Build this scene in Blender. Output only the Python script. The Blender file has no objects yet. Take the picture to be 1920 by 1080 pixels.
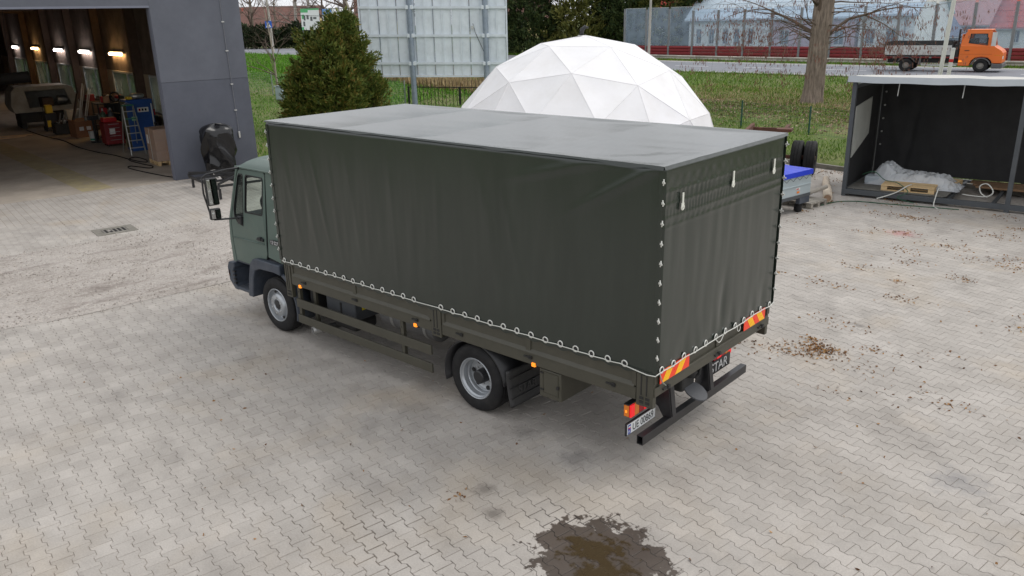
import bpy, bmesh, math, random
import numpy as np
from mathutils import Vector, Matrix, noise
from mathutils.geometry import tessellate_polygon

R = math.radians
random.seed(7)
scene = bpy.context.scene

# ------------------------------------------------------------------ camera
FPX = 1498.8
CAM = Vector((9.926, -6.071, 4.481))
_yaw, _pit, _rol = -0.73428, 0.32425, -0.02493
_f = Vector((math.sin(_yaw) * math.cos(_pit), math.cos(_yaw) * math.cos(_pit), -math.sin(_pit)))
_r = Vector((math.cos(_yaw), -math.sin(_yaw), 0))
_u = _r.cross(_f)
_rr = _r * math.cos(_rol) + _u * math.sin(_rol)
_uu = -_r * math.sin(_rol) + _u * math.cos(_rol)
cam_data = bpy.data.cameras.new('camera')
cam_data.sensor_width = 36.0
cam_data.lens = 36.0 * FPX / 1920.0
cam_data.clip_start = 0.1
cam_data.clip_end = 2000.0
cam = bpy.data.objects.new('camera', cam_data)
m = Matrix.Identity(4)
for i in range(3):
    m[i][0], m[i][1], m[i][2], m[i][3] = _rr[i], _uu[i], -_f[i], CAM[i]
cam.matrix_world = m
scene.collection.objects.link(cam)
scene.camera = cam

def project(x, y, z):
    """pixel (1920 x 1080) of a world point; only used to decide how far out paving is built piece by piece"""
    d = Vector((x, y, z)) - CAM
    w = d.dot(_f)
    if w < 0.2:
        return -1e5, -1e5, w
    return 960 + FPX * d.dot(_rr) / w, 540 - FPX * d.dot(_uu) / w, w

# ------------------------------------------------------------------ sky, sun, exposure
SUN_EL, SUN_AZ = R(52), R(38)          # azimuth counted from +Y towards +X
world = bpy.data.worlds.new('World')
scene.world = world
world.use_nodes = True
wn, wl = world.node_tree.nodes, world.node_tree.links
for n in list(wn):
    wn.remove(n)
sky = wn.new('ShaderNodeTexSky')
sky.sky_type = 'NISHITA'
sky.sun_disc = False
sky.sun_elevation = SUN_EL
sky.sun_rotation = SUN_AZ
sky.air_density = 1.0
sky.dust_density = 4.0
sky.ozone_density = 1.0
hsv = wn.new('ShaderNodeHueSaturation')
hsv.inputs['Saturation'].default_value = 0.16
mixw = wn.new('ShaderNodeMix')
mixw.data_type = 'RGBA'
mixw.inputs[0].default_value = 0.72
mixw.inputs[7].default_value = (8.6, 8.75, 9.1, 1)     # even cloud layer over the clear sky
bg = wn.new('ShaderNodeBackground')
bg.inputs['Strength'].default_value = 0.14
wo = wn.new('ShaderNodeOutputWorld')
wl.new(sky.outputs[0], hsv.inputs['Color'])
wl.new(hsv.outputs[0], mixw.inputs[6])
wl.new(mixw.outputs[2], bg.inputs['Color'])
wl.new(bg.outputs[0], wo.inputs['Surface'])

sd = bpy.data.lights.new('sun', 'SUN')
sd.energy = 1.0
sd.angle = R(32)
sd.color = (1.0, 0.96, 0.9)
sun = bpy.data.objects.new('sun', sd)
sv = Vector((math.sin(SUN_AZ) * math.cos(SUN_EL), math.cos(SUN_AZ) * math.cos(SUN_EL), math.sin(SUN_EL)))
sun.rotation_euler = sv.to_track_quat('Z', 'Y').to_euler()
sun.location = (0, 0, 30)
scene.collection.objects.link(sun)

scene.view_settings.view_transform = 'Standard'
scene.view_settings.look = 'None'
scene.view_settings.gamma = 1.0
scene.view_settings.exposure = 0.02
scene.view_settings.use_curve_mapping = False

# ------------------------------------------------------------------ helpers
COL = scene.collection

def sr(r, g, b):
    """sRGB 0-255 to linear"""
    def c(v):
        v /= 255.0
        return v / 12.92 if v <= 0.04045 else ((v + 0.055) / 1.055) ** 2.4
    return (c(r), c(g), c(b))

MATS = {}

def mat(name, col, rough=0.6, metal=0.0, var=0.12, scale=3.0, bump=0.0, bscale=30.0, island=0.0, spec=0.5,
        stretch=(1, 1, 1), dirt=None, dirt_amt=0.0, dirt_scale=2.0, coat=0.0):
    if name in MATS:
        return MATS[name]
    mt = bpy.data.materials.new(name)
    mt.use_nodes = True
    n, l = mt.node_tree.nodes, mt.node_tree.links
    b = n['Principled BSDF']
    tc = n.new('ShaderNodeTexCoord')
    mp = n.new('ShaderNodeMapping')
    mp.inputs['Scale'].default_value = stretch
    l.new(tc.outputs['Object'], mp.inputs[0])
    nz = n.new('ShaderNodeTexNoise')
    nz.inputs['Scale'].default_value = scale
    nz.inputs['Detail'].default_value = 6
    nz.inputs['Roughness'].default_value = 0.65
    l.new(mp.outputs[0], nz.inputs['Vector'])
    mr = n.new('ShaderNodeMapRange')
    mr.inputs[1].default_value = 0.3
    mr.inputs[2].default_value = 0.7
    mr.inputs[3].default_value = 1 - var
    mr.inputs[4].default_value = 1 + var
    l.new(nz.outputs['Fac'], mr.inputs[0])
    last = mr.outputs[0]
    if island:
        g = n.new('ShaderNodeNewGeometry')
        oi = n.new('ShaderNodeObjectInfo')
        ad = n.new('ShaderNodeMath'); ad.operation = 'ADD'
        l.new(g.outputs['Random Per Island'], ad.inputs[0])
        l.new(oi.outputs['Random'], ad.inputs[1])
        fr = n.new('ShaderNodeMath'); fr.operation = 'FRACT'
        l.new(ad.outputs[0], fr.inputs[0])
        m2 = n.new('ShaderNodeMapRange')
        m2.inputs[3].default_value = 1 - island
        m2.inputs[4].default_value = 1 + island
        l.new(fr.outputs[0], m2.inputs[0])
        mu = n.new('ShaderNodeMath'); mu.operation = 'MULTIPLY'
        l.new(last, mu.inputs[0]); l.new(m2.outputs[0], mu.inputs[1])
        last = mu.outputs[0]
    vm = n.new('ShaderNodeVectorMath'); vm.operation = 'SCALE'
    vm.inputs[0].default_value = col
    l.new(last, vm.inputs['Scale'])
    cout = vm.outputs[0]
    if dirt:
        dn = n.new('ShaderNodeTexNoise')
        dn.inputs['Scale'].default_value = dirt_scale
        dn.inputs['Detail'].default_value = 8
        dn.inputs['Roughness'].default_value = 0.7
        l.new(mp.outputs[0], dn.inputs['Vector'])
        dm = n.new('ShaderNodeMapRange')
        dm.inputs[1].default_value = 0.45
        dm.inputs[2].default_value = 0.75
        dm.inputs[3].default_value = 0
        dm.inputs[4].default_value = dirt_amt
        l.new(dn.outputs['Fac'], dm.inputs[0])
        mx = n.new('ShaderNodeMix'); mx.data_type = 'RGBA'
        l.new(dm.outputs[0], mx.inputs[0])
        l.new(cout, mx.inputs[6])
        mx.inputs[7].default_value = (*dirt, 1)
        cout = mx.outputs[2]
    l.new(cout, b.inputs['Base Color'])
    b.inputs['Roughness'].default_value = rough
    b.inputs['Metallic'].default_value = metal
    b.inputs['Specular IOR Level'].default_value = spec
    if coat:
        b.inputs['Coat Weight'].default_value = coat
        b.inputs['Coat Roughness'].default_value = max(.12, rough * 1.15)
    if bump:
        n3 = n.new('ShaderNodeTexNoise')
        n3.inputs['Scale'].default_value = bscale
        n3.inputs['Detail'].default_value = 4
        l.new(mp.outputs[0], n3.inputs['Vector'])
        bp = n.new('ShaderNodeBump')
        bp.inputs['Strength'].default_value = bump
        bp.inputs['Distance'].default_value = 0.02
        l.new(n3.outputs['Fac'], bp.inputs['Height'])
        l.new(bp.outputs[0], b.inputs['Normal'])
    MATS[name] = mt
    return mt

def emit(name, col, s):
    if name in MATS:
        return MATS[name]
    mt = bpy.data.materials.new(name)
    mt.use_nodes = True
    b = mt.node_tree.nodes['Principled BSDF']
    b.inputs['Base Color'].default_value = (*col, 1)
    b.inputs['Emission Color'].default_value = (*col, 1)
    b.inputs['Emission Strength'].default_value = s
    b.inputs['Roughness'].default_value = 0.3
    MATS[name] = mt
    return mt

def glass(name, tint, alpha, rough=0.05, veil=None):
    """thin pane: part clear, part glossy / dusty veil"""
    if name in MATS:
        return MATS[name]
    mt = bpy.data.materials.new(name)
    mt.use_nodes = True
    n, l = mt.node_tree.nodes, mt.node_tree.links
    b = n['Principled BSDF']
    b.inputs['Base Color'].default_value = (*(veil or tint), 1)
    b.inputs['Roughness'].default_value = rough
    tr = n.new('ShaderNodeBsdfTransparent')
    tr.inputs[0].default_value = (*tint, 1)
    mx = n.new('ShaderNodeMixShader')
    tc = n.new('ShaderNodeTexCoord')
    nz = n.new('ShaderNodeTexNoise')
    nz.inputs['Scale'].default_value = 1.2
    nz.inputs['Detail'].default_value = 7
    l.new(tc.outputs['Object'], nz.inputs['Vector'])
    mr = n.new('ShaderNodeMapRange')
    mr.inputs[1].default_value = 0.3
    mr.inputs[2].default_value = 0.7
    mr.inputs[3].default_value = max(0, alpha * 0.75)
    mr.inputs[4].default_value = min(1, alpha * 1.25)
    l.new(nz.outputs['Fac'], mr.inputs[0])
    l.new(mr.outputs[0], mx.inputs[0])
    l.new(tr.outputs[0], mx.inputs[1])
    l.new(b.outputs[0], mx.inputs[2])
    l.new(mx.outputs[0], n['Material Output'].inputs['Surface'])
    MATS[name] = mt
    return mt

class MB:
    def __init__(s):
        s.v, s.f = [], []
    def add(s, vs, fs):
        o = len(s.v)
        s.v += [tuple(p) for p in vs]
        s.f += [tuple(i + o for i in f) for f in fs]
        return s
    def box(s, x0, x1, y0, y1, z0, z1):
        return s.add([(x0, y0, z0), (x1, y0, z0), (x1, y1, z0), (x0, y1, z0), (x0, y0, z1), (x1, y0, z1), (x1, y1, z1), (x0, y1, z1)],
                     [(3, 2, 1, 0), (4, 5, 6, 7), (0, 1, 5, 4), (1, 2, 6, 5), (2, 3, 7, 6), (3, 0, 4, 7)])
    def obox(s, mtx, sx, sy, sz):
        vs = [mtx @ Vector((x * sx / 2, y * sy / 2, z * sz / 2)) for z in (-1, 1) for x, y in ((-1, -1), (1, -1), (1, 1), (-1, 1))]
        return s.add(vs, [(3, 2, 1, 0), (4, 5, 6, 7), (0, 1, 5, 4), (1, 2, 6, 5), (2, 3, 7, 6), (3, 0, 4, 7)])
    def beam(s, a, b, w, h, up=(0, 0, 1)):
        a, b = Vector(a), Vector(b)
        d = (b - a)
        L = d.length
        d.normalize()
        up = Vector(up)
        if abs(d.dot(up)) > 0.98:
            up = Vector((1, 0, 0))
        sx = d.cross(up).normalized()
        uz = sx.cross(d)
        vs = []
        for q in (a, b):
            for i, j in ((-1, -1), (1, -1), (1, 1), (-1, 1)):
                vs.append(q + sx * (i * w / 2) + uz * (j * h / 2))
        return s.add(vs, [(0, 1, 2, 3), (7, 6, 5, 4), (1, 0, 4, 5), (2, 1, 5, 6), (3, 2, 6, 7), (0, 3, 7, 4)])
    def tube(s, pts, r, n=8, caps=True):
        pts = [Vector(p) for p in pts]
        k = len(pts)
        rs = r if isinstance(r, (list, tuple)) else [r] * k
        prev = None
        vs, fs = [], []
        for i, p in enumerate(pts):
            d = (pts[min(i + 1, k - 1)] - pts[max(i - 1, 0)])
            if d.length < 1e-9:
                d = Vector((0, 0, 1))
            d.normalize()
            if prev is None:
                a = Vector((0, 0, 1)) if abs(d.z) < 0.9 else Vector((1, 0, 0))
                x = d.cross(a).normalized()
            else:
                x = (prev - d * prev.dot(d))
                if x.length < 1e-6:
                    x = d.orthogonal()
                x.normalize()
            prev = x
            y = d.cross(x)
            for j in range(n):
                t = 2 * math.pi * j / n
                vs.append(p + (x * math.cos(t) + y * math.sin(t)) * rs[i])
        for i in range(k - 1):
            for j in range(n):
                a, b = i * n + j, i * n + (j + 1) % n
                fs.append((a, b, b + n, a + n))
        if caps:
            fs.append(tuple(reversed(range(n))))
            fs.append(tuple(range((k - 1) * n, k * n)))
        return s.add(vs, fs)
    def lathe(s, prof, o, ax, n=32, close=False):
        """prof: list of (radius, height along axis)"""
        o, ax = Vector(o), Vector(ax).normalized()
        x = ax.orthogonal().normalized()
        y = ax.cross(x)
        vs, fs = [], []
        for r, h in prof:
            for j in range(n):
                t = 2 * math.pi * j / n
                vs.append(o + ax * h + (x * math.cos(t) + y * math.sin(t)) * r)
        k = len(prof)
        for i in range(k - 1 + (1 if close else 0)):
            i2 = (i + 1) % k
            for j in range(n):
                j2 = (j + 1) % n
                fs.append((i * n + j, i * n + j2, i2 * n + j2, i2 * n + j))
        return s.add(vs, fs)
    def disc(s, o, ax, r, n=24):
        o, ax = Vector(o), Vector(ax).normalized()
        x = ax.orthogonal().normalized()
        y = ax.cross(x)
        vs = [o + (x * math.cos(2 * math.pi * j / n) + y * math.sin(2 * math.pi * j / n)) * r for j in range(n)]
        return s.add(vs, [tuple(range(n))])
    def plate(s, outer, holes, fm, t):
        """2D outline with holes; fm(a, b, d) maps to 3D where d is the depth 0..t"""
        loops = [outer] + list(holes)
        flat = [q for lp in loops for q in lp]
        tri = tessellate_polygon([[Vector((a, b, 0)) for a, b in lp] for lp in loops])
        N = len(flat)
        vs = [fm(a, b, 0) for a, b in flat] + [fm(a, b, t) for a, b in flat]
        fs = [tuple(q) for q in tri] + [tuple(i + N for i in reversed(q)) for q in tri]
        o = 0
        for lp in loops:
            k = len(lp)
            for i in range(k):
                j = (i + 1) % k
                fs.append((o + i, o + j, o + j + N, o + i + N))
            o += k
        return s.add(vs, fs)
    def grid(s, fn, nu, nv):
        vs = [fn(i / nu, j / nv) for j in range(nv + 1) for i in range(nu + 1)]
        fs = [(j * (nu + 1) + i, j * (nu + 1) + i + 1, (j + 1) * (nu + 1) + i + 1, (j + 1) * (nu + 1) + i) for j in range(nv) for i in range(nu)]
        return s.add(vs, fs)
    def torus(s, o, ax, R1, r, n=16, k=6):
        prof = [(R1 + r * math.cos(2 * math.pi * i / k), r * math.sin(2 * math.pi * i / k)) for i in range(k)]
        return s.lathe(prof, o, ax, n, close=True)
    def mesh(s, name, mt, smooth=None, fixn=True):
        me = bpy.data.meshes.new(name)
        me.from_pydata(s.v, [], s.f)
        if fixn and len(s.f) < 60000:
            bm = bmesh.new(); bm.from_mesh(me)
            bmesh.ops.recalc_face_normals(bm, faces=bm.faces)
            bm.to_mesh(me); bm.free()
        if mt:
            me.materials.append(mt)
        if smooth is not None:
            me.polygons.foreach_set('use_smooth', [True] * len(me.polygons))
            if smooth < 180:
                me.set_sharp_from_angle(angle=R(smooth))
        me.update()
        return me
    def build(s, name, mt, parent=None, smooth=None, bevel=0, loc=None, rot=None, fixn=True, seg=2):
        o = bpy.data.objects.new(name, s.mesh(name, mt, smooth, fixn))
        COL.objects.link(o)
        if parent:
            o.parent = parent
        if loc:
            o.location = loc
        if rot:
            o.rotation_euler = rot
        if bevel:
            b = o.modifiers.new('bevel', 'BEVEL')
            b.width = bevel
            b.segments = seg
            b.limit_method = 'ANGLE'
            b.angle_limit = R(40)
        return o

def inst(name, me, parent=None, loc=(0, 0, 0), rot=(0, 0, 0), sc=None):
    o = bpy.data.objects.new(name, me)
    COL.objects.link(o)
    if parent:
        o.parent = parent
    o.location = loc
    o.rotation_euler = rot
    if sc:
        o.scale = sc
    return o

def empty(name, loc=(0, 0, 0), rz=0.0, parent=None):
    o = bpy.data.objects.new(name, None)
    o.empty_display_size = 0.2
    COL.objects.link(o)
    o.location = loc
    o.rotation_euler = (0, 0, rz)
    if parent:
        o.parent = parent
    return o

def tag(o, label, cat, group=None):
    o['label'] = label
    o['category'] = cat
    if group:
        o['group'] = group
    return o

def structure(o):
    o['kind'] = 'structure'
    return o

def stuff(o, label=None, cat=None):
    o['kind'] = 'stuff'
    if label:
        tag(o, label, cat)
    return o

def thing(name, label, cat, loc=(0, 0, 0), rz=0.0, group=None):
    return tag(empty(name, loc, rz), label, cat, group)

def copy_tree(o, parent=None):
    c = o.copy()
    COL.objects.link(c)
    c.parent = parent
    for ch in list(o.children):
        copy_tree(ch, c)
    return c

def text_mesh(body, size, mt, depth=0.002, sx=1.0):
    cu = bpy.data.curves.new('lettering', 'FONT')
    cu.body = body
    cu.size = size
    cu.extrude = depth
    cu.align_x = 'CENTER'
    cu.align_y = 'CENTER'
    o = bpy.data.objects.new('lettering', cu)
    COL.objects.link(o)
    dg = bpy.context.evaluated_depsgraph_get()
    me = bpy.data.meshes.new_from_object(o.evaluated_get(dg))
    bpy.data.objects.remove(o)
    bpy.data.curves.remove(cu)
    for v in me.vertices:
        v.co.x *= sx
    me.materials.clear()
    me.materials.append(mt)
    return me

def sstep(a, b, x):
    t = min(1, max(0, (x - a) / (b - a)))
    return t * t * (3 - 2 * t)

def nz3(x, y, z=0.0):
    return noise.noise(Vector((x, y, z)))

def rnd(a, b):
    return random.uniform(a, b)

# yard grid: the paving, the hall and the kerbs run 10 degrees off the truck
P0 = Vector((-14.13, 5.25, 0))
EU = Vector((math.cos(R(-10)), math.sin(R(-10)), 0))
EV = Vector((math.sin(R(10)), math.cos(R(10)), 0))
GROT = R(-10)
def G(u, v, z=0.0):
    p = P0 + EU * u + EV * v
    return Vector((p.x, p.y, z))
def toUV(x, y):
    d = Vector((x, y, 0)) - P0
    return d.dot(EU), d.dot(EV)

KERB_V = 15.2         # far edge of the yard
WEST_U = 2.4          # edge of the yard beside the hall
def road_z(x):
    return 0.7 + 0.55 * sstep(-20, -85, x)
def road_near(x):
    return 46.0 - 0.05 * (x + 15)
def road_far(x):
    return 55.6 - 0.075 * (x + 13)
def ground_z(x, y):
    u, v = toUV(x, y)
    s = 0.10 + 0.36 * sstep(KERB_V, 32, v)
    w = 0.05 + 0.32 * sstep(WEST_U, -12, u) + 0.8 * sstep(-10, -38, u)
    z = s if v > KERB_V else w
    if v > KERB_V and u < WEST_U + 6:
        z = max(z, w)
    z += 0.05 * nz3(x * 0.35, y * 0.35, 2) * sstep(KERB_V, KERB_V + 3, v)
    rn = road_near(x)
    t = sstep(rn - 9, rn - 0.5, y)
    return z * (1 - t) + (road_z(x) - 0.03) * t

# ------------------------------------------------------------------ ground materials
def node_mat(name):
    mt = bpy.data.materials.new(name)
    mt.use_nodes = True
    MATS[name] = mt
    return mt, mt.node_tree.nodes, mt.node_tree.links, mt.node_tree.nodes['Principled BSDF']

def nd(n, typ, **kw):
    x = n.new(typ)
    for k, v in kw.items():
        setattr(x, k, v)
    return x

def noise_node(n, l, vec, scale, detail=5, rough=0.6, dist=0.0):
    x = n.new('ShaderNodeTexNoise')
    x.inputs['Scale'].default_value = scale
    x.inputs['Detail'].default_value = detail
    x.inputs['Roughness'].default_value = rough
    x.inputs['Distortion'].default_value = dist
    l.new(vec, x.inputs['Vector'])
    return x.outputs['Fac']

def rng(n, l, v, a, b, c=0.0, d=1.0):
    x = n.new('ShaderNodeMapRange')
    for i, q in ((1, a), (2, b), (3, c), (4, d)):
        x.inputs[i].default_value = q
    l.new(v, x.inputs[0])
    return x.outputs[0]

def mixc(n, l, fac, a, b, blend='MIX'):
    x = n.new('ShaderNodeMix'); x.data_type = 'RGBA'; x.blend_type = blend
    if isinstance(fac, float):
        x.inputs[0].default_value = fac
    else:
        l.new(fac, x.inputs[0])
    for i, q in ((6, a), (7, b)):
        if isinstance(q, tuple):
            x.inputs[i].default_value = (*q, 1)
        else:
            l.new(q, x.inputs[i])
    return x.outputs[2]

def math_(n, l, op, a, b):
    x = n.new('ShaderNodeMath'); x.operation = op
    for i, q in ((0, a), (1, b)):
        if isinstance(q, (int, float)):
            x.inputs[i].default_value = q
        else:
            l.new(q, x.inputs[i])
    return x.outputs[0]

PUD = (6.52, -1.26)
def wet_field(n, l, pos):
    """distance-like field round the puddle, ragged edge"""
    sub = n.new('ShaderNodeVectorMath'); sub.operation = 'SUBTRACT'
    l.new(pos, sub.inputs[0]); sub.inputs[1].default_value = (PUD[0], PUD[1], 0)
    mp = n.new('ShaderNodeMapping')
    mp.inputs['Rotation'].default_value = (0, 0, R(-20))
    mp.inputs['Scale'].default_value = (1.75, 2.0, 0)
    l.new(sub.outputs[0], mp.inputs[0])
    ln = n.new('ShaderNodeVectorMath'); ln.operation = 'LENGTH'
    l.new(mp.outputs[0], ln.inputs[0])
    nz = noise_node(n, l, pos, 3.9, 5, 0.65)
    nz2 = noise_node(n, l, pos, 14.0, 3, 0.6)
    a = math_(n, l, 'ADD', ln.outputs['Value'], math_(n, l, 'MULTIPLY', math_(n, l, 'SUBTRACT', nz, 0.5), 2.6))
    return math_(n, l, 'ADD', a, math_(n, l, 'MULTIPLY', math_(n, l, 'SUBTRACT', nz2, 0.5), 0.7))

def paver_colour(n, l, pos, rand):
    mott = noise_node(n, l, pos, 1.3, 4, 0.65)
    c = mixc(n, l, rng(n, l, mott, 0.35, 0.7), sr(175, 169, 162), sr(157, 151, 144))
    sand = noise_node(n, l, pos, 0.55, 3, 0.6, 0.4)
    c = mixc(n, l, rng(n, l, sand, 0.52, 0.76, 0, 0.5), c, sr(170, 155, 134))
    grey = noise_node(n, l, pos, 0.9, 4, 0.7, 0.6)
    c = mixc(n, l, rng(n, l, grey, 0.55, 0.78, 0, 0.5), c, sr(124, 119, 114))
    spots = noise_node(n, l, pos, 5.5, 4, 0.75)
    c = mixc(n, l, rng(n, l, spots, 0.68, 0.78, 0, 0.45), c, sr(84, 74, 62))
    # faint turning tyre tracks
    for cx, cy, rad in ((2.5, -13.0, 9.6), (2.5, -13.0, 11.4), (-6.0, -9.0, 8.2), (14.0, 9.0, 7.0), (14.0, 9.0, 8.8)):
        ds = n.new('ShaderNodeVectorMath'); ds.operation = 'DISTANCE'
        l.new(pos, ds.inputs[0]); ds.inputs[1].default_value = (cx, cy, 0)
        band = math_(n, l, 'ABSOLUTE', math_(n, l, 'SUBTRACT', ds.outputs['Value'], rad), 0)
        fac = math_(n, l, 'MULTIPLY', rng(n, l, band, 0.19, 0.05, 0, 0.13), rng(n, l, grey, 0.35, 0.6))
        c = mixc(n, l, fac, c, sr(104, 98, 93))
    # oil drips and the old red paint mark
    for cx, cy, rad, colr, amt in ((5.15, 11.55, .30, sr(186, 104, 106), .75), (6.3, 5.68, .13, sr(70, 66, 64), .8), (8.55, 2.0, .28, sr(112, 112, 116), .7), (5.35, -.05, .20, sr(96, 94, 94), .7), (4.55, .05, .16, sr(92, 88, 84), .7), (5.0, -1.1, .13, sr(66, 58, 50), .8), (5.35, -1.35, .10, sr(62, 54, 46), .8), (-.2, -2.6, .2, sr(110, 106, 102), .5)):
        ds = n.new('ShaderNodeVectorMath'); ds.operation = 'DISTANCE'
        l.new(pos, ds.inputs[0]); ds.inputs[1].default_value = (cx, cy, 0)
        q = math_(n, l, 'ADD', math_(n, l, 'DIVIDE', ds.outputs['Value'], rad), math_(n, l, 'MULTIPLY', math_(n, l, 'SUBTRACT', spots, .5), 3.0))
        c = mixc(n, l, rng(n, l, q, 1.2, .2, 0, amt * .62), c, colr)
    fine = noise_node(n, l, pos, 60, 2, 0.7)
    c = mixc(n, l, 1.0, c, rng3(n, l, rng(n, l, fine, 0.2, 0.8, 0.86, 1.14)), 'MULTIPLY')
    if rand is not None:
        c = mixc(n, l, 1.0, c, rng3(n, l, rng(n, l, rand, 0, 1, 0.93, 1.06)), 'MULTIPLY')
    return c

def rng3(n, l, v):
    x = n.new('ShaderNodeCombineXYZ')
    for i in range(3):
        l.new(v, x.inputs[i])
    return x.outputs[0]

def make_paver_mat():
    mt, n, l, b = node_mat('paver_concrete')
    g = n.new('ShaderNodeNewGeometry')
    pos = g.outputs['Position']
    oi = n.new('ShaderNodeObjectInfo')
    rand = math_(n, l, 'FRACT', math_(n, l, 'ADD', g.outputs['Random Per Island'], oi.outputs['Random']), 0)
    c = paver_colour(n, l, pos, rand)
    w = wet_field(n, l, pos)
    wet = rng(n, l, w, 1.10, 1.0)
    c = mixc(n, l, wet, c, mixc(n, l, 1.0, c, sr(132, 124, 119), 'MULTIPLY'))
    l.new(c, b.inputs['Base Color'])
    l.new(rng(n, l, wet, 0, 1, 0.85, 0.38), b.inputs['Roughness'])
    bp = n.new('ShaderNodeBump'); bp.inputs['Strength'].default_value = 0.25; bp.inputs['Distance'].default_value = 0.004
    l.new(noise_node(n, l, pos, 90, 2, 0.7), bp.inputs['Height'])
    l.new(bp.outputs[0], b.inputs['Normal'])
    return mt

def make_joint_mat():
    mt, n, l, b = node_mat('joint_sand')
    g = n.new('ShaderNodeNewGeometry')
    pos = g.outputs['Position']
    nz = noise_node(n, l, pos, 0.8, 6, 0.65)
    c = mixc(n, l, rng(n, l, nz, 0.44, 0.66), sr(146, 137, 126), sr(90, 80, 70))
    w = wet_field(n, l, pos)
    c = mixc(n, l, rng(n, l, w, 4.6, 1.6), c, sr(46, 40, 36))
    l.new(c, b.inputs['Base Color'])
    b.inputs['Roughness'].default_value = 0.9
    return mt

def make_far_paver_mat():
    mt, n, l, b = node_mat('paver_concrete_distant')
    g = n.new('ShaderNodeNewGeometry')
    pos = g.outputs['Position']
    mp = n.new('ShaderNodeMapping')
    mp.inputs['Rotation'].default_value = (0, 0, R(10))
    l.new(pos, mp.inputs[0])
    br = n.new('ShaderNodeTexBrick')
    br.offset = 0.5
    br.inputs['Scale'].default_value = 1.0
    br.inputs['Brick Width'].default_value = 0.21
    br.inputs['Row Height'].default_value = 0.16
    br.inputs['Mortar Size'].default_value = 0.006
    br.inputs['Mortar Smooth'].default_value = 0.3
    br.inputs['Color1'].default_value = (0.94, 0.94, 0.94, 1)
    br.inputs['Color2'].default_value = (1.05, 1.05, 1.05, 1)
    br.inputs['Mortar'].default_value = (0.62, 0.58, 0.54, 1)
    l.new(mp.outputs[0], br.inputs['Vector'])
    c = paver_colour(n, l, pos, None)
    c = mixc(n, l, 1.0, c, br.outputs['Color'], 'MULTIPLY')
    l.new(c, b.inputs['Base Color'])
    b.inputs['Roughness'].default_value = 0.85
    return mt

M_PAV, M_JOINT, M_FARPAV = make_paver_mat(), make_joint_mat(), make_far_paver_mat()

# ------------------------------------------------------------------ yard paving
PU, PV = 0.21, 0.16
NU, NV = 4, 4
GRV = (6.3, 11.4, 3.6)       # gravel strip u range, v end

def bone(pu, pv, a, g):
    hu, hi, lo = pu / 2 - g, pv / 2 + a - g, pv / 2 - a - g
    q, t = pu / 4, a * 0.9
    top = [(-hu, hi), (-q - t + 0, hi), (-q + t, lo), (q - t, lo), (q + t, hi), (hu, hi)]
    return top + [(-x, -y) for x, y in top]

BONE_O = bone(PU, PV, 0.016, 0.0016)
BONE_I = bone(PU, PV, 0.016, 0.0046)
def paver_template(near=True):
    k = 12
    vs = [(x, y, 0.0) for x, y in BONE_I] + [(x, y, -0.0045) for x, y in BONE_O] + [(x, y, -0.022) for x, y in BONE_O]
    fs = [tuple(reversed(range(k)))]
    for r_ in (0, 1):
        for i in range(k):
            j = (i + 1) % k
            fs.append((r_ * k + i, r_ * k + j, (r_ + 1) * k + j, (r_ + 1) * k + i))
    return np.array(vs), fs

PT_V, PT_F = paver_template()
yard_q, far_q, pav, geo = [], [], [], set()
cu0, cv0 = 0.0, -15.36
nCU, nCV = 42, 48
for i in range(nCU):
    for j in range(nCV):
        u0, v0 = cu0 + i * PU * NU, cv0 + j * PV * NV
        u1, v1 = u0 + PU * NU, v0 + PV * NV
        if v0 > KERB_V - 0.1:
            continue
        if v0 > 2.5 and u1 < WEST_U + 0.3:
            continue
        if u0 > GRV[0] + .3 and u1 < GRV[1] - .3 and v1 < GRV[2] - .3:
            continue
        c = G((u0 + u1) / 2, (v0 + v1) / 2)
        px, py, w = project(*c)
        if -90 < px < 2010 and -50 < py < 1190 and 0 < w < 19.5:
            yard_q.append((u0, u1, v0, v1))
            geo.add((i, j))
            for a in range(NU):
                for b in range(NV):
                    row = j * NV + b
                    pav.append((u0 + (a + 0.5 + (0.5 if row % 2 else 0.0)) * PU, v0 + (b + 0.5) * PV, w))
        else:
            far_q.append((u0, u1, v0, v1))

for (i, j) in sorted(geo):
    if (i - 1, j) not in geo:
        for b in range(NV):
            if (j * NV + b) % 2:
                pav.append((cu0 + i * PU * NU, cv0 + j * PV * NV + (b + .5) * PV, 15.0))
yb = MB()
for u0, u1, v0, v1 in yard_q:
    yb.add([G(u0, v0, -0.007), G(u1, v0, -0.007), G(u1, v1, -0.007), G(u0, v1, -0.007)], [(0, 1, 2, 3)])
yard = structure(yb.build('yard_pavement', M_JOINT, fixn=False))
fb = MB()
for u0, u1, v0, v1 in far_q:
    fb.add([G(u0, v0, -0.001), G(u1, v0, -0.001), G(u1, v1, -0.001), G(u0, v1, -0.001)], [(0, 1, 2, 3)])
far = fb.build('distant_paving', M_FARPAV, yard, fixn=False)

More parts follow.
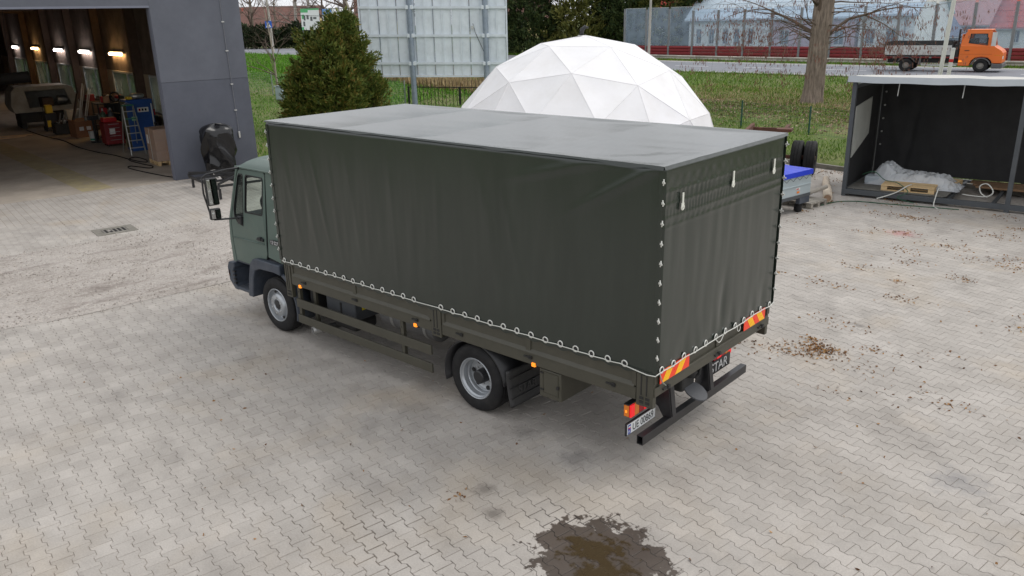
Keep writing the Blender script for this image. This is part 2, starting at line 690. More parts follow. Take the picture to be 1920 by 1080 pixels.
order = []
for k, (u, v, w) in enumerate(pav):
    p = G(u, v)
    px, py, ww = project(*p)
    order.append((ww if (0 < px < 1920 and 0 < py < 1080) else 999, k))
order.sort()
single = set(k for _, k in order[:300])
pm = bpy.data.meshes.new('paver')
pm.from_pydata([tuple(q) for q in PT_V], [], PT_F)
pm.materials.append(M_PAV)
cg, sg = math.cos(GROT), math.sin(GROT)
allv, allf = [], []
rs = np.random.RandomState(3)
nb = 0
for k, (u, v, w) in enumerate(pav):
    p = G(u, v)
    dz = float(rs.uniform(-0.0018, 0.0018)) + 0.0035 * nz3(p.x * 0.6, p.y * 0.6, 5)
    tx, ty = rs.normal(0, 0.006, 2)
    dr = float(rs.normal(0, 0.006))
    loose = math.exp(-((p.x - 4.75) / 0.9) ** 2 - ((p.y + 2.35) / 0.55) ** 2) + .7 * math.exp(-((p.x - 5.9) / .5) ** 2 - ((p.y + 1.0) / .4) ** 2)
    scl = 1 - .055 * loose * (1 if rs.uniform() < .6 else .2)
    if k in single:
        inst('paver', pm, yard, (p.x, p.y, dz), (float(tx), float(ty), GROT + dr), (scl, scl, 1))
        continue
    ca, sa = math.cos(GROT + dr), math.sin(GROT + dr)
    x = (PT_V[:, 0] * ca - PT_V[:, 1] * sa) * scl + p.x
    y = (PT_V[:, 0] * sa + PT_V[:, 1] * ca) * scl + p.y
    z = PT_V[:, 2] + dz + PT_V[:, 0] * ty + PT_V[:, 1] * tx
    allv.append(np.stack([x, y, z], -1))
    allf.append(nb)
    nb += 1
V = np.concatenate(allv)
K = len(PT_V)
faces = []
for q in range(nb):
    o = q * K
    for f in PT_F:
        faces.append(tuple(i + o for i in f))
me = bpy.data.meshes.new('paving_blocks')
me.from_pydata(V.tolist(), [], faces)
me.materials.append(M_PAV)
pb = bpy.data.objects.new('paving_blocks', me)
COL.objects.link(pb)
pb.parent = yard
pb['kind'] = 'stuff'
print('pavers', len(pav))

# puddle: shallow brown water over the pavers
def make_puddle():
    mt, n, l, b = node_mat('muddy_water')
    b.inputs['Base Color'].default_value = (*sr(98, 84, 62), 1)
    b.inputs['Roughness'].default_value = 0.04
    b.inputs['Specular IOR Level'].default_value = 0.4
    tr = n.new('ShaderNodeBsdfTransparent'); tr.inputs[0].default_value = (0.55, 0.47, 0.34, 1)
    tr2 = n.new('ShaderNodeBsdfTransparent')
    mx = n.new('ShaderNodeMixShader'); mx.inputs[0].default_value = 0.42
    l.new(tr.outputs[0], mx.inputs[1]); l.new(b.outputs[0], mx.inputs[2])
    g = n.new('ShaderNodeNewGeometry')
    mk = rng(n, l, wet_field(n, l, g.outputs['Position']), 0.55, 0.35)
    mx2 = n.new('ShaderNodeMixShader')
    l.new(mk, mx2.inputs[0]); l.new(tr2.outputs[0], mx2.inputs[1]); l.new(mx.outputs[0], mx2.inputs[2])
    l.new(mx2.outputs[0], n['Material Output'].inputs['Surface'])
    for idx, (cx, cy, a, bb) in enumerate([(6.48, -1.2, 0.9, 0.8)]):
        m_ = MB()
        vs = [(cx, cy, 0.0045)]
        N = 72
        for i in range(N):
            t = 2 * math.pi * i / N
            r_ = 1 + 0.55 * nz3(1.3 * math.cos(t) + idx * 9, 1.3 * math.sin(t), 3) + 0.35 * nz3(4 * math.cos(t), 4 * math.sin(t), 8 + idx)
            vs.append((cx + a * r_ * math.cos(t), cy + bb * r_ * math.sin(t), 0.0045))
        m_.add(vs, [(0, 1 + i, 1 + (i + 1) % N) for i in range(N)])
        o = structure(m_.build('puddle', mt, fixn=False))
make_puddle()

# gravel strip
def gravel():
    mt, n, l, b = node_mat('pale_gravel')
    g = n.new('ShaderNodeNewGeometry'); pos = g.outputs['Position']
    big = noise_node(n, l, pos, 0.7, 6, 0.65)
    c = mixc(n, l, rng(n, l, big, 0.35, 0.7), sr(178, 171, 164), sr(158, 150, 142))
    vo = n.new('ShaderNodeTexVoronoi'); vo.inputs['Scale'].default_value = 38
    l.new(pos, vo.inputs['Vector'])
    c = mixc(n, l, 1.0, c, rng3(n, l, rng(n, l, vo.outputs['Color'], 0, 1, 0.72, 1.18)), 'MULTIPLY')
    mp = n.new('ShaderNodeMapping'); mp.inputs['Rotation'].default_value = (0, 0, R(10)); mp.inputs['Scale'].default_value = (2.2, 0.7, 1)
    l.new(pos, mp.inputs[0])
    mud = noise_node(n, l, mp.outputs[0], 1.1, 8, 0.75, 0.5)
    c = mixc(n, l, rng(n, l, mud, 0.53, 0.70, 0, 0.85), c, sr(110, 100, 93))
    dk = noise_node(n, l, mp.outputs[0], 3.0, 6, 0.7)
    c = mixc(n, l, rng(n, l, dk, 0.64, 0.72, 0, 0.8), c, sr(76, 64, 58))
    l.new(c, b.inputs['Base Color'])
    b.inputs['Roughness'].default_value = 0.95
    bp = n.new('ShaderNodeBump'); bp.inputs['Strength'].default_value = 0.9; bp.inputs['Distance'].default_value = 0.02
    l.new(noise_node(n, l, pos, 26, 5, 0.7), bp.inputs['Height'])
    l.new(bp.outputs[0], b.inputs['Normal'])
    def f(a, c_):
        v = -16 + c_ * (GRV[2] + 16)
        e0 = GRV[0] + 0.16 * nz3(v * 0.7, 1.3) + 0.05 * nz3(v * 4, 4)
        e1 = GRV[1] + 0.16 * nz3(v * 0.7, 7.3) + 0.05 * nz3(v * 4, 9)
        u = e0 + a * (e1 - e0)
        p = G(u, v)
        edge = min(a, 1 - a)
        z = 0.006 + 0.022 * sstep(0, 0.05, edge) + 0.022 * nz3(p.x * 1.5, p.y * 1.5, 1) * sstep(0, .1, edge) + 0.012 * nz3(p.x * 6, p.y * 6, 3) * sstep(0, .06, edge)
        # two shallow wheel ruts
        z -= 0.012 * math.exp(-((a - 0.36) / 0.035) ** 2) + 0.012 * math.exp(-((a - 0.62) / 0.035) ** 2)
        return (p.x, p.y, z)
    structure(MB().grid(f, 70, 200).build('gravel_strip', mt, smooth=180, fixn=False))
    st = MB()
    for k in range(7000):
        u, v = rnd(GRV[0] - .25, GRV[1] + .25), rnd(-9, GRV[2])
        if not (GRV[0] + .1 < u < GRV[1] - .1) and random.random() < .5:
            continue
        p = G(u, v)
        s = rnd(0.008, 0.022) * (1.6 if random.random() < .05 else 1)
        vs = [(p.x + rnd(-s, s) * .3 + s * cx, p.y + s * cy, 0.03 + s * cz * .8) for cx, cy, cz in ((1, 0, 0), (-.5, .9, 0), (-.5, -.9, 0), (0.1, .1, .9), (.2, -.2, -1))]
        st.add(vs, [(0, 1, 3), (1, 2, 3), (2, 0, 3), (1, 0, 4), (2, 1, 4), (0, 2, 4)])
    o = st.build('gravel_stones', mat('gravel_stone', sr(168, 160, 152), 0.9, island=0.3), fixn=False)
    stuff(o, 'loose pale stones lying over the gravel strip beside the cab', 'gravel')
gravel()

# terrain (one sheet to the horizon), road, kerbs
def make_grass_mat():
    mt, n, l, b = node_mat('grass_soil')
    g = n.new('ShaderNodeNewGeometry'); pos = g.outputs['Position']
    a = noise_node(n, l, pos, 0.25, 5, 0.6)
    f = noise_node(n, l, pos, 3.0, 6, 0.7)
    c = mixc(n, l, rng(n, l, f, 0.3, 0.7), sr(66, 88, 30), sr(104, 116, 52))
    c = mixc(n, l, rng(n, l, a, 0.48, 0.68, 0, 0.75), c, sr(128, 116, 84))
    l.new(c, b.inputs['Base Color'])
    b.inputs['Roughness'].default_value = 0.95
    bp = n.new('ShaderNodeBump'); bp.inputs['Strength'].default_value = 0.8; bp.inputs['Distance'].default_value = 0.06
    l.new(noise_node(n, l, pos, 8, 5, 0.7), bp.inputs['Height'])
    l.new(bp.outputs[0], b.inputs['Normal'])
    return mt
M_GRASS = make_grass_mat()

def terrain():
    us = [-600, -300, -160] + [-120 + 2.5 * i for i in range(48)] + [0.0, WEST_U - .02, WEST_U] + [2.5 + 2.5 * i for i in range(1, 20)] + [60, 120, 300, 600]
    us = sorted(set(us))
    vs_ = [-600, -120, -30, 2.55, 2.6] + [3 + 1.5 * i for i in range(8)] + [KERB_V - .02, KERB_V] + [16 + 1.5 * i for i in range(40)] + [80, 100, 140, 220, 400, 700]
    vs_ = sorted(set(vs_))
    m_ = MB()
    for v in vs_:
        for u in us:
            p = G(u, v)
            z = ground_z(p.x, p.y)
            inyard = (v < KERB_V - .01 and u > WEST_U - .01) or (v < 2.58)
            if inyard:
                z = -0.2
            if road_near(p.x) - 2 < p.y < road_far(p.x) + 3:
                z = min(z, road_z(p.x) - 0.06)
            m_.v.append((p.x, p.y, z))
    nu = len(us)
    for j in range(len(vs_) - 1):
        for i in range(nu - 1):
            m_.f.append((j * nu + i, j * nu + i + 1, (j + 1) * nu + i + 1, (j + 1) * nu + i))
    structure(m_.build('grass_ground', M_GRASS, smooth=180, fixn=False))
terrain()

M_ASPH = mat('asphalt_pale', sr(124, 126, 132), 0.85, var=0.08, scale=0.8, bump=0.2, bscale=60)
M_LINE = mat('road_line_paint', sr(225, 225, 225), 0.6, var=0.1, scale=5)
M_KERB = mat('kerb_concrete', sr(128, 124, 116), 0.9, var=0.2, scale=5, bump=0.3, dirt=sr(70, 72, 50), dirt_amt=0.5)
M_CONC = mat('concrete_pale', sr(172, 168, 160), 0.9, var=0.12, scale=3, bump=0.2)

def strip(name, fa, fb_, dz, mt, x0=-170, x1=60, n=60):
    m_ = MB()
    def f(a, c):
        x = x0 + a * (x1 - x0)
        y = fa(x) * (1 - c) + fb_(x) * c
        return (x, y, road_z(x) + dz)
    m_.grid(f, n, 1)
    return m_.build(name, mt, fixn=False, smooth=180)
road = structure(strip('road', road_near, road_far, 0.0, M_ASPH))
for nm, fa in (('edge_line', lambda x: road_near(x) + 0.35), ('edge_line', lambda x: road_far(x) - 0.5)):
    o = strip(nm, fa, lambda x, fa=fa: fa(x) + 0.16, 0.004, M_LINE)
    o.parent = road
dash = MB()
for k in range(-26, 9):
    xa = k * 6.0
    def f(a, c, xa=xa):
        x = xa + a * 3.0
        y = (road_near(x) + road_far(x)) / 2 - .08 + c * .16
        return (x, y, road_z(x) + 0.004)
    o = MB().grid(f, 2, 1).build('lane_dash', M_LINE, road, fixn=False)
structure(strip('road_shoulder', lambda x: road_near(x) - 0.5, road_near, -0.006, M_CONC))
structure(strip('roadside_path', road_far, lambda x: road_far(x) + 0.6, 0.008, M_CONC))

kr = structure(empty('kerb', G(WEST_U, KERB_V), GROT))
km = MB().box(0.004, 0.996, -0.06, 0.06, -0.12, 0.13).mesh('kerb_stone', M_KERB)
for k in range(34):
    inst('kerb_stone', km, kr, (k * 1.0, 0, rnd(-.008, .008)), (0, 0, rnd(-.006, .006)))
for k in range(12):
    inst('kerb_stone', km, kr, (0, -1.0 * k - .07, rnd(-.01, .005)), (0, 0, R(-90) + rnd(-.006, .006)))

# ------------------------------------------------------------------ cargo truck
M_TARP = mat('green_tarpaulin', sr(30, 39, 33), 0.25, var=0.10, scale=1.2, spec=0.55, coat=0.4, stretch=(1.5, 1.5, .3), dirt=sr(70, 76, 66), dirt_amt=0.10, dirt_scale=1.8)
M_BED = mat('olive_bed_paint', sr(68, 66, 56), 0.5, var=0.10, scale=2.5, bump=0.03, bscale=80, dirt=sr(92, 87, 76), dirt_amt=0.2, dirt_scale=3)
M_CAB = mat('sage_green_cab_paint', sr(84, 100, 93), 0.42, var=0.06, scale=2, dirt=sr(112, 118, 108), dirt_amt=0.25, dirt_scale=2.5)
M_FEND = mat('blue_grey_plastic', sr(60, 67, 78), 0.5, var=0.12, scale=4, dirt=sr(120, 120, 122), dirt_amt=0.25, dirt_scale=5)
M_BLK = mat('black_paint', (0.018, 0.018, 0.02), 0.42, var=0.2, scale=6)
M_CHAS = mat('black_chassis', (0.016, 0.016, 0.016), 0.7, var=0.3, scale=5, dirt=sr(70, 66, 60), dirt_amt=0.3)
M_RUB = mat('tyre_rubber', (0.012, 0.012, 0.013), 0.72, var=0.3, scale=8, spec=.3, dirt=sr(74, 71, 66), dirt_amt=0.3, dirt_scale=5)
M_SIL = mat('silver_rim_paint', sr(176, 180, 184), 0.34, metal=0.55, var=0.06, scale=4, dirt=sr(110, 108, 104), dirt_amt=0.3, dirt_scale=6)
M_STEEL = mat('bright_steel', sr(190, 190, 188), 0.35, metal=0.8, var=0.1)
M_WHT = mat('white_cord', sr(205, 205, 198), 0.6, var=0.06)
M_EYE = mat('eyelet_metal', sr(214, 214, 208), 0.4, metal=0.35, var=0.05)
M_DARKGLASS = glass('cab_window_glass', (0.86, 0.9, 0.88), 0.05, 0.03, (0.05, 0.06, 0.06))
M_AMB = emit('amber_lens_lit', (1.0, 0.28, 0.02), 1.0)
M_AMB0 = mat('amber_lens', (0.75, 0.22, 0.03), 0.25, var=0.1)
M_RED = emit('red_lens_lit', (0.75, 0.015, 0.02), 0.55)
M_RED0 = mat('red_lens', (0.35, 0.012, 0.018), 0.25, var=0.1)
M_YEL = mat('yellow_reflective', sr(255, 196, 20), 0.4, var=0.03)
M_ORED = mat('orange_red_reflective', sr(240, 66, 34), 0.4, var=0.03)

truck = thing('cargo_truck', 'dark green military style truck with a tarpaulin covered cargo bed, parked on the paving', 'truck', (0, 0, 0))
TL, TW = 6.26, 2.5
ZB, ZT = 1.235, 3.226

# --- cargo bed
bed = empty('cargo_bed', (0, 0, 0), 0, truck)
MB().box(0.03, TL - .03, 0.04, TW - .04, 0.985, 1.05).build('floor', M_BED, bed)
for y in (0.85, 1.65):
    MB().box(-1.3, TL - .35, y - .04, y + .04, 0.62, 0.90).build('frame_rail', M_CHAS, bed)
cm = MB().box(-.05, .05, .05, TW - .05, 0.905, 0.98).mesh('cross_member', M_CHAS)
for k in range(11):
    inst('cross_member', cm, bed, (0.2 + k * 0.585, 0, 0))

def side_board(name, x0, x1, mids, ya, s):
    """drop side: ya outer face, s=-1 outer towards -y"""
    g = empty(name, (0, 0, 0), 0, bed)
    def yb(d0, d1):
        a, b = ya + s * d0, ya + s * d1
        return min(a, b), max(a, b)
    y0, y1 = yb(-.035, -.012)
    MB().box(x0 + .02, x1 - .02, y0, y1, .97, 1.40).build('panel', M_BED, g, bevel=.003)
    y0, y1 = yb(-.03, .004)
    MB().box(x0, x1, y0, y1, .905, 1.035).build('bottom_rail', M_BED, g, bevel=.006)
    # sloping lip over the lower rail
    lip = MB()
    a, b = ya + s * -.012, ya + s * .012
    lip.add([(x0 + .02, a, 1.085), (x1 - .02, a, 1.085), (x1 - .02, b, 1.045), (x0 + .02, b, 1.045), (x0 + .02, b, 1.03), (x1 - .02, b, 1.03), (x1 - .02, a, 1.03), (x0 + .02, a, 1.03)],
            [(0, 1, 2, 3), (3, 2, 5, 4), (4, 5, 6, 7), (0, 3, 4, 7), (1, 6, 5, 2), (0, 7, 6, 1)])
    lip.build('lip', M_BED, g, bevel=.002)
    y0, y1 = yb(-.03, .001)
    xs = [x0] + mids + [x1]
    for i, x in enumerate(xs):
        a, b = (x, x + .05) if i == 0 else ((x - .05, x) if i == len(xs) - 1 else (x - .035, x + .035))
        MB().box(a, b, y0, y1, 1.047, 1.40).build('stile', M_BED, g, bevel=.005)
    y0, y1 = yb(-.028, -.002)
    MB().box(x0 + .05, x1 - .05, y0, y1, 1.30, 1.40).build('top_rail', M_BED, g, bevel=.004)
    hz = MB()
    y0, y1 = yb(.004, .022)
    hz.box(-.05, .05, y0, y1, .982, .998).box(.02, .06, y0, y1 + (.01 if s > 0 else 0), .972, 1.008)
    hm = hz.mesh('latch', M_CHAS)
    for x in [x0 + .3] + mids + [x1 - .3]:
        inst('latch', hm, g, (x, 0, 0))
    return g

for ya, s in ((0.0, -1), (TW, 1)):
    side_board('side_board', 0.15, 3.12, [1.62], ya, s)
    side_board('side_board', 3.30, 6.05, [4.66], ya, s)
    yy = (ya - .012, ya + .05) if s < 0 else (ya - .05, ya + .012)
    for nm, a, b, z0 in (('front_post', 0.0, 0.14, .70), ('centre_post', 3.125, 3.295, .86), ('rear_post', 6.06, 6.25, .86)):
        g = MB().box(a, b, yy[0], yy[1], z0, 1.42).build(nm, M_BED, bed, bevel=.006)
        yo = yy[0] - .004 if s < 0 else yy[1] + .004
        yi = yy[0] + .004 if s < 0 else yy[1] - .004
        w = b - a
        slot = MB()
        for t in (.3, .62):
            slot.box(a + w * t - .006, a + w * t + .006, min(yo, yi), max(yo, yi), z0 + .12, 1.4)
        slot.build('groove', M_CHAS, g)
        sl = MB()
        for t in (.32, .68):
            for zz in (z0 + .03, z0 + .075):
                sl.box(a + w * t - .022, a + w * t + .022, min(yo, yi) , max(yo, yi), zz, zz + .028)
        sl.build('slot', M_CHAS, g)
# front wall of the bed
MB().box(0.0, 0.035, 0.05, TW - .05, .95, 1.6).build('front_wall', M_BED, bed, bevel=.004)

# tailboard
tb = empty('tailboard', (0, 0, 0), 0, bed)
MB().box(TL - .035, TL - .012, .03, TW - .03, 1.0, 1.40).build('panel', M_BED, tb)
MB().box(TL - .03, TL + .006, .0, TW, .985, 1.082).build('bottom_rail', M_BED, tb, bevel=.006)
MB().box(TL - .02, TL + .018, .06, TW - .06, 1.090, 1.117).build('lip', M_BED, tb, bevel=.006)
for y in (.03, TW / 2, TW - .03):
    MB().box(TL - .03, TL + .004, y - .035, y + .035, 1.118, 1.40).build('stile', M_BED, tb, bevel=.005)
lm = MB().box(TL + .006, TL + .025, -.05, .05, 1.025, 1.042).box(TL + .006, TL + .035, .02, .06, 1.015, 1.052).mesh('latch', M_CHAS)
for y in (.18, 1.22, 2.25):
    inst('latch', lm, tb, (0, y, 0))

def reflector(y0, y1, flip):
    g = empty('reflector_board', (TL + .021, y0, 1.118), 0, tb)
    W, H = y1 - y0, .135
    MB().box(0, .006, 0, W, 0, H).build('plate', M_ORED, g, bevel=.002)
    k = .10 if not flip else -.10
    for c in ((.06, .50) if not flip else (.30, .74)):
        for q in range(4):
            a = c * W + q * .030
            pts = [(a, .004), (a + .025, .004), (a + .025 + k, H - .004), (a + k, H - .004)]
            pts = [(min(max(y, .004), W - .004), z) for y, z in pts]
            MB().plate(pts, [], lambda y, z, d: (.0065 + d, y, z), .0015).build('stripe', M_YEL, g)
    MB().lathe([(0.0, .009), (.012, .009), (.012, .006)], (0, W / 2, H / 2), (1, 0, 0), 10).build('rivet', M_ORED, g)
reflector(.05, .60, False)
reflector(1.80, 2.33, True)

# --- tarpaulin
tarp = empty('tarpaulin', (0, 0, 0), 0, truck)
def folds(x, z, sd):
    """vertical folds and soft dents, metres"""
    h = 0.0
    h += 0.007 * nz3(x * 2.2 + 0.25 * z, z * 0.35, sd)
    h += 0.0035 * nz3(x * 6.0 - 0.9 * (z - 2.2), z * 0.5, sd + 3)
    h += 0.0014 * nz3(x * 13.0, z * 0.8, sd + 6) * sstep(1.3, 1.9, z) * sstep(3.2, 2.6, z)
    return h
def side_fn(a, c):
    x = -0.028 + a * (6.262 + .028)
    z = ZB - .03 + c * (ZT - ZB + .03)
    x += (0.013 * c - 0.02 * (1 - c)) * (1 - a)
    t = (z - ZB) / (ZT - ZB)
    y = -0.022 + folds(x, z, 1.0) * (0.35 + 0.65 * math.sin(math.pi * min(1, max(0, t)))) * 1.5
    # creases running down from the front bow and the lower hem
    for xc, sl, w, am in ((0.75, .18, .05, .012), (1.02, .22, .04, .014), (1.35, .10, .05, .012), (1.75, .13, .05, .010), (2.55, .02, .05, .011), (3.35, -.05, .06, .008), (4.1, .2, .07, .010), (4.4, .25, .05, .008), (0.35, .2, .06, .010)):
        d = (x - xc - sl * (2.6 - z)) / w
        y -= .55 * am * (.6 + .8 * nz3(xc * 3, z * 1.1, 2)) * math.exp(-d * d) * sstep(1.25, 1.6, z) * sstep(3.15, 2.5, z)
    # diagonal drag lines from the rear top corner
    d = ((x - 5.9) * .55 + (3.05 - z)) / .05
    y -= .008 * math.exp(-d * d) * sstep(5.0, 5.7, x)
    d = ((x - 5.2) * .25 + (3.12 - z)) / .05
    y -= .006 * math.exp(-d * d) * sstep(4.2, 5.0, x)
    # hem scallops between the eyelets
    if z < ZB + .05:
        z += .012 * math.sin(x * 2 * math.pi / .2) * (1 - sstep(ZB, ZB + .05, z))
    if a > .985:
        y += .012 * (a - .985) / .015
    # slightly rounded top edge
    y += .02 * sstep(.985, 1.0, t)
    return (x, y, z)
MB().grid(side_fn, 300, 90).build('side_sheet', M_TARP, tarp, smooth=180, fixn=False)
def side2_fn(a, c):
    q = side_fn(1 - a, c)
    return (q[0], TW - q[1], q[2])
MB().grid(side2_fn, 60, 20).build('side_sheet', M_TARP, tarp, smooth=180, fixn=False)

def rear_fn(a, c):
    y = -.012 + a * (TW + .024)
    z = ZB - .005 + c * (ZT - ZB)
    t = (z - ZB) / (ZT - ZB)
    h = folds(y + 40, z, 9.0) * .8
    # gathered bands of small pleats below the roof edge
    for zc, hw, wl, am in ((2.93, .07, .085, .0042), (3.05, .05, .16, .0036), (2.80, .05, .06, .0032), (2.70, .02, .11, .002)):
        env = math.exp(-((z - zc) / hw) ** 4)
        h += am * env * math.sin(2 * math.pi * (y + .06 * nz3(y * 3, z * 2, 4)) / wl) * (0.6 + .6 * nz3(y * 2, z, 7))
    for zc in (2.985, 2.87, 2.745, 2.66):
        h += .0035 * math.exp(-((z - zc) / .014) ** 2)
    h += .0015 * math.sin(y * 26 + 2 * nz3(y * 2, 0, 3)) * sstep(1.9, 2.6, z) * sstep(2.9, 2.6, z)
    # puckers at the hem
    h += .012 * nz3(y * 7, z * 1.2, 12) * sstep(1.7, 1.25, z)
    d = (y - 1.22 - .12 * (z - 1.3)) / .07
    h -= .014 * math.exp(-d * d) * sstep(2.2, 1.5, z)
    x = TL + .022 + h
    if t < .03:
        z += .018 * math.sin(a * 2 * math.pi * 12)
    if a < .01 or a > .99:
        x -= .02
    x -= .025 * sstep(.985, 1.0, t)
    return (x, y, z)
MB().grid(rear_fn, 210, 130).build('rear_sheet', M_TARP, tarp, smooth=180, fixn=False)
def front_fn(a, c):
    return (-.03 + .01 * nz3(a * 9, c * 4, 3), a * TW, 1.0 + c * (ZT - 1.0))
MB().grid(front_fn, 30, 30).build('front_sheet', M_TARP, tarp, smooth=180, fixn=False)
def roof_fn(a, c):
    x = -.035 + a * (TL + .065)
    y = -.024 + c * (TW + .048)
    bow = abs(math.sin(math.pi * x / 1.565))
    edge = sstep(0, .06, c) * sstep(1, .94, c) * sstep(0, .02, a) * sstep(1, .98, a)
    z = ZT + .006 - .022 * (1 - bow ** .5) * 0 - .020 * bow * edge
    z += edge * (.0045 * nz3(x * 1.1, y * 3.0, 2) + .0012 * nz3(x * 2.2 + y, y * 8, 5) + .0004 * nz3(x * 7, y * 16, 8))
    z += .0006 * math.sin(x * 44 + 5 * nz3(x * .8, y * 1.5, 4)) * edge * sstep(1.5, 4.5, x) * (0.5 + nz3(x, y * 2, 6))
    # rumpled near the rear left corner
    z += .006 * nz3(x * 4, y * 4, 3) * sstep(4.6, 5.6, x) * sstep(.6, .1, c)
    z += 0.012 * (1 - a)
    return (x, y, z)
MB().grid(roof_fn, 260, 110).build('roof_sheet', M_TARP, tarp, smooth=180, fixn=False)
def valance_fn(a, c):
    x = -.035 + a * (TL + .065)
    zt_ = ZT + .006 + .012 * (1 - a)
    z = zt_ - c * (.018 + .02 * max(0, nz3(x * 2.2, 5)) + .05 * sstep(4.6, 5.9, x) * abs(nz3(x * 1.8, 8)))
    return (x, -.0245 - .010 * c - .006 * c * nz3(x * 5, 2), z)
MB().grid(valance_fn, 200, 3).build('roof_hem', M_TARP, tarp, smooth=180, fixn=False)
def valance2(a, c):
    y = -.024 + a * (TW + .048)
    z = ZT + .006 - c * .03
    return (TL + .0305 + .012 * c + .004 * nz3(y * 8, 3), y, z)
MB().grid(valance2, 90, 2).build('roof_hem', M_TARP, tarp, smooth=180, fixn=False)
# corner flaps wrapping from the rear sheet
for ya in (-.026, TW + .026):
    def cf(a, c, ya=ya):
        return (TL + .03 - a * .045, ya + (.0 if a < .5 else 0) + .003 * nz3(c * 9, a), ZB + .0 + c * (ZT - ZB - .02))
    MB().grid(cf, 3, 40).build('corner_flap', M_TARP, tarp, smooth=180, fixn=False)
# front seam strip
def ff(a, c):
    return (-.04 + a * .055 + (0.02 * c - .015 * (1 - c)), -.030, ZB + .02 + c * (ZT - ZB - .05))
MB().grid(ff, 2, 30).build('corner_flap', M_TARP, tarp, smooth=180, fixn=False)

# eyelets, lacing cord, turn buckles
eyeY = MB().torus((0, 0, 0), (0, 1, 0), .031, .0075, 18, 6).mesh('eyelet', M_EYE, 180)
eyeX = MB().torus((0, 0, 0), (1, 0, 0), .031, .0075, 18, 6).mesh('eyelet', M_EYE, 180)
eyedisc = MB().disc((0, 0, 0), (0, 1, 0), .027, 14).mesh('eyelet_dark_disc', M_CHAS)  # solid dark disc paints the shaded opening inside the ring
eyediscX = MB().disc((0, 0, 0), (1, 0, 0), .027, 14).mesh('eyelet_dark_disc', M_CHAS)
ex = [0.06] + [.254 + .2 * k for k in range(14)] + [3.33 + .2 * k for k in range(14)]
def edge_y(x):
    return side_fn(min(1, max(0, (x + .028) / 6.29)), .03)[1]
cord = []
for x in ex:
    yy = min(edge_y(x), -.022) - .006
    zz = ZB + .030 + rnd(-.004, .004)
    e = inst('eyelet', eyeY, tarp, (x, yy, zz), (rnd(-.1, .1), 0, rnd(-.1, .1)))
    inst('eyelet_dark_disc', eyedisc, e, (0, .002, 0))
    cord += [(x - .05, yy - .006, zz - .012), (x + .01, yy - .012, zz - .016)]
cord += [(6.1, -.05, ZB + .004), (6.2, -.05, ZB - .006), (TL + .03, -.045, ZB + .0), (TL + .045, .0, ZB + .02)]
MB().tube(cord, .0055, 6).build('lacing_cord', M_WHT, tarp, smooth=180)
rc = [(TL + .045, .0, ZB + .02)]
for k in range(12):
    y = .06 + k * .2145
    xx = rear_fn((y + .012) / (TW + .024), .02)[0] + .008
    zz = ZB + .03 + rnd(-.005, .005)
    e = inst('eyelet', eyeX, tarp, (xx, y, zz), (0, rnd(-.1, .1), rnd(-.15, .15)))
    inst('eyelet_dark_disc', eyediscX, e, (-.002, 0, 0))
    rc += [(xx + .012, y - .02, zz - .014), (xx + .012, y + .02, zz - .012)]
rc += [(TL + .04, TW + .02, ZB + .035)]
MB().tube(rc, .0055, 6).build('lacing_cord', M_WHT, tarp, smooth=180)
MB().tube([(TL + .05, 1.10 + .19 * t + .0, ZB + .02 - .075 * math.sin(math.pi * t) + .03 * t) for t in [i / 10 for i in range(11)]], .005, 6).build('cord_loop', M_WHT, tarp, smooth=180)
MB().torus((TL + .05, 1.62, ZB - .015), (1, 0, .1), .035, .004, 16, 6).build('cord_loop', M_WHT, tarp, smooth=180)
MB().tube([(TL + .05, .0, ZB + .02), (TL + .055, .02, ZB - .04), (TL + .055, .05, ZB - .09), (TL + .065, .10, ZB - .135)], .006, 6).build('cord_end', mat('grey_webbing', sr(140, 146, 138), .7), tarp, smooth=180)
tb_m = MB()
tb_m.tube([(0, 0, .03), (.004, 0, .012), (.012, 0, 0), (.004, 0, -.012), (0, 0, -.026)], .006, 6)
tb_m.box(.0, .032, -.006, .006, -.007, .007)
tb_m.box(-.014, .0, -.01, .01, -.009, .009)
buck = tb_m.mesh('turn_buckle', M_EYE, 40)
for k in range(10):
    z = 1.42 + k * .186
    inst('turn_buckle', buck, tarp, (TL + .035, -.034, z), (rnd(-.15, .15), 0, R(-40)))
    inst('turn_buckle', buck, tarp, (TL + .045, TW - .01, z + .02), (rnd(-.15, .15), 0, R(-20)))
    inst('turn_buckle', buck, tarp, (-.02 + .03 * (z - 2.3) / 2, -.042, z + .0), (rnd(-.15, .15), 0, R(-60)))
for y in (.30, 1.28, 2.22):
    g = MB()
    zt_ = 2.93 if y < 1 else (2.98 if y < 2 else 2.97)
    xx = TL + .04
    g.box(xx, xx + .008, y - .014, y + .014, zt_ - .09, zt_ + .02)
    g.lathe([(.030, 0), (.030, .008), (.014, .010), (.014, -.001)], (xx, y, zt_ - .115), (1, 0, 0), 14)
    g.box(xx, xx + .007, y - .024, y + .024, zt_ - .12, zt_ - .075)
    g.build('strap_tab', mat('white_webbing', sr(214, 214, 204), .6), tarp, bevel=.002)

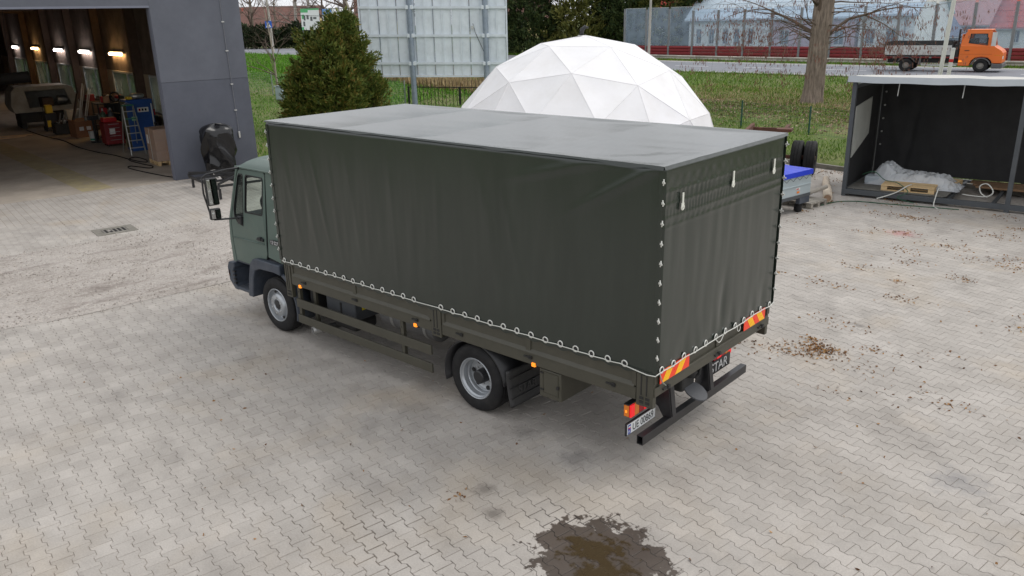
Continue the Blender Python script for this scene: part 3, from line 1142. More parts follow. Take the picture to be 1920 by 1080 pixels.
# --- running gear
def tyre_mesh(w):
    Rr, r0 = .428, .262
    h = w / 2
    prof = [(r0 - .012, -h + .03), (r0, -h + .012), (r0 + .02, -h), (.33, -h - .004), (.385, -h + .004), (.412, -h + .022), (.424, -h + .042)]
    tread = []
    for k in range(4):
        c = -h + .06 + (w - .12) * (k + .5) / 4
        hw = (w - .12) / 8 - .006
        tread += [(Rr - .010, c - hw - .006), (Rr, c - hw), (Rr, c + hw), (Rr - .010, c + hw + .006)]
    prof += tread + [(r, -q) for r, q in reversed(prof)]
    return MB().lathe(prof, (0, 0, 0), (0, 1, 0), 56).mesh('tyre', M_RUB, 50)
T_FR = tyre_mesh(.25)
def rim_front():
    m_ = MB()
    m_.lathe([(.262, -.115), (.256, -.122), (.246, -.118), (.24, -.09), (.232, -.06), (.222, -.05), (.20, -.055), (.185, -.085), (.172, -.112), (.160, -.122), (.095, -.124), (.085, -.112), (.082, -.085), (0.0, -.085)], (0, 0, 0), (0, 1, 0), 48)
    return m_.mesh('rim', M_SIL, 40)
def rim_rear():
    m_ = MB()
    m_.lathe([(.262, -.113), (.256, -.122), (.246, -.118), (.24, -.095), (.226, -.085), (.222, -.02), (.212, -.01), (.208, .03), (.19, .035), (.175, .03), (.15, .04), (.10, .045), (0, .045)], (0, 0, 0), (0, 1, 0), 48)
    return m_.mesh('rim', M_SIL, 40)
RF, RRm = rim_front(), rim_rear()
NUT = MB().lathe([(0, -.022), (.010, -.022), (.013, -.016), (.013, 0)], (0, 0, 0), (0, 1, 0), 6).mesh('wheel_nut', M_STEEL)
HOLEDISC = MB().lathe([(0, -.004), (.026, -.004), (.030, .004)], (0, 0, 0), (0, 1, 0), 14).mesh('hand_hole_dark_disc', M_CHAS)  # solid black disc paints the shaded opening of a hand hole
HUBF = MB().lathe([(0, -.118), (.05, -.118), (.066, -.112), (.07, -.08)], (0, 0, 0), (0, 1, 0), 20).mesh('hub', M_BLK, 40)
HUBR = MB().lathe([(0, -.075), (.07, -.075), (.085, -.062), (.09, .05)], (0, 0, 0), (0, 1, 0), 20).mesh('hub', M_BLK, 40)

def wheel(x, y, sgn, kind, rz=0):
    w = empty('wheel', (x, y, .426), 0, truck)
    if sgn > 0:
        w.rotation_euler = (0, 0, math.pi)
    w.rotation_euler.z += rz
    inst('tyre', T_FR, w, rot=(0, rnd(0, 3), 0))
    if kind == 'inner':
        inst('rim', RRm, w)
        return
    inst('rim', RF if kind == 'front' else RRm, w)
    inst('hub', HUBF if kind == 'front' else HUBR, w)
    for k in range(6):
        t = 2 * math.pi * k / 6 + .4
        if kind == 'front':
            inst('wheel_nut', NUT, w, (.128 * math.cos(t), -.121, .128 * math.sin(t)))
            t += .5
            inst('hand_hole_dark_disc', HOLEDISC, w, (.203 * math.cos(t), -.078, .203 * math.sin(t)), sc=(1, 1, .85))
        else:
            inst('wheel_nut', NUT, w, (.122 * math.cos(t), .045, .122 * math.sin(t)))
            t += .5
            inst('hand_hole_dark_disc', HOLEDISC, w, (.168 * math.cos(t), .026, .168 * math.sin(t)))
wheel(-.46, .195, -1, 'front'); wheel(-.46, TW - .195, 1, 'front')
wheel(3.75, .195, -1, 'rear'); wheel(3.75, TW - .195, 1, 'rear')
wheel(3.75, .49, -1, 'inner'); wheel(3.75, TW - .49, 1, 'inner')
for x in (-.46, 3.75):
    MB().tube([(x, .25, .426), (x, 2.25, .426)], .07, 12).build('axle', M_CHAS, truck, smooth=40)
MB().lathe([(0, -.18), (.1, -.17), (.17, -.1), (.19, 0), (.17, .1), (.1, .17), (0, .18)], (3.75, 1.25, .426), (0, 1, 0), 16).build('differential', M_CHAS, truck, smooth=60)
MB().box(-.1, 1.3, .9, 1.6, .35, .88).build('gearbox', M_CHAS, truck, bevel=.05)

# rear mudguards and flaps
for s in (0, 1):
    def mg(a, c, s=s):
        t = R(196) - a * R(190)
        x = 3.75 + .50 * math.cos(t)
        z = .426 + .49 * math.sin(t)
        z = min(z, .90)
        y = .05 + c * .62
        return (x, y if s == 0 else TW - y, z)
    mo = MB().grid(mg, 28, 2).build('mudguard', M_BLK, truck, smooth=180)
    so = mo.modifiers.new('thick', 'SOLIDIFY'); so.thickness = .02
    def flap(a, c, s=s):
        y = .05 + a * .62
        z = .235 + c * .44
        x = 4.285 + .06 * (1 - c) ** 2 + .015 * math.sin(a * math.pi)
        return (x, y if s == 0 else TW - y, z)
    fo = MB().grid(flap, 8, 12).build('mud_flap', mat('worn_black_rubber', (.03, .03, .031), .6, var=.2, dirt=sr(90, 88, 84), dirt_amt=.25), truck, smooth=180)
    so = fo.modifiers.new('thick', 'SOLIDIFY'); so.thickness = .012
    if s == 0:
        for zz in (.34, .46, .58):
            MB().box(4.305 + .06 * (1 - (zz - .235) / .44) ** 2, 4.318 + .06 * (1 - (zz - .235) / .44) ** 2, .06, .66, zz - .004, zz + .004).build('rib', mat('worn_black_rubber', (1, 1, 1)), fo)
        tm = text_mesh('STAR', .14, mat('embossed_rubber', (.055, .055, .056), .6), .004)
        inst('lettering', tm, fo, (4.331, .36, .41), (R(90), 0, R(90)))

# tool locker behind the rear wheel
tl = MB().box(4.80, 5.10, .02, .78, .555, .885).build('tool_locker', M_BED, truck, bevel=.01)
MB().plate([(4.84, .60), (5.06, .60), (5.06, .86), (4.84, .86)], [[(4.852, .612), (5.048, .612), (5.048, .848), (4.852, .848)]], lambda a, b, d: (a, .019 - d, b), .005).build('door_frame', M_BED, tl)
MB().box(5.045, 5.075, -.002, .02, .70, .735).build('lock', M_CHAS, tl, bevel=.004)
MB().box(4.82, 4.86, .004, .02, .64, .655).box(4.82, 4.86, .004, .02, .84, .855).build('hinge', M_CHAS, tl)

# side guard, brackets and the tanks behind it
for s in (0, 1):
    def yy(a, b, s=s):
        return (a, b) if s == 0 else (TW - b, TW - a)
    g = empty('side_guard', (0, 0, 0), 0, truck)
    for z0, z1 in ((.575, .705), (.335, .460)):
        y0, y1 = yy(-.005, .022)
        MB().box(.215, 3.085, y0, y1, z0, z1).build('rail', M_BED, g, bevel=.006)
    for x in (.25, 2.52):
        y0, y1 = yy(.024, .075)
        MB().box(x - .03, x + .03, y0, y1, .32, .93).build('bracket', M_BED, g, bevel=.004)
        for z in (.40, .64, .80):
            y0, y1 = yy(.018, .026)
            MB().box(x - .006, x + .006, y0, y1, z, z + .012).build('bolt', M_CHAS, g)
    y0, y1 = yy(.10, .14)
    MB().box(.50, .56, y0, y1, .35, .93).build('bracket', M_BED, g)
bat = MB().box(.72, 1.38, .16, .62, .56, .885).build('battery_box', mat('grey_plastic_box', sr(66, 69, 73), .55), truck, bevel=.02)
MB().box(1.05, 1.08, .150, .162, .60, .78).build('clip', M_CHAS, bat)
MB().box(1.379, 1.384, .28, .38, .70, .76).build('sticker', mat('yellow_sticker', sr(210, 190, 30), .5), bat)
MB().box(.80, 1.30, .20, .6, .36, .54).build('air_tank_box', M_CHAS, truck, bevel=.05)
MB().box(.33, .48, .15, .5, .46, .84).build('valve_block', M_CHAS, truck, bevel=.03)
ft = MB().lathe([(0, 0), (.17, 0), (.20, .02), (.20, 1.05), (.17, 1.07), (0, 1.07)], (1.72, .50, .72), (1, 0, 0), 28).build('fuel_tank', mat('aluminium_tank', sr(128, 128, 128), .5, metal=.4, dirt=sr(80, 78, 74), dirt_amt=.6), truck, smooth=40)
for x in (1.95, 2.6):
    MB().lathe([(.2, 0), (.206, 0), (.206, .05), (.2, .05)], (x, .50, .72), (1, 0, 0), 28).build('strap', M_STEEL, ft, smooth=40)
MB().tube([(.95, .5, .42), (.75, .3, .33), (.64, .16, .30), (.60, .07, .295)], .045, 14, caps=False).build('exhaust_pipe', M_CHAS, truck, smooth=60)
et = MB().lathe([(.046, .05), (.048, 0), (.055, 0), (.055, .12)], (.575, -.02, .292), (.25, .95, .06), 20).build('exhaust_tip', M_STEEL, truck, smooth=40)
MB().disc((.575 + .25 * .03, -.02 + .95 * .03, .294), (.25, .95, .06), .047, 20).build('bore_dark_disc', M_CHAS, et)  # black disc puts the dark inside of the pipe into colour
# hidden bulk under the bed
MB().box(2.0, 3.0, 1.7, 2.35, .4, .86).build('spare_tank', M_CHAS, truck, bevel=.05)

# side marker lamps
for x, s in ((.35, 0), (2.82, 0), (4.74, 0)):
    o = MB().box(x - .026, x + .026, -.016, .01, .89, .936).build('marker_lamp', M_AMB, truck, bevel=.006)
    MB().box(x - .036, x + .036, .01, .06, .88, .93).build('base', M_CHAS, o)

# --- rear end
def tail_lamp(y0, y1, mirror):
    g = empty('tail_lamp', (5.90, y0, .60), 0, truck)
    W = y1 - y0
    MB().box(-.07, .0, 0, W, 0, .145).build('housing', M_BLK, g, bevel=.006)
    cs = [M_RED, M_AMB0, M_RED0, M_RED, M_RED0]
    fr = [0, .17, .36, .58, .82, 1.0]
    for k in range(5):
        a, b = fr[k] * W, fr[k + 1] * W
        if mirror:
            a, b = W - b, W - a
        MB().box(.001, .022, a + .002, b - .002, .004, .141).build('lens', cs[k], g, bevel=.004)
    ya = -.008 if not mirror else W
    MB().box(-.06, .0, ya, ya + .008, .01, .135).build('side_lens', M_AMB0 if not mirror else M_AMB0, g, bevel=.002)
    MB().box(-.04, -.022, ya - .004, ya + .001, .055, .08).build('side_bulb', M_AMB, g)
tail_lamp(.12, .55, False)
tail_lamp(1.86, 2.29, True)
pl = MB().box(5.925, 5.932, .05, .57, .442, .556).build('number_plate', mat('plate_white', sr(226, 228, 228), .4, var=.02), truck, bevel=.002)
MB().box(5.9325, 5.934, .056, .106, .447, .551).build('country_band', mat('plate_blue', sr(28, 66, 160), .4), pl)
MB().box(5.9345, 5.9355, .062, .100, .52, .535).build('country_flag', mat('flag_white', sr(230, 228, 228), .5), pl)
MB().box(5.9345, 5.9355, .062, .100, .505, .5195).build('country_flag', mat('flag_red', sr(200, 40, 50), .5), pl)
inst('lettering', text_mesh('PL', .042, mat('flag_white', (1, 1, 1)), .0006), pl, (5.9345, .081, .472), (R(90), 0, R(90)))
inst('lettering', text_mesh('UE 00869', .115, mat('plate_black', (.012, .012, .012), .5), .0008, .86), pl, (5.9335, .335, .497), (R(90), 0, R(90)))
MB().box(5.905, 5.924, .04, .58, .43, .568).build('plate_holder', M_BLK, pl)
sp = MB().box(5.91, 5.93, 1.72, 2.25, .47, .635).build('name_plate', M_BLK, truck, bevel=.004)
inst('lettering', text_mesh('STAR', .17, mat('plate_lettering', sr(205, 205, 205), .5), .002, 1.05), sp, (5.932, 1.97, .55), (R(90), 0, R(90)))
MB().box(5.90, 5.924, 1.70, 1.86, .66, .70).build('bracket', M_STEEL, sp)
# under-run bar on two brackets, towing hook
bar = MB().plate([(6.01, .355), (6.085, .355), (6.085, .455), (6.01, .455)], [[(6.018, .363), (6.077, .363), (6.077, .447), (6.018, .447)]], lambda a, b, d: (a, .10 + d, b), 2.28).build('under_run_bar', mat('black_powder_coat', (.016, .016, .018), .38, var=.15), truck, bevel=.003)
MB().box(6.018, 6.077, .35, .352, .363, .447).build('bar_bulkhead', M_BLK, bar)
for y in (.62, 1.44):
    b_ = MB()
    b_.plate([(5.72, .90), (6.02, .90), (6.05, .84), (6.10, .46), (6.0, .44), (5.93, .55), (5.72, .66)], [], lambda a, b, d, y=y: (a, y + d, b), .012)
    b_.plate([(5.98, .90), (6.06, .84), (6.11, .47), (6.04, .47)], [], lambda a, b, d, y=y: (a, y + .012 + d, b), .075)
    b_.build('bar_bracket', M_BLK, truck, bevel=.004)
hk = empty('tow_hitch', (6.0, 1.10, .68), 0, truck)
MB().box(-.30, .02, -.14, .14, -.09, .09).build('body', M_CHAS, hk, bevel=.03)
MB().lathe([(0, 0), (.05, 0), (.07, .04), (.07, .13), (.04, .17), (0, .17)], (0.02, .02, .06), (0, 0, 1), 14).build('pin_cover', M_CHAS, hk, smooth=50)
MB().tube([(.0, .1, .0), (.07, .13, .06), (.05, .19, .13)], .018, 8).build('handle', M_CHAS, hk, smooth=60)
jaw = MB().plate([(.11 * math.cos(t) * (1.25 if math.cos(t) > 0 else 1), .14 * math.sin(t)) for t in [2 * math.pi * i / 20 for i in range(20)]], [], lambda a, b, d: (.09 + a, b + .02, -.10 + d - .5 * a), .018)
jaw.build('jaw', mat('worn_hitch_paint', sr(74, 76, 80), .5), hk, bevel=.003)
MB().box(.0, .012, .18, .42, -.13, .05).build('socket_plate', M_BLK, hk)

# --- cab
cab = empty('cab', (0, 0, 0), 0, truck)
def cab_y(z):
    return .13 + .14 * max(0.0, z - 1.62) + .02 * sstep(1.35, 1.25, z) * 0
M_SEAL = mat('window_rubber', (.012, .012, .012), .6)
M_INT = mat('cab_interior', (.03, .03, .033), .7, var=.2)
DOOR = [(-1.58, .94), (-1.61, 1.25), (-1.60, 1.55), (-1.545, 1.76), (-1.44, 2.25), (-1.39, 2.37), (-1.34, 2.405), (-.69, 2.415), (-.652, 2.38), (-.652, 1.35), (-.66, 1.18), (-.70, 1.10), (-.92, 1.08), (-1.08, 1.02), (-1.16, .93)]
WIN = [(-1.185, 1.76), (-1.195, 1.80), (-1.185, 2.30), (-1.16, 2.335), (-.72, 2.335), (-.695, 2.31), (-.695, 1.80), (-.715, 1.77)]
QWIN = [(-1.25, 1.54), (-1.40, 1.57), (-1.49, 1.66), (-1.515, 1.78), (-1.40, 2.29), (-1.36, 2.335), (-1.27, 2.335), (-1.245, 2.31), (-1.245, 1.56)]
QUART = [(-.640, 1.14), (-.640, 2.44), (-.12, 2.44), (-.12, 1.10), (-.30, 1.10)]
APIL = [(-1.40, 2.44), (-1.46, 2.28), (-1.57, 1.77), (-1.625, 1.55), (-1.635, 1.25), (-1.61, .90), (-1.70, .90), (-1.715, 1.30), (-1.685, 1.56), (-1.46, 2.44)]
def shrink(lp, d):
    cx = sum(p[0] for p in lp) / len(lp); cz = sum(p[1] for p in lp) / len(lp)
    out = []
    for x, z in lp:
        L = math.hypot(x - cx, z - cz)
        out.append((x + (cx - x) / L * d, z + (cz - z) / L * d))
    return out
for s in (0, 1):
    def fm(off):
        return lambda a, b, d: (a, (cab_y(b) + off + d) if s == 0 else TW - (cab_y(b) + off + d), b)
    dr = MB().plate(DOOR, [WIN, QWIN], fm(.0), .035).build('door', M_CAB, cab, bevel=.006)
    MB().plate(shrink(DOOR, -.012), [shrink(DOOR, .03)], fm(.012), .03).build('door_gap', M_SEAL, dr)
    MB().plate(shrink(WIN, -.004), [shrink(WIN, .022)], fm(-.004), .03).build('window_seal', M_SEAL, dr)
    MB().plate(shrink(QWIN, -.004), [shrink(QWIN, .018)], fm(-.004), .03).build('window_seal', M_SEAL, dr)
    MB().plate(shrink(WIN, .016), [], fm(.012), .004).build('side_window', M_DARKGLASS, dr)
    MB().plate(shrink(QWIN, .012), [], fm(.012), .004).build('quarter_window', glass('tinted_quarter_glass', (.55, .6, .58), .35, .05, (.05, .055, .055)), dr)
    MB().plate(QUART, [], fm(.003), .03).build('rear_quarter_panel', M_CAB, cab, bevel=.006)
    MB().plate(APIL, [], fm(.003), .05).build('front_pillar', M_CAB, cab, bevel=.01)
    # pressed swage line across the door
    sw = MB().tube([fm(-.004)(-1.58, 1.315, 0), fm(-.004)(-1.2, 1.325, 0), fm(-.004)(-.70, 1.335, 0)], .012, 8).build('swage_line', M_CAB, dr, smooth=180)
    h = MB()
    y0, y1 = (.085, .132) if s == 0 else (TW - .132, TW - .085)
    h.box(-.86, -.70, y0 + (.02 if s == 0 else 0), y1 - (0 if s == 0 else .02), 1.375, 1.425).box(-.85, -.74, y0, y1, 1.392, 1.412).box(-.80, -.75, y0 + .01, y1, 1.41, 1.44)
    h.build('door_handle', M_BLK, dr, bevel=.006)
    # small triangle housing the lower mirror arm
    a0, a1 = (.10, .15) if s == 0 else (TW - .15, TW - .10)
    MB().box(-1.37, -1.26, a0, a1, 1.56, 1.69).build('mirror_foot', M_BLK, dr, bevel=.015)
    # mirrors
    k = 1 if s == 0 else -1
    def Y(y):
        return y if s == 0 else TW - y
    g = empty('mirror_set', (-1.41, Y(-.22), 2.1), 0, cab)
    def mirror(z0, z1, w, xo):
        o = MB().box(-.045 + xo, .03 + xo, -w / 2, w / 2, z0, z1).build('mirror_housing', M_BLK, g, bevel=.025, seg=3)
        MB().box(.0305 + xo, .033 + xo, -w / 2 + .018, w / 2 - .018, z0 + .02, z1 - .02).build('mirror_glass', mat('mirror_glass', (.82, .84, .86), .03, metal=1.0, var=.01), o)
        o.rotation_euler = (0, R(-2), R(-9 * k))
    mirror(-.19, .23, .18, 0)
    mirror(-.41, -.235, .17, .0)
    MB().tube([(.09, .44 * k, .33), (.0, .30 * k, .315), (-.06, -.02 * k, .28), (-.075, -.09 * k, .24), (-.07, -.10 * k, .0), (-.06, -.05 * k, -.30), (-.03, .0, -.42), (.0, .1 * k, -.425), (.10, .30 * k, -.43), (.12, .36 * k, -.47)], .014, 8).build('mirror_arm', M_BLK, g, smooth=180)
inst('lettering', text_mesh('12·227', .075, mat('badge_lettering', sr(206, 206, 206), .5), .002), cab, (-.42, .1275, 1.40), (R(90), 0, 0))
MB().box(-.545, -.295, .1285, .134, 1.365, 1.437).build('badge', M_BLK, cab, bevel=.003)

def roof_c(a, c):
    x = -1.47 + a * 1.36
    e = abs(2 * c - 1)
    y = .232 + c * (TW - .464)
    z = 2.43 + .125 * (1 - e ** 7) ** .6 * sstep(-.02, .18, a) + .015 * (1 - e * e)
    z += -.010 * math.exp(-((e - .72) / .03) ** 2) * sstep(.2, .3, a)
    return (x, y - (.0), z)
MB().grid(roof_c, 30, 60).build('roof', M_CAB, cab, smooth=180)
MB().box(-1.46, -.12, .222, .25, 2.42, 2.445).box(-1.46, -.12, TW - .25, TW - .222, 2.42, 2.445).build('rain_gutter', M_CAB, cab, bevel=.006)
MB().box(-.16, -.12, .17, TW - .17, 1.0, 2.43).build('rear_wall', M_CAB, cab, bevel=.01)
MB().box(-1.64, -.16, .17, TW - .17, 1.02, 1.10).build('floor', M_INT, cab)
MB().plate([(.20, .90), (TW - .20, .90), (TW - .17, 1.56), (.17, 1.56)], [], lambda a, b, d: (-1.74 + .05 * (b - .9) + d, a, b), .05).build('front_panel', M_CAB, cab, bevel=.02)
MB().add([(-1.69, .17, 1.57), (-1.69, TW - .17, 1.57), (-1.45, TW - .25, 2.42), (-1.45, .25, 2.42)], [(0, 1, 2, 3)]).build('windscreen', M_DARKGLASS, cab)
MB().box(-1.66, -1.28, .2, TW - .2, 1.42, 1.66).build('dashboard', M_INT, cab, bevel=.05)
sw = MB().torus((-1.16, .66, 1.80), (.75, 0, .66), .215, .017, 32, 8).build('steering_wheel', M_BLK, cab, smooth=180)
MB().tube([(-1.16, .66, 1.80), (-1.36, .66, 1.62)], .03, 8).tube([(-1.16, .45, 1.80), (-1.16, .87, 1.80)], .014, 6).build('spoke', M_BLK, sw, smooth=60)
for y in (.62, 1.75):
    seat = empty('seat', (-.62, y, 1.10), 0, cab)
    MB().box(-.28, .22, -.24, .24, 0, .30).build('cushion', M_INT, seat, bevel=.05)
    MB().box(.20, .36, -.24, .24, .25, .90).build('backrest', M_INT, seat, bevel=.05)
MB().box(-1.30, -1.24, 1.0, 1.06, 1.66, 1.70).build('warning_switch', mat('red_switch', (.5, .02, .02), .4), cab)

# fenders, step, bumper
FEN = [(-1.26, .41), (-1.18, .75), (-1.10, .985), (-1.01, 1.06), (-.90, 1.085), (-.27, 1.085), (-.27, .925), (-.46, .945), (-.84, .93), (-.98, .875), (-1.05, .74), (-1.10, .55), (-1.125, .41)]
for s in (0, 1):
    def Y(y, s=s):
        return y if s == 0 else TW - y
    MB().plate(FEN, [], lambda a, b, d: (a, Y(.065 + d), b), .46).build('front_fender', M_FEND, cab, bevel=.022, seg=3)
    def rg(a, c):
        t = R(68) - a * R(84)
        return (-.46 + .50 * math.cos(t), Y(.085 + c * .30), .426 + .53 * math.sin(t))
    o = MB().grid(rg, 18, 2).build('fender_rear_section', M_FEND, cab, smooth=180)
    so = o.modifiers.new('thick', 'SOLIDIFY'); so.thickness = .035; so.offset = 1
    y0, y1 = sorted((Y(.46), Y(.52)))
    MB().box(-1.70, -1.14, y0, y1, .44, 1.0).build('step_well', M_FEND, cab)
    y0, y1 = sorted((Y(.115), Y(.50)))
    st = MB().box(-1.68, -1.13, y0, y1, .425, .475).build('step', M_FEND, cab, bevel=.012)
    tr = MB()
    for i in range(11):
        for j in range(7):
            cx, cy = -1.64 + i * .044, y0 + .03 + j * .05
            mt_ = Matrix.Translation((cx, cy, .476)) @ Matrix.Rotation(R(45 if (i + j) % 2 else -45), 4, 'Z')
            tr.obox(mt_, .034, .010, .006)
    tr.build('step_tread', mat('worn_tread', sr(96, 98, 102), .5), st)
    y0, y1 = sorted((Y(.145), Y(.46)))
    MB().box(-1.66, -1.16, y0, y1, .90, .96).build('sill', M_FEND, cab, bevel=.01)
    bl = MB().box(-1.86, -1.80, *sorted((Y(.10), Y(.18))), .62, .74).build('indicator_lamp', mat('dull_amber_lens', (.55, .12, .02), .3), cab, bevel=.01)
BUMP = [(-1.86, .56), (-1.88, .78), (-1.83, .87), (-1.66, .88), (-1.66, .80), (-1.70, .76), (-1.69, .52), (-1.62, .42), (-1.72, .42)]
MB().plate(BUMP, [], lambda a, b, d: (a, .10 + d, b), TW - .2).build('front_bumper', M_FEND, cab, bevel=.02, seg=3)
for k in range(4):
    MB().box(-1.72, -1.655, .09, .13, .52 + k * .065, .545 + k * .065).build('bumper_notch', M_BLK, cab, bevel=.004)
MB().box(-1.5, -.2, .6, 1.9, .5, 1.0).build('engine_block', M_CHAS, cab, bevel=.06)

# ------------------------------------------------------------------ workshop hall
M_FAC = mat('slate_facade_paint', sr(88, 91, 100), 0.8, var=0.10, scale=1.1, bump=0.15, bscale=40, dirt=sr(108, 111, 120), dirt_amt=0.35, dirt_scale=1.2)
M_FAC2 = mat('slate_facade_paint_lower', sr(80, 83, 93), 0.8, var=0.10, scale=1.1, bump=0.15, bscale=40, dirt=sr(98, 101, 110), dirt_amt=0.3, dirt_scale=1.4)
M_TRIM = mat('slate_trim', sr(110, 113, 126), 0.7, var=0.06)
M_INW = mat('sooty_brown_wall', sr(124, 108, 97), 0.9, var=0.3, scale=1.2, dirt=sr(52, 42, 36), dirt_amt=0.7, dirt_scale=.9)
M_CREAM = mat('cream_wall', sr(196, 178, 150), 0.85, var=0.15, scale=2, dirt=sr(120, 100, 80), dirt_amt=.5)
M_COLM = mat('brown_column', sr(92, 74, 62), 0.85, var=0.25, scale=3)
M_WFR = mat('white_window_frame', sr(196, 198, 196), 0.5, var=.06)
M_WGL = glass('workshop_window_glass', (.70, .76, .74), .6, .2, (.42, .47, .46))
M_FLOOR = mat('worn_concrete_floor', sr(168, 158, 146), 0.75, var=0.18, scale=.9, bump=.1, dirt=sr(112, 102, 90), dirt_amt=.5, dirt_scale=.6)

hall = thing('workshop_hall', 'slate grey workshop hall with a wide open doorway and lit interior', 'building', G(0, 0), GROT)
o = MB().box(-.33, 0, 0, 2.65, 0, 2.93).build('facade_wall', M_FAC2, hall, bevel=.006)
MB().box(-.33, .004, 0, 2.65, 2.935, 7.0).build('facade_wall', M_FAC, hall, bevel=.006)
MB().box(-.33, .004, -16, -.002, 5.06, 7.0).build('lintel', M_FAC, hall, bevel=.006)
MB().box(-.02, .012, -16, .0, 5.04, 5.10).build('lintel_trim', M_TRIM, hall)
MB().box(-.30, -.02, -.012, -.002, 0, 5.04).build('door_jamb', M_TRIM, hall)
# side wall with window openings, bay of six metres
wins = [(-9.9, -5.6), (-15.9, -11.75), (-22.1, -18.0), (-29.0, -24.3), (-36.3, -31.0), (-45.1, -38.5)]
holes = [[(a, 1.15), (b, 1.15), (b, 2.68), (a, 2.68)] for a, b in wins]
MB().plate([(-52, 2.69), (-.33, 2.69), (-.33, 7), (-52, 7)], [], lambda a, b, d: (a, 2.30 + d, b), .30).build('side_wall', M_INW, hall)
MB().plate([(-52, 0), (-.33, 0), (-.33, 2.685), (-52, 2.685)], holes, lambda a, b, d: (a, 2.29 + d, b), .30).build('side_wall', M_CREAM, hall)
for a, b in wins:
    w = empty('window', (0, 0, 0), 0, hall)
    mid = a + (b - a) * .62
    MB().plate([(a, 1.15), (b, 1.15), (b, 2.68), (a, 2.68)], [[(a + .09, 1.23), (mid - .05, 1.23), (mid - .05, 2.60), (a + .09, 2.60)], [(mid + .05, 1.23), (b - .09, 1.23), (b - .09, 2.60), (mid + .05, 2.60)]], lambda q, z, d: (q, 2.24 + d, z), .10).build('frame', M_WFR, w)
    MB().box(a + .09, mid - .05, 2.27, 2.28, 1.23, 2.60).build('pane', M_WGL, w)
    MB().box(mid + .05, b - .09, 2.27, 2.28, 1.23, 2.60).build('pane', M_WGL, w)
    MB().box(a - .05, b + .05, 2.10, 2.30, 1.08, 1.15).build('sill', M_CREAM, w)
for x in (-4.6, -10.9, -17.2, -23.2, -30.0, -37.5, -46):
    MB().box(x - .16, x + .16, 1.95, 2.29, 0, 6.3).build('column', M_COLM, hall, bevel=.02)
MB().box(-52, -.33, -16, 2.30, 6.3, 6.6).build('ceiling', M_INW, hall)
for k in range(7):
    MB().box(-5.2 - k * 6.4, -4.8 - k * 6.4, -16, 1.9, 5.6, 6.29).build('roof_beam', M_COLM, hall)
MB().box(-52.3, -52, -16, 2.6, 0, 6.6).build('back_wall', M_INW, hall)
MB().box(-52.3, 0, -16.3, -16.0, 0, 7).build('side_wall', M_INW, hall)
MB().box(-53, .1, -17, 2.75, 7.0, 7.2).build('roof', M_TRIM, hall)
# conduit with clips down the facade
cd_ = MB().tube([(.02, 2.05, 6.5), (.02, 2.08, 4.0), (.02, 2.12, 1.85), (.02, 2.13, 1.25)], .008, 6).build('conduit', mat('galvanised_wire', sr(120, 122, 128), .5, metal=.4), hall)
for z in (4.6, 3.75, 2.75, 1.95):
    MB().box(.003, .035, 2.03 + .03 * (4.9 - z) / 2, 2.11 + .03 * (4.9 - z) / 2, z, z + .035).build('clip', M_STEEL, cd_)
MB().box(.003, .05, 2.10, 2.16, 1.10, 1.30).build('junction_box', M_STEEL, cd_, bevel=.01)
slab = structure(MB().box(-52, 0.02, -16, 2.3, -.1, .006).build('hall_floor', M_FLOOR, None, loc=G(0, 0), rot=(0, 0, GROT)))
M_YLINE = mat('faded_yellow_paint', sr(164, 152, 118), .8, var=.2, scale=2, dirt=sr(150, 140, 126), dirt_amt=1.0, dirt_scale=3)
MB().add([(-20, -3.9, .010), (-20, -3.1, .010), (-.2, -1.75, .010), (-.2, -2.6, .010)], [(0, 1, 2, 3)]).build('floor_line', M_YLINE, slab)

def loc_thing(name, label, cat, u, v, z=0.006, rz=0, group=None):
    return thing(name, label, cat, G(u, v, z), GROT + rz, group)

# wall lamps
lampdef = [(-14.4, 1, 'warm yellow wall lamp nearest to the hall doorway'), (-20.8, 0, 'white wall lamp second from the hall doorway'), (-27.5, 0, 'white wall lamp in the middle of the row of five'),
           (-35.1, 1, 'warm yellow wall lamp second from the dark end of the hall'), (-43.3, 0, 'white wall lamp farthest into the hall, leftmost in the row')]
for u, warm, lb in lampdef:
    t = loc_thing('wall_lamp', lb, 'lamp', u, 2.22, 3.43, group='tube lamps along the hall wall')
    MB().box(-1.15, 1.15, -.02, .07, .02, .10).build('housing', M_WFR, t)
    MB().box(-1.12, 1.12, -.08, -.02, -.06, .05).build('tube', emit('lamp_warm' if warm else 'lamp_white', (1.0, .62, .26) if warm else (1.0, .90, .88), 26 if warm else 24), t, bevel=.02)

# pallet of shrink-wrapped cartons beside the doorway
M_WOOD = mat('pale_pallet_wood', sr(206, 178, 134), .8, var=.15, scale=6, stretch=(1, 8, 8), island=.12, dirt=sr(130, 110, 80), dirt_amt=.3)
M_WOODG = mat('grey_weathered_wood', sr(150, 144, 134), .9, var=.2, scale=6, stretch=(1, 6, 6), island=.15)
M_CARD = mat('brown_cardboard', sr(172, 130, 96), .75, var=.08, scale=3)
def pallet(t, L=1.2, W=.8, m_=None):
    m_ = m_ or M_WOOD
    for k in range(5):
        y = -W / 2 + .07 + k * (W - .14) / 4
        MB().box(-L / 2, L / 2, y - .06, y + .06, .122, .144).build('deck_board', m_, t, bevel=.003)
    for x in (-L / 2 + .07, 0, L / 2 - .07):
        MB().box(x - .07, x + .07, -W / 2 + .012, W / 2 - .012, .1, .121).build('stringer_board', m_, t)
        for y in (-W / 2 + .07, 0, W / 2 - .07):
            MB().box(x - .068, x + .068, y - .048, y + .048, .022, .099).build('block', m_, t, bevel=.003)
    for y in (-W / 2 + .07, 0, W / 2 - .07):
        MB().box(-L / 2, L / 2, y - .05, y + .05, 0, .021).build('base_board', m_, t)
t = loc_thing('cartons_pallet', 'wooden pallet under the shrink wrapped cartons beside the doorway', 'pallet', -3.75, .78)
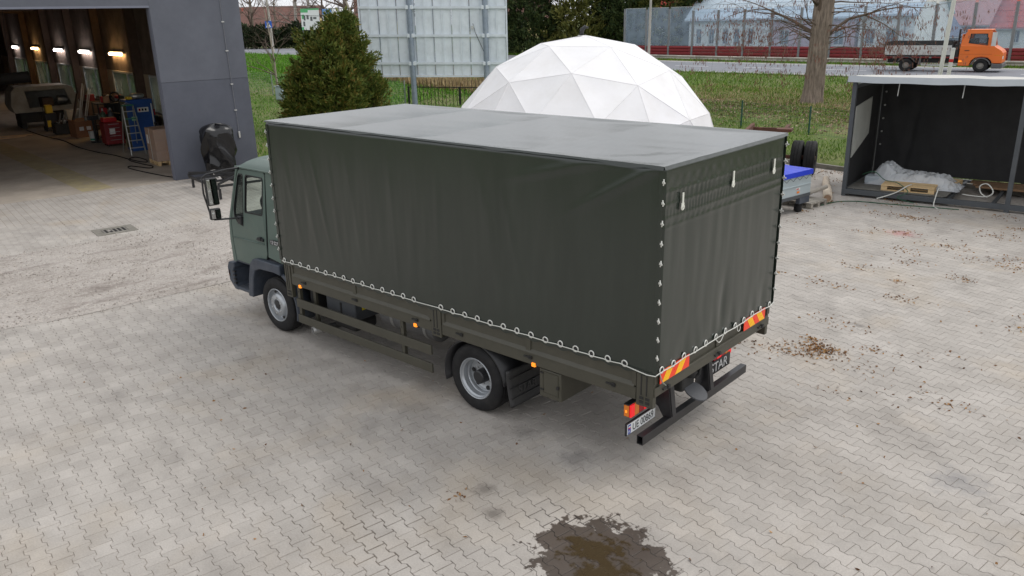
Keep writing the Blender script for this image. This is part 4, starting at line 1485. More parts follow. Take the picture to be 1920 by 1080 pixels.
pallet(t, 1.1, .84)
t = loc_thing('carton_stack', 'shrink wrapped stack of brown cartons just inside the hall doorway', 'cartons', -3.75, .78, .155)
for k in range(3):
    for q in (0, 1):
        MB().box(-.53 + q * .53, -.005 + q * .53, -.40, .40, k * .36 + .002, k * .36 + .355).build('carton', M_CARD, t, bevel=.006)
MB().box(-.535, .535, -.405, .405, 0, 1.09).build('shrink_wrap', glass('shrink_film', (.95, .95, .95), .22, .25, (.7, .7, .7)), t, bevel=.01)
MB().box(-.40, -.20, -.412, -.407, .55, .85).build('delivery_note', mat('paper_white', sr(214, 212, 208), .6), t)
MB().box(-.02, .0, -.415, -.408, 0, 1.09).build('strap', M_WHT, t)

# step ladder
M_ALU = mat('aluminium', sr(182, 182, 178), .4, metal=.6, var=.1)
t = loc_thing('step_ladder', 'aluminium step ladder with green top standing beside the blue cabinet', 'ladder', -6.55, .6)
for y in (-.26, .26):
    MB().beam((0, y, 0), (-.52, y * .72, 1.78), .03, .07).build('rail', M_ALU, t)
    MB().beam((-1.15, y, 0), (-.56, y * .72, 1.75), .025, .04).build('rear_leg', M_ALU, t)
for k in range(6):
    z = .26 + k * .26
    q = z / 1.78
    MB().box(-.52 * q - .05, -.52 * q + .04, -.25 * (1 - .28 * q), .25 * (1 - .28 * q), z - .015, z + .015).build('tread', M_ALU if k != 4 else mat('green_plastic', sr(40, 120, 96), .5), t)
MB().box(-.66, -.42, -.21, .21, 1.76, 1.80).build('top_tray', mat('green_plastic', sr(40, 120, 96), .5), t, bevel=.01)
MB().tube([(-.62, -.15, 1.8), (-.62, 0, 1.86), (-.62, .15, 1.8)], .012, 6).build('handle', M_ALU, t)

# blue cabinet with a round fan on top
M_BLUE = mat('blue_enamel', sr(30, 74, 140), .45, var=.1, dirt=sr(20, 40, 70), dirt_amt=.4)
t = loc_thing('blue_cabinet', 'tall blue machine cabinet with white label behind the step ladder', 'cabinet', -8.0, 1.15)
MB().box(-.42, .42, -.48, .48, .0, 1.92).build('body', M_BLUE, t, bevel=.02)
MB().box(-.40, .40, -.492, -.481, .1, 1.85).build('side_panel', mat('olive_panel', sr(96, 92, 70), .6), t)
MB().box(.421, .432, -.10, .30, 1.45, 1.62).build('label_plate', mat('paper_white', (1, 1, 1)), t)
for k in range(3):
    MB().box(.433, .435, -.06 + k * .11, .01 + k * .11, 1.49, 1.58).build('label_mark', M_BLK if k else M_RED0, t)
MB().box(.421, .428, -.35, -.15, 1.15, 1.30).build('emblem', mat('pale_green_mark', sr(140, 190, 150), .5), t)
MB().box(.421, .44, .40, .44, .9, 1.75).build('handle_bar', M_WFR, t)
t = loc_thing('cabinet_fan', 'round grey and yellow fan lying on top of the blue cabinet', 'fan', -8.0, 1.2, 1.93)
MB().lathe([(0, .02), (.2, .02), (.27, .08), (.27, .14), (.2, .2), (0, .2)], (0, 0, 0), (0, 0, 1), 20).build('drum', M_ALU, t, smooth=40)
MB().box(-.1, .25, -.4, -.22, 0, .1).build('motor', mat('yellow_paint', sr(210, 176, 40), .5), t, bevel=.02)

# bench with tools by the doorway
t = loc_thing('tool_bench', 'dark metal tool bench behind the wrapped cartons', 'bench', -5.35, 1.45)
MB().box(-.65, .65, -.5, .5, .86, .92).build('bench_top', M_CHAS, t, bevel=.008)
for x in (-.6, .6):
    for y in (-.45, .45):
        MB().box(x - .03, x + .03, y - .03, y + .03, 0, .86).build('leg', M_CHAS, t)
MB().box(-.62, .62, -.48, .48, .3, .34).build('shelf', M_CHAS, t)
M_REDP = mat('red_enamel', sr(176, 26, 30), .45, var=.15)
t = loc_thing('red_toolbox', 'red tool case lying open on the bench by the doorway', 'toolbox', -5.1, 1.35, .927, .3)
MB().box(-.3, .3, -.28, .28, 0, .14).build('body', M_REDP, t, bevel=.02)
MB().add([(-.3, .28, .14), (.3, .28, .14), (.32, .38, .38), (-.32, .38, .38)], [(0, 1, 2, 3)]).build('lid', M_REDP, t)
MB().box(-.12, .16, -.1, .12, .141, .22).build('drill', M_BLK, t, bevel=.03)
t = loc_thing('white_tool', 'white and black power tool on the bench left of the red case', 'tool', -5.55, 1.12, .927, .2)
MB().box(-.22, .22, -.13, .13, 0, .16).build('body', mat('white_plastic', sr(200, 200, 196), .5), t, bevel=.03)
MB().tube([(-.1, 0, .16), (-.1, 0, .3), (.12, 0, .3), (.12, 0, .16)], .025, 8).build('handle', M_BLK, t)
MB().box(.1, .3, -.06, .06, .02, .12).build('chuck', M_BLK, t, bevel=.02)

# red roller chest, junk shelf, bucket, carton, bars
t = loc_thing('red_chest', 'dark red roller tool chest between the shelf and the ladder', 'tool chest', -10.0, .55)
MB().box(-.4, .4, -.35, .35, .1, .95).build('body', mat('dull_red', sr(120, 28, 30), .5, var=.2), t, bevel=.02)
for k in range(5):
    d = MB().box(.401, .415, -.32, .32, .16 + k * .155, .30 + k * .155).build('drawer', mat('dull_red', (1, 1, 1)), t, bevel=.006)
    MB().box(.416, .43, -.2, .2, .26 + k * .155, .28 + k * .155).build('pull', M_STEEL, d)
MB().box(.416, .42, -.18, .02, .5, .72).build('sticker', mat('paper_white', (1, 1, 1)), t)
for x in (-.3, .3):
    for y in (-.27, .27):
        MB().lathe([(0, -.02), (.05, -.02), (.05, .02), (0, .02)], (x, y, .05), (0, 1, 0), 12).build('caster', M_RUB, t)
MB().box(-.3, .2, -.3, .2, .951, 1.12).build('tray', M_REDP, t, bevel=.03)
t = loc_thing('parts_shelf', 'black shelf crammed with dark workshop parts beside the leaning bars', 'shelf', -12.2, .95)
for x in (-.5, .5):
    for y in (-.42, .42):
        MB().box(x - .025, x + .025, y - .025, y + .025, 0, 1.55).build('post', M_CHAS, t)
for z in (.12, .6, 1.05, 1.5):
    MB().box(-.52, .52, -.45, .45, z, z + .03).build('shelf_board', M_CHAS, t)
jc = [M_CHAS, M_BLK, M_REDP, mat('dull_red', (1, 1, 1)), M_STEEL, M_CARD, M_COLM]
for k in range(22):
    z = (.152, .632, 1.082, 1.532)[k % 4]
    w_, h_ = rnd(.06, .14), rnd(.1, .32)
    x, y = -.35 + (k // 4) * .14, rnd(-.28, .28)
    MB().box(x - w_ / 2, x + w_ / 2, y - .12, y + .12, z, z + h_).build('part_bin', jc[(k * 3 + k // 4) % 7], t, bevel=.015)
MB().torus((.1, .38, 1.75), (1, .2, 0), .2, .035, 20, 8).build('cable_coil', M_RUB, t, smooth=180)
t = loc_thing('white_bucket', 'white plastic bucket with green stripe on the hall floor', 'bucket', -12.35, .28)
MB().lathe([(0, .01), (.13, 0), (.135, 0), (.17, .36), (.18, .37), (.18, .39), (.165, .385), (.13, .02), (0, .02)], (0, 0, 0), (0, 0, 1), 24).build('pail', mat('white_plastic', (1, 1, 1)), t, smooth=40)
MB().lathe([(.1375, .02), (.1465, .10), (.1485, .10), (.1395, .02)], (0, 0, 0), (0, 0, 1), 24, close=True).build('label_band', mat('green_plastic', (1, 1, 1)), t, smooth=40)
MB().tube([(0, -.175, .37), (.12, -.12, .26), (.19, 0, .22), (.12, .12, .26), (0, .175, .37)], .005, 6).build('bail', M_STEEL, t)
t = loc_thing('open_carton', 'open brown carton standing in front of the leaning bars', 'carton', -14.25, .22, rz=.12)
MB().plate([(-.42, -.36), (.42, -.36), (.42, .36), (-.42, .36)], [[(-.41, -.35), (.41, -.35), (.41, .35), (-.41, .35)]], lambda a, b, d: (a, b, d), .70).build('walls', mat('dark_cardboard', sr(140, 96, 66), .8, var=.1), t)
MB().box(-.41, .41, -.35, .35, 0, .3).build('bottom', mat('dark_cardboard', (1, 1, 1)), t)
MB().add([(.42, -.36, .70), (.42, .36, .70), (.58, .34, .86), (.58, -.34, .86)], [(0, 1, 2, 3)]).build('flap', M_CARD, t)
MB().add([(-.42, -.36, .70), (.42, -.36, .70), (.40, -.52, .80), (-.40, -.52, .80)], [(0, 1, 2, 3)]).build('flap', M_CARD, t)
for y in (-.12, .18):
    MB().box(.421, .425, y - .09, y + .09, .3, .46).build('label', mat('paper_white', (1, 1, 1)), t)
for k, (u, v, z, c, lb) in enumerate([(-15.2, .55, 2.2, M_ALU, 'bright metal bar leaning highest behind the open carton'), (-15.1, .75, 2.0, M_ALU, 'shorter bright metal bar leaning behind the open carton'), (-15.6, .35, 1.75, M_COLM, 'broad dark board leaning left of the metal bars')]):
    t = loc_thing('leaning_bar', lb, 'bar' if k < 2 else 'board', u, v)
    w_ = .06 if k < 2 else .35
    MB().beam((0, -.35, 0), (-.15, .25, z), .05, w_, (1, 0, 0)).build('bar', c, t)
    if k < 2:
        MB().beam((.02, -.29, .0), (-.13, .31, z * .97), .03, .04, (1, 0, 0)).build('bar', c, t)

# machine with an open hood
M_MACH = mat('grey_machine_enamel', sr(150, 146, 136), .55, var=.15, dirt=sr(80, 74, 66), dirt_amt=.5)
t = loc_thing('lathe_machine', 'bulky pale grey machine with a rounded hood and open dark front', 'machine', -20.6, .0)
prof = [(-1.5, .75), (-1.62, 1.1), (-1.5, 1.75), (-1.30, 1.95), (.9, 1.95), (1.15, 1.85), (1.4, .95), (1.4, .75)]
hole = [(-.85, .95), (-.95, 1.75), (.80, 1.78), (1.0, 1.0)]
MB().plate([(-y, z) if 0 else (y, z) for y, z in prof], [hole], lambda a, b, d: (.9 - d, a, b), .12).build('front_shell', M_MACH, t, bevel=.03)
MB().plate(prof, [], lambda a, b, d: (-1.2 + d, a, b), .2).build('rear_shell', M_MACH, t, bevel=.03)
hs = MB()
for i in range(len(prof) - 1):
    (a, b), (c, d) = prof[i], prof[i + 1]
    hs.add([(.85, a, b), (-1.1, a, b), (-1.1, c, d), (.85, c, d)], [(0, 1, 2, 3)])
hs.build('hood', M_MACH, t, smooth=35)
MB().box(-1.0, .7, -1.3, 1.2, .25, .80).build('bed', M_CHAS, t, bevel=.04)
for y in (-1.2, 1.1):
    MB().box(-.9, .8, y - .1, y + .1, 0, .25).build('foot', M_CHAS, t)
MB().box(-.6, .4, -.2, .3, .8, 1.35).build('carriage', M_COLM, t, bevel=.05)
MB().lathe([(0, -.2), (.2, -.2), (.2, .2), (.1, .25), (0, .25)], (0, .75, 1.2), (0, 1, 0), 20).build('chuck', M_STEEL, t, smooth=40)
t = loc_thing('fume_pipe', 'thick black pipe hanging above the grey machine', 'pipe', -23.5, -1.9, 1.95)
MB().tube([(0, -2.5, .1), (0, 1.8, .3)], .28, 16).build('duct', M_CHAS, t, smooth=40)
MB().torus((0, 1.8, .3), (0, 1, .05), .28, .03, 20, 6).build('flange', M_CHAS, t, smooth=180)
for y in (-1.5, 1.0):
    MB().tube([(0, y, .4), (0, y + .3, 4.2)], .015, 5).build('hanger', M_CHAS, t)
t = loc_thing('welding_cart', 'yellow and black welding cart in front of the grey machine', 'welder', -17.9, -.38)
MB().box(-.35, .35, -.22, .26, .1, .82).build('body', M_BLK, t, bevel=.03)
MB().box(.351, .365, -.18, -.02, .2, .5).build('side_badge', mat('yellow_paint', (1, 1, 1)), t)
MB().box(-.2, .25, -.12, .16, .82, 1.18).build('wire_feeder', mat('yellow_paint', (1, 1, 1)), t, bevel=.03)
MB().tube([(-.35, -.15, .82), (-.5, -.15, 1.05), (-.5, .2, 1.05), (-.35, .2, .82)], .02, 6).build('handle', M_BLK, t)
for x in (-.25, .25):
    for y in (-.24, .28):
        MB().lathe([(0, -.03), (.1, -.03), (.1, .03), (0, .03)], (x, y, .1), (0, 1, 0), 14).build('wheel', M_RUB, t)
t = loc_thing('white_drum', 'white stained container on a stand right of the welding cart', 'container', -17.2, .55)
MB().box(-.3, .3, -.35, .35, .45, .95).build('tank', mat('stained_white', sr(176, 172, 160), .6, dirt=sr(90, 80, 66), dirt_amt=.8), t, bevel=.04)
for x in (-.25, .25):
    for y in (-.3, .3):
        MB().box(x - .025, x + .025, y - .025, y + .025, 0, .45).build('leg', M_CHAS, t)
# more clutter along the window wall
rc_ = random.Random(21)
for k, (u, v, w_, h_, c, lb) in enumerate([(-13.2, 1.6, .9, 1.5, M_CHAS, 'dark cabinet behind the crammed shelf'), (-16.4, 1.5, 1.1, 1.35, M_COLM, 'brown cupboard behind the leaning bars'), (-9.2, 1.75, .7, 1.15, M_CHAS, 'dark low cupboard behind the red chest')]):
    t = loc_thing('workshop_cupboard', lb, 'cupboard', u, v)
    MB().box(-.4, .4, -w_ / 2, w_ / 2, .05, h_).build('body', c, t, bevel=.015)
    for q in (-1, 1):
        d_ = MB().box(.401, .418, q * w_ / 4 - w_ / 4 + .02, q * w_ / 4 + w_ / 4 - .02, .1, h_ - .06).build('door', c, t, bevel=.006)
        MB().box(.419, .44, q * .06 - .01, q * .06 + .01, h_ * .5, h_ * .5 + .12).build('handle', M_STEEL, d_)
    for q in range(7):
        x, y, a = rc_.uniform(-.28, .28), rc_.uniform(-w_ / 2 + .12, w_ / 2 - .12), rc_.uniform(.05, .12)
        MB().box(x - a, x + a, y - a, y + a, h_ + .001, h_ + rc_.uniform(.08, .34)).build('stored_part', jc[rc_.randrange(7)], t, bevel=.02)
for k, (u, v, lb) in enumerate([(-11.1, .55, 'gas cylinder left of the red chest, nearer to the shelf'), (-11.15, .85, 'gas cylinder between the shelf and the red chest, by the wall')]):
    t = loc_thing('gas_cylinder', lb, 'gas cylinder', u, v, group='gas cylinders')
    MB().lathe([(0, 0), (.11, 0), (.115, .03), (.115, 1.1), (.09, 1.22), (.04, 1.27), (.03, 1.3), (0, 1.3)], (0, 0, 0), (0, 0, 1), 18).build('bottle', mat('dark_grey_enamel' if k else 'dull_green_enamel', sr(70, 72, 74) if k else sr(60, 84, 64), .5), t, smooth=40)
    MB().lathe([(0, 0), (.035, 0), (.035, .1), (0, .1)], (0, 0, 1.3), (0, 0, 1), 10).build('valve', M_STEEL, t)
t = loc_thing('grinding_stand', 'black stand with grinder in front of the crammed shelf', 'stand', -11.6, .22)
MB().box(-.18, .18, -.18, .18, 0, .04).build('foot', M_CHAS, t)
MB().tube([(0, 0, .04), (0, 0, .92)], .05, 10).build('column', M_CHAS, t)
MB().box(-.1, .1, -.2, .2, .92, 1.1).build('motor', M_BLK, t, bevel=.04)
for q in (-.26, .26):
    MB().lathe([(0, -.03), (.11, -.03), (.11, .03), (0, .03)], (0, q, 1.01), (0, 1, 0), 18).build('wheel', M_KERB, t, smooth=40)
t = loc_thing('scrap_crate', 'low dark crate of metal offcuts left of the open carton', 'crate', -15.9, -.25)
MB().plate([(-.45, -.35), (.45, -.35), (.45, .35), (-.45, .35)], [[(-.42, -.32), (.42, -.32), (.42, .32), (-.42, .32)]], lambda a, b, d: (a, b, .05 + d), .45).build('walls', M_CHAS, t)
MB().box(-.42, .42, -.32, .32, .05, .3).build('bottom', M_CHAS, t)
for q in range(9):
    MB().beam((rc_.uniform(-.3, .3), rc_.uniform(-.2, .2), .3), (rc_.uniform(-.4, .4), rc_.uniform(-.3, .3), rc_.uniform(.5, .95)), .05, .03).build('offcut', (M_STEEL, M_COLM, M_ALU)[q % 3], t)
hp = [(-19.0, -1.3), (-16.0, -1.1), (-13.2, -.75), (-10.5, -.7), (-8.4, -.45), (-7.0, -.15), (-5.6, .0), (-4.7, .15), (-4.4, .3), (-5.0, .42), (-5.9, .3), (-5.4, -.05), (-4.2, .05), (-3.3, .2), (-3.0, .0), (-3.9, -.35), (-3.3, -.5), (-1.2, -.1), (-.4, .15)]
pts = []
for i in range(len(hp) - 1):
    for k in range(6):
        q = k / 6
        p_1 = hp[max(i - 1, 0)]; p0_ = hp[i]; p1_ = hp[i + 1]; p2_ = hp[min(i + 2, len(hp) - 1)]
        pts.append(tuple(.5 * ((2 * p0_[j]) + (-p_1[j] + p1_[j]) * q + (2 * p_1[j] - 5 * p0_[j] + 4 * p1_[j] - p2_[j]) * q * q + (-p_1[j] + 3 * p0_[j] - 3 * p1_[j] + p2_[j]) * q ** 3) for j in (0, 1)) + (.02,))
tag(MB().tube(pts, .016, 6).build('hose', M_RUB, None, smooth=180, loc=G(0, 0, .006), rot=(0, 0, GROT)), 'black hose snaking across the hall floor to the doorway', 'hose')
M_SCR = mat('pale_plank', sr(196, 168, 136), .8, var=.15)
for k, (du, dv, rz_, lb) in enumerate([(0, 0, .25, 'pale broken plank lying on the hall floor, nearer one'), (-.35, .2, -.2, 'pale broken plank lying on the hall floor, farther one')]):
    t = loc_thing('plank_scrap', lb, 'plank', -16.3 + du, -2.3 + dv, .006 + .035 * k, rz_)
    MB().plate([(-.6, -.12), (.45, -.14), (.7, .02), (.4, .13), (-.55, .1), (-.65, 0)], [], lambda a, b, d: (b, a, d), .03).build('board', M_SCR, t, bevel=.004)

# ------------------------------------------------------------------ things in the yard beside the hall
def bag():
    t = loc_thing('covered_machine', 'bulky object wrapped in glossy black plastic sheeting against the slate wall', 'covered object', .62, 1.22, 0)
    N, Mv = 48, 40
    def f(a, c):
        th = 2 * math.pi * a
        z = .18 + c * 1.47
        r_ = .40 + .05 * math.sin(c * 3.1)
        if c > .86:
            r_ *= math.cos((c - .86) / .14 * math.pi / 2) ** .45 if c < .999 else 0
        sq = 1 / max(abs(math.cos(th)), abs(math.sin(th))) ** .45
        # sharp folds: ridged noise
        q = Vector((math.cos(th) * .9 + 3, math.sin(th) * .9, z * 1.5 + .5 * math.sin(th)))
        rid = 1 - abs(noise.noise(q)) * 2.2
        rid2 = 1 - abs(noise.noise(q * 1.9 + Vector((5, 1, 2)))) * 2.2
        r_ = r_ * sq * (1 + .17 * rid + .035 * rid2) - .07
        r_ = max(r_, 0)
        return (r_ * .80 * math.cos(th), r_ * 1.14 * math.sin(th), z + .05 * rid * c)
    MB().grid(f, N * 2, Mv * 2).build('plastic_cover', mat('black_plastic_sheet', (.008, .008, .009), .2, var=.1), t, smooth=35, fixn=False)
    MB().box(-.24, .24, -.3, .3, .05, 1.3).build('core', M_CHAS, t)
    for y, rz_ in ((-.22, -.5), (.28, .45)):
        m_ = MB().plate([(-.07, 0), (.07, 0), (.07, .36), (-.07, .36)], [[(-.012, .10), (.012, .10), (.012, .26), (-.012, .26)], [(-.045, .10), (-.02, .10), (-.02, .26), (-.045, .26)]], lambda a, b, d, y=y, rz_=rz_: (.46 - .16 * b + d, y + a * 1 + b * rz_, b), .02)
        m_.build('stand_leg', mat('white_bracket', sr(190, 186, 182), .5), t)
bag()

t = loc_thing('steel_frame', 'low black welded steel frame lying on the paving beyond the cab', 'frame', 2.6, .75, 0)
for y in (-.75, 0, .75):
    MB().beam((-1.2, y, .32), (1.3, y, .32), .06, .06).build('long_member', M_BLK, t)
for x in (-1.2, -.4, .45, 1.3):
    MB().beam((x, -.78, .38), (x, .78, .38), .06, .06).build('cross_bar', M_BLK, t)
MB().beam((-1.2, -.75, .44), (.45, .75, .44), .05, .05).build('diagonal', M_BLK, t)
MB().beam((-.4, .75, .44), (1.3, -.75, .44), .05, .05).build('diagonal', M_BLK, t)
for x in (-1.1, 1.2):
    for y in (-.7, .7):
        MB().box(x - .03, x + .03, y - .03, y + .03, 0, .29).build('leg', M_BLK, t)

# drain
t = thing('drain_grate', 'rectangular iron drain grate set in a concrete collar in the paving', 'drain', (-9.24, 1.29, 0), GROT)
MB().plate([(-.36, -.44), (.36, -.44), (.36, .44), (-.36, .44)], [[(-.19, -.27), (.19, -.27), (.19, .27), (-.19, .27)]], lambda a, b, d: (a, b, .012 - d), .03).build('collar', M_KERB, t)
MB().box(-.19, .19, -.27, .27, -.05, .003).build('pit_dark_plate', M_CHAS, t)  # flush black plate paints the darkness of the open pit below the bars
for k in range(6):
    y = -.24 + k * .096
    MB().box(-.18, .18, y - .02, y + .02, .0035, .014).build('bar', mat('cast_iron', sr(120, 116, 110), .7), t, bevel=.004)

# ------------------------------------------------------------------ open shelter with pallets
M_ANTH = mat('anthracite_steel', sr(72, 76, 80), .55, var=.1, dirt=sr(100, 100, 96), dirt_amt=.25)
M_LINER = mat('black_curtain', (.022, .022, .023), .8, var=.25, scale=2)
M_ROOFT = mat('pale_grey_tarp', sr(196, 194, 188), .6, var=.08, scale=2, dirt=sr(150, 140, 128), dirt_amt=.35, dirt_scale=2)
M_FELT = mat('weathered_grey_panel', sr(176, 178, 172), .8, var=.15, scale=4, dirt=sr(96, 98, 90), dirt_amt=.4)
sh = thing('open_shelter', 'anthracite steel shelter with a black lined back and pale tarp roof', 'shelter', (2.79, 14.61, 0), R(4))
SL, SD, SH = 7.2, 2.7, 2.84
for x in (0, 3.62, SL):
    MB().box(x - .05, x + .05, -.05, .05, 0, SH).build('front_post', M_ANTH, sh, bevel=.006)
    MB().box(x - .05, x + .05, SD - .05, SD + .05, 0, SH - .23).build('rear_post', M_ANTH, sh, bevel=.006)
MB().box(-.05, SL + .05, -.055, .055, .06, .18).build('front_sill', M_ANTH, sh, bevel=.006)
MB().box(-.05, SL + .05, -.056, .056, SH, SH + .10).build('front_header', M_ANTH, sh)
MB().box(-.05, SL + .05, SD - .056, SD + .056, SH - .22, SH - .12).build('rear_header', M_ANTH, sh)
MB().box(-.05, SL + .05, SD - .056, SD + .056, .06, .18).build('rear_sill', M_ANTH, sh)
for x in (0, SL):
    MB().box(x - .056, x + .056, .06, SD - .06, .06, .18).build('side_sill', M_ANTH, sh)
    MB().box(x - .056, x + .056, .06, SD - .06, SH - .16, SH - .08).build('side_header', M_ANTH, sh)
for x in (1.5, 2.35, 3.3, 4.9, 6.0):
    MB().box(x - .03, x + .03, .056, SD - .06, .07, .15).build('floor_joist', M_ANTH, sh)
MB().box(-.02, .02, .06, SD - .06, .2, SH - .17).build('side_panel', M_LINER, sh)
MB().box(SL - .02, SL + .02, .06, SD - .06, .2, SH - .17).build('side_panel', M_LINER, sh)
MB().add([(.03, .14, .95), (.03, 1.55, 1.40), (.03, 1.55, 2.35), (.03, .14, 2.22), (.05, .14, .95), (.05, 1.55, 1.40), (.05, 1.55, 2.35), (.05, .14, 2.22)],
         [(0, 1, 2, 3), (7, 6, 5, 4), (0, 4, 5, 1), (1, 5, 6, 2), (2, 6, 7, 3), (3, 7, 4, 0)]).build('leaning_panel', M_FELT, sh)
def curtain(a, c):
    x = .05 + a * (3.66 if True else 0)
    z = .24 + c * (SH - .40)
    y = SD - .12 - .05 * sstep(.35, 0, c) + .03 * nz3(x * 1.6 + .35 * z, z * .35, 3) + .02 * nz3(x * 4 + z, z * .6, 6) + .05 * math.exp(-((x - .75 - .1 * z) / .08) ** 2) * sstep(2.6, 1.4, z)
    return (x, y, z)
MB().grid(curtain, 90, 40).build('back_curtain', M_LINER, sh, smooth=180)
MB().box(3.75, SL - .06, SD - .14, SD - .11, .35, SH - .15).build('back_panel', M_FELT, sh)
for x in (.95, 2.35, 3.75, 5.1):
    MB().tube([(x, .25, SH), (x - .01, .22, SH - .34)], .012, 6).build('hanging_rod', M_STEEL, sh)
for z in (1.0, 1.35, 1.7, 2.05, 2.4):
    MB().lathe([(0, .0), (.025, .0), (.025, .01)], (.16, SD - .25, z), (0, -1, 0), 10).build('rivet', M_STEEL, sh)
def rooft(a, c):
    x = -.14 + a * (SL + .28)
    y = -.16 + c * (SD + .3)
    z = SH + .135 - .17 * c + .02 * nz3(x * 1.4, y * 1.8, 2) + .05 * max(0, nz3(x * .9, y * 1.2, 8)) * sstep(.1, .4, c)
    return (x, y, z)
MB().grid(rooft, 80, 30).build('roof_tarp', M_ROOFT, sh, smooth=180)
def rhem(a, c):
    x = -.14 + a * (SL + .28)
    z = SH + .135 + .02 * nz3(x * 1.4, -.16 * 1.8, 2) - c * (.15 + .02 * nz3(x * 1.3, 4))
    return (x, -.162 - .02 * c + .015 * c * nz3(x * 3, 1), z)
MB().grid(rhem, 120, 4).build('roof_hem', mat('pale_blue_grey_tarp', sr(178, 184, 188), .5, var=.06), sh, smooth=180)
MB().add([(-.14, -.16, SH + .13), (-.16, -.18, SH - .02), (-.22, -.02, SH - .08), (-.2, .2, SH + .05)], [(0, 1, 2, 3)]).build('roof_hem', mat('pale_blue_grey_tarp', (1, 1, 1)), sh)
# floor inside: worn mat left, planks right
MB().plate([(.06, .06), (2.25, .06), (2.33, .2), (2.33, 2.3), (.06, 2.5)], [], lambda a, b, d: (a, b, .185 + d), .02).build('floor_mat', mat('worn_grey_mat', sr(112, 110, 104), .85, var=.2, dirt=sr(70, 66, 60), dirt_amt=.5), sh)
def st(name, lb, cat, x, y, z, rz=0, group=None):
    q = sh.matrix_basis @ Vector((x, y, z)) if False else Vector((2.79 + x * math.cos(R(4)) - y * math.sin(R(4)), 14.61 + x * math.sin(R(4)) + y * math.cos(R(4)), z))
    return thing(name, lb, cat, q, R(4) + rz, group)
M_BRWN = mat('brown_plank', sr(128, 100, 74), .85, var=.2, scale=5, stretch=(1, 8, 8), dirt=sr(88, 72, 58), dirt_amt=.4)
pk = ['wide brown plank at the back wall of the shelter', 'brown plank on the shelter floor, second from the back wall', 'brown plank on the shelter floor, third from the back wall', 'grey weathered plank nearest the front on the shelter floor']
for k in range(4):
    t = st('floor_plank', pk[k], 'plank', 4.6 + .1 * k, 2.38 - k * .30 - (.25 if k == 3 else 0), .182, rnd(-.02, .02), 'planks in the shelter')
    MB().box(-2.1 if k < 3 else -1.0, 2.3, -.13, .13, 0, .05).build('board', M_BRWN if k < 3 else M_WOODG, t, bevel=.006)
t = st('wooden_pallet', 'clean pale wooden pallet lying on the mat in the shelter', 'pallet', 1.42, .52, .207, R(4))
pallet(t, 1.2, .8)
t = st('wooden_pallet', 'pale wooden pallet half hidden under the clear plastic sheet', 'pallet', 1.75, 1.45, .207, R(-8))
pallet(t, 1.2, .8)
def sheet():
    t = st('plastic_sheet', 'crumpled clear plastic sheeting heaped over the pallets in the shelter', 'plastic sheet', 1.2, 1.0, .22)
    def f(a, c):
        x = -.95 + a * 2.2
        y = -.35 + c * 1.0 + .08 * nz3(a * 5, 3)
        e = min(a, 1 - a) * 2; e2 = min(c, 1 - c) * 2
        hump = .24 * math.exp(-((x + .55) / .35) ** 2) + .18 + .05 * math.exp(-((x - .4) / .4) ** 2)
        z = hump * min(1, e2 * 2.2) * min(1, e * 3.5)
        rid = 1 - abs(noise.noise(Vector((x * 3.3, y * 3.3, 1)))) * 2
        rid2 = 1 - abs(noise.noise(Vector((x * 8, y * 8, 4)))) * 2
        z += (.07 * rid + .05 * rid2) * min(1, e * 3) * min(1, e2 * 2.5)
        return (x + .05 * rid2, y, max(z, .0))
    o = MB().grid(f, 110, 60).build('film', glass('clear_film', (.96, .97, .98), .62, .22, (.72, .75, .78)), t, smooth=28)
    MB().box(-.92, -.55, -.28, .1, 0, .2).build('wrapped_block', mat('pale_grey_foam', sr(168, 176, 182), .6), t, bevel=.03)
sheet()
def strap(name, lb, pts, r_, mt, flat=False):
    P = []
    for i in range(len(pts) - 1):
        for k in range(6):
            q = k / 6
            a_, b_, c_, d_ = pts[max(i - 1, 0)], pts[i], pts[i + 1], pts[min(i + 2, len(pts) - 1)]
            P.append(tuple(.5 * (2 * b_[j] + (-a_[j] + c_[j]) * q + (2 * a_[j] - 5 * b_[j] + 4 * c_[j] - d_[j]) * q * q + (-a_[j] + 3 * b_[j] - 3 * c_[j] + d_[j]) * q ** 3) for j in range(3)))
    P.append(pts[-1])
    base = Vector((2.79, 14.61, 0))
    return tag(MB().tube(P, r_, 6).build(name, mt, None, smooth=180, loc=base, rot=(0, 0, R(4))), lb, 'strap' if name == 'packing_strap' else 'cord')
strap('packing_strap', 'white packing strap trailing over the sill left of the pale pallet', [(1.5, .3, .38), (1.45, .1, .37), (1.25, -.05, .22), (1.0, -.12, .1), (.85, -.2, .05)], .014, M_WHT)
strap('packing_strap', 'white packing strap hanging over the front sill in the middle', [(2.12, .3, .36), (2.14, .05, .34), (2.13, -.1, .15), (2.15, -.25, .02), (2.28, -.5, .02)], .014, M_WHT)
strap('packing_strap', 'white strap curled into an upright loop on the shelter floor', [(2.6, .5, .22), (3.1, .35, .24), (3.25, .4, .36), (3.1, .5, .52), (2.95, .5, .46), (3.0, .45, .3), (3.15, .4, .22)], .014, M_WHT)
strap('green_cord', 'thin dark green cord lying on the paving before the shelter', [(-.1, -1.5, .012), (.1, -.9, .012), (.5, -.6, .012), (1.3, -.5, .012), (2.3, -.35, .012), (2.7, -.3, .012)], .012, mat('green_cord', sr(40, 84, 60), .6))
strap('green_cord', 'thin dark green cord wound over the plastic heap', [(.3, .4, .5), (.6, .3, .62), (.9, .2, .45), (1.2, .15, .42), (1.5, .0, .25), (1.3, -.1, .1), (1.7, -.2, .03)], .010, mat('green_cord', (1, 1, 1)))

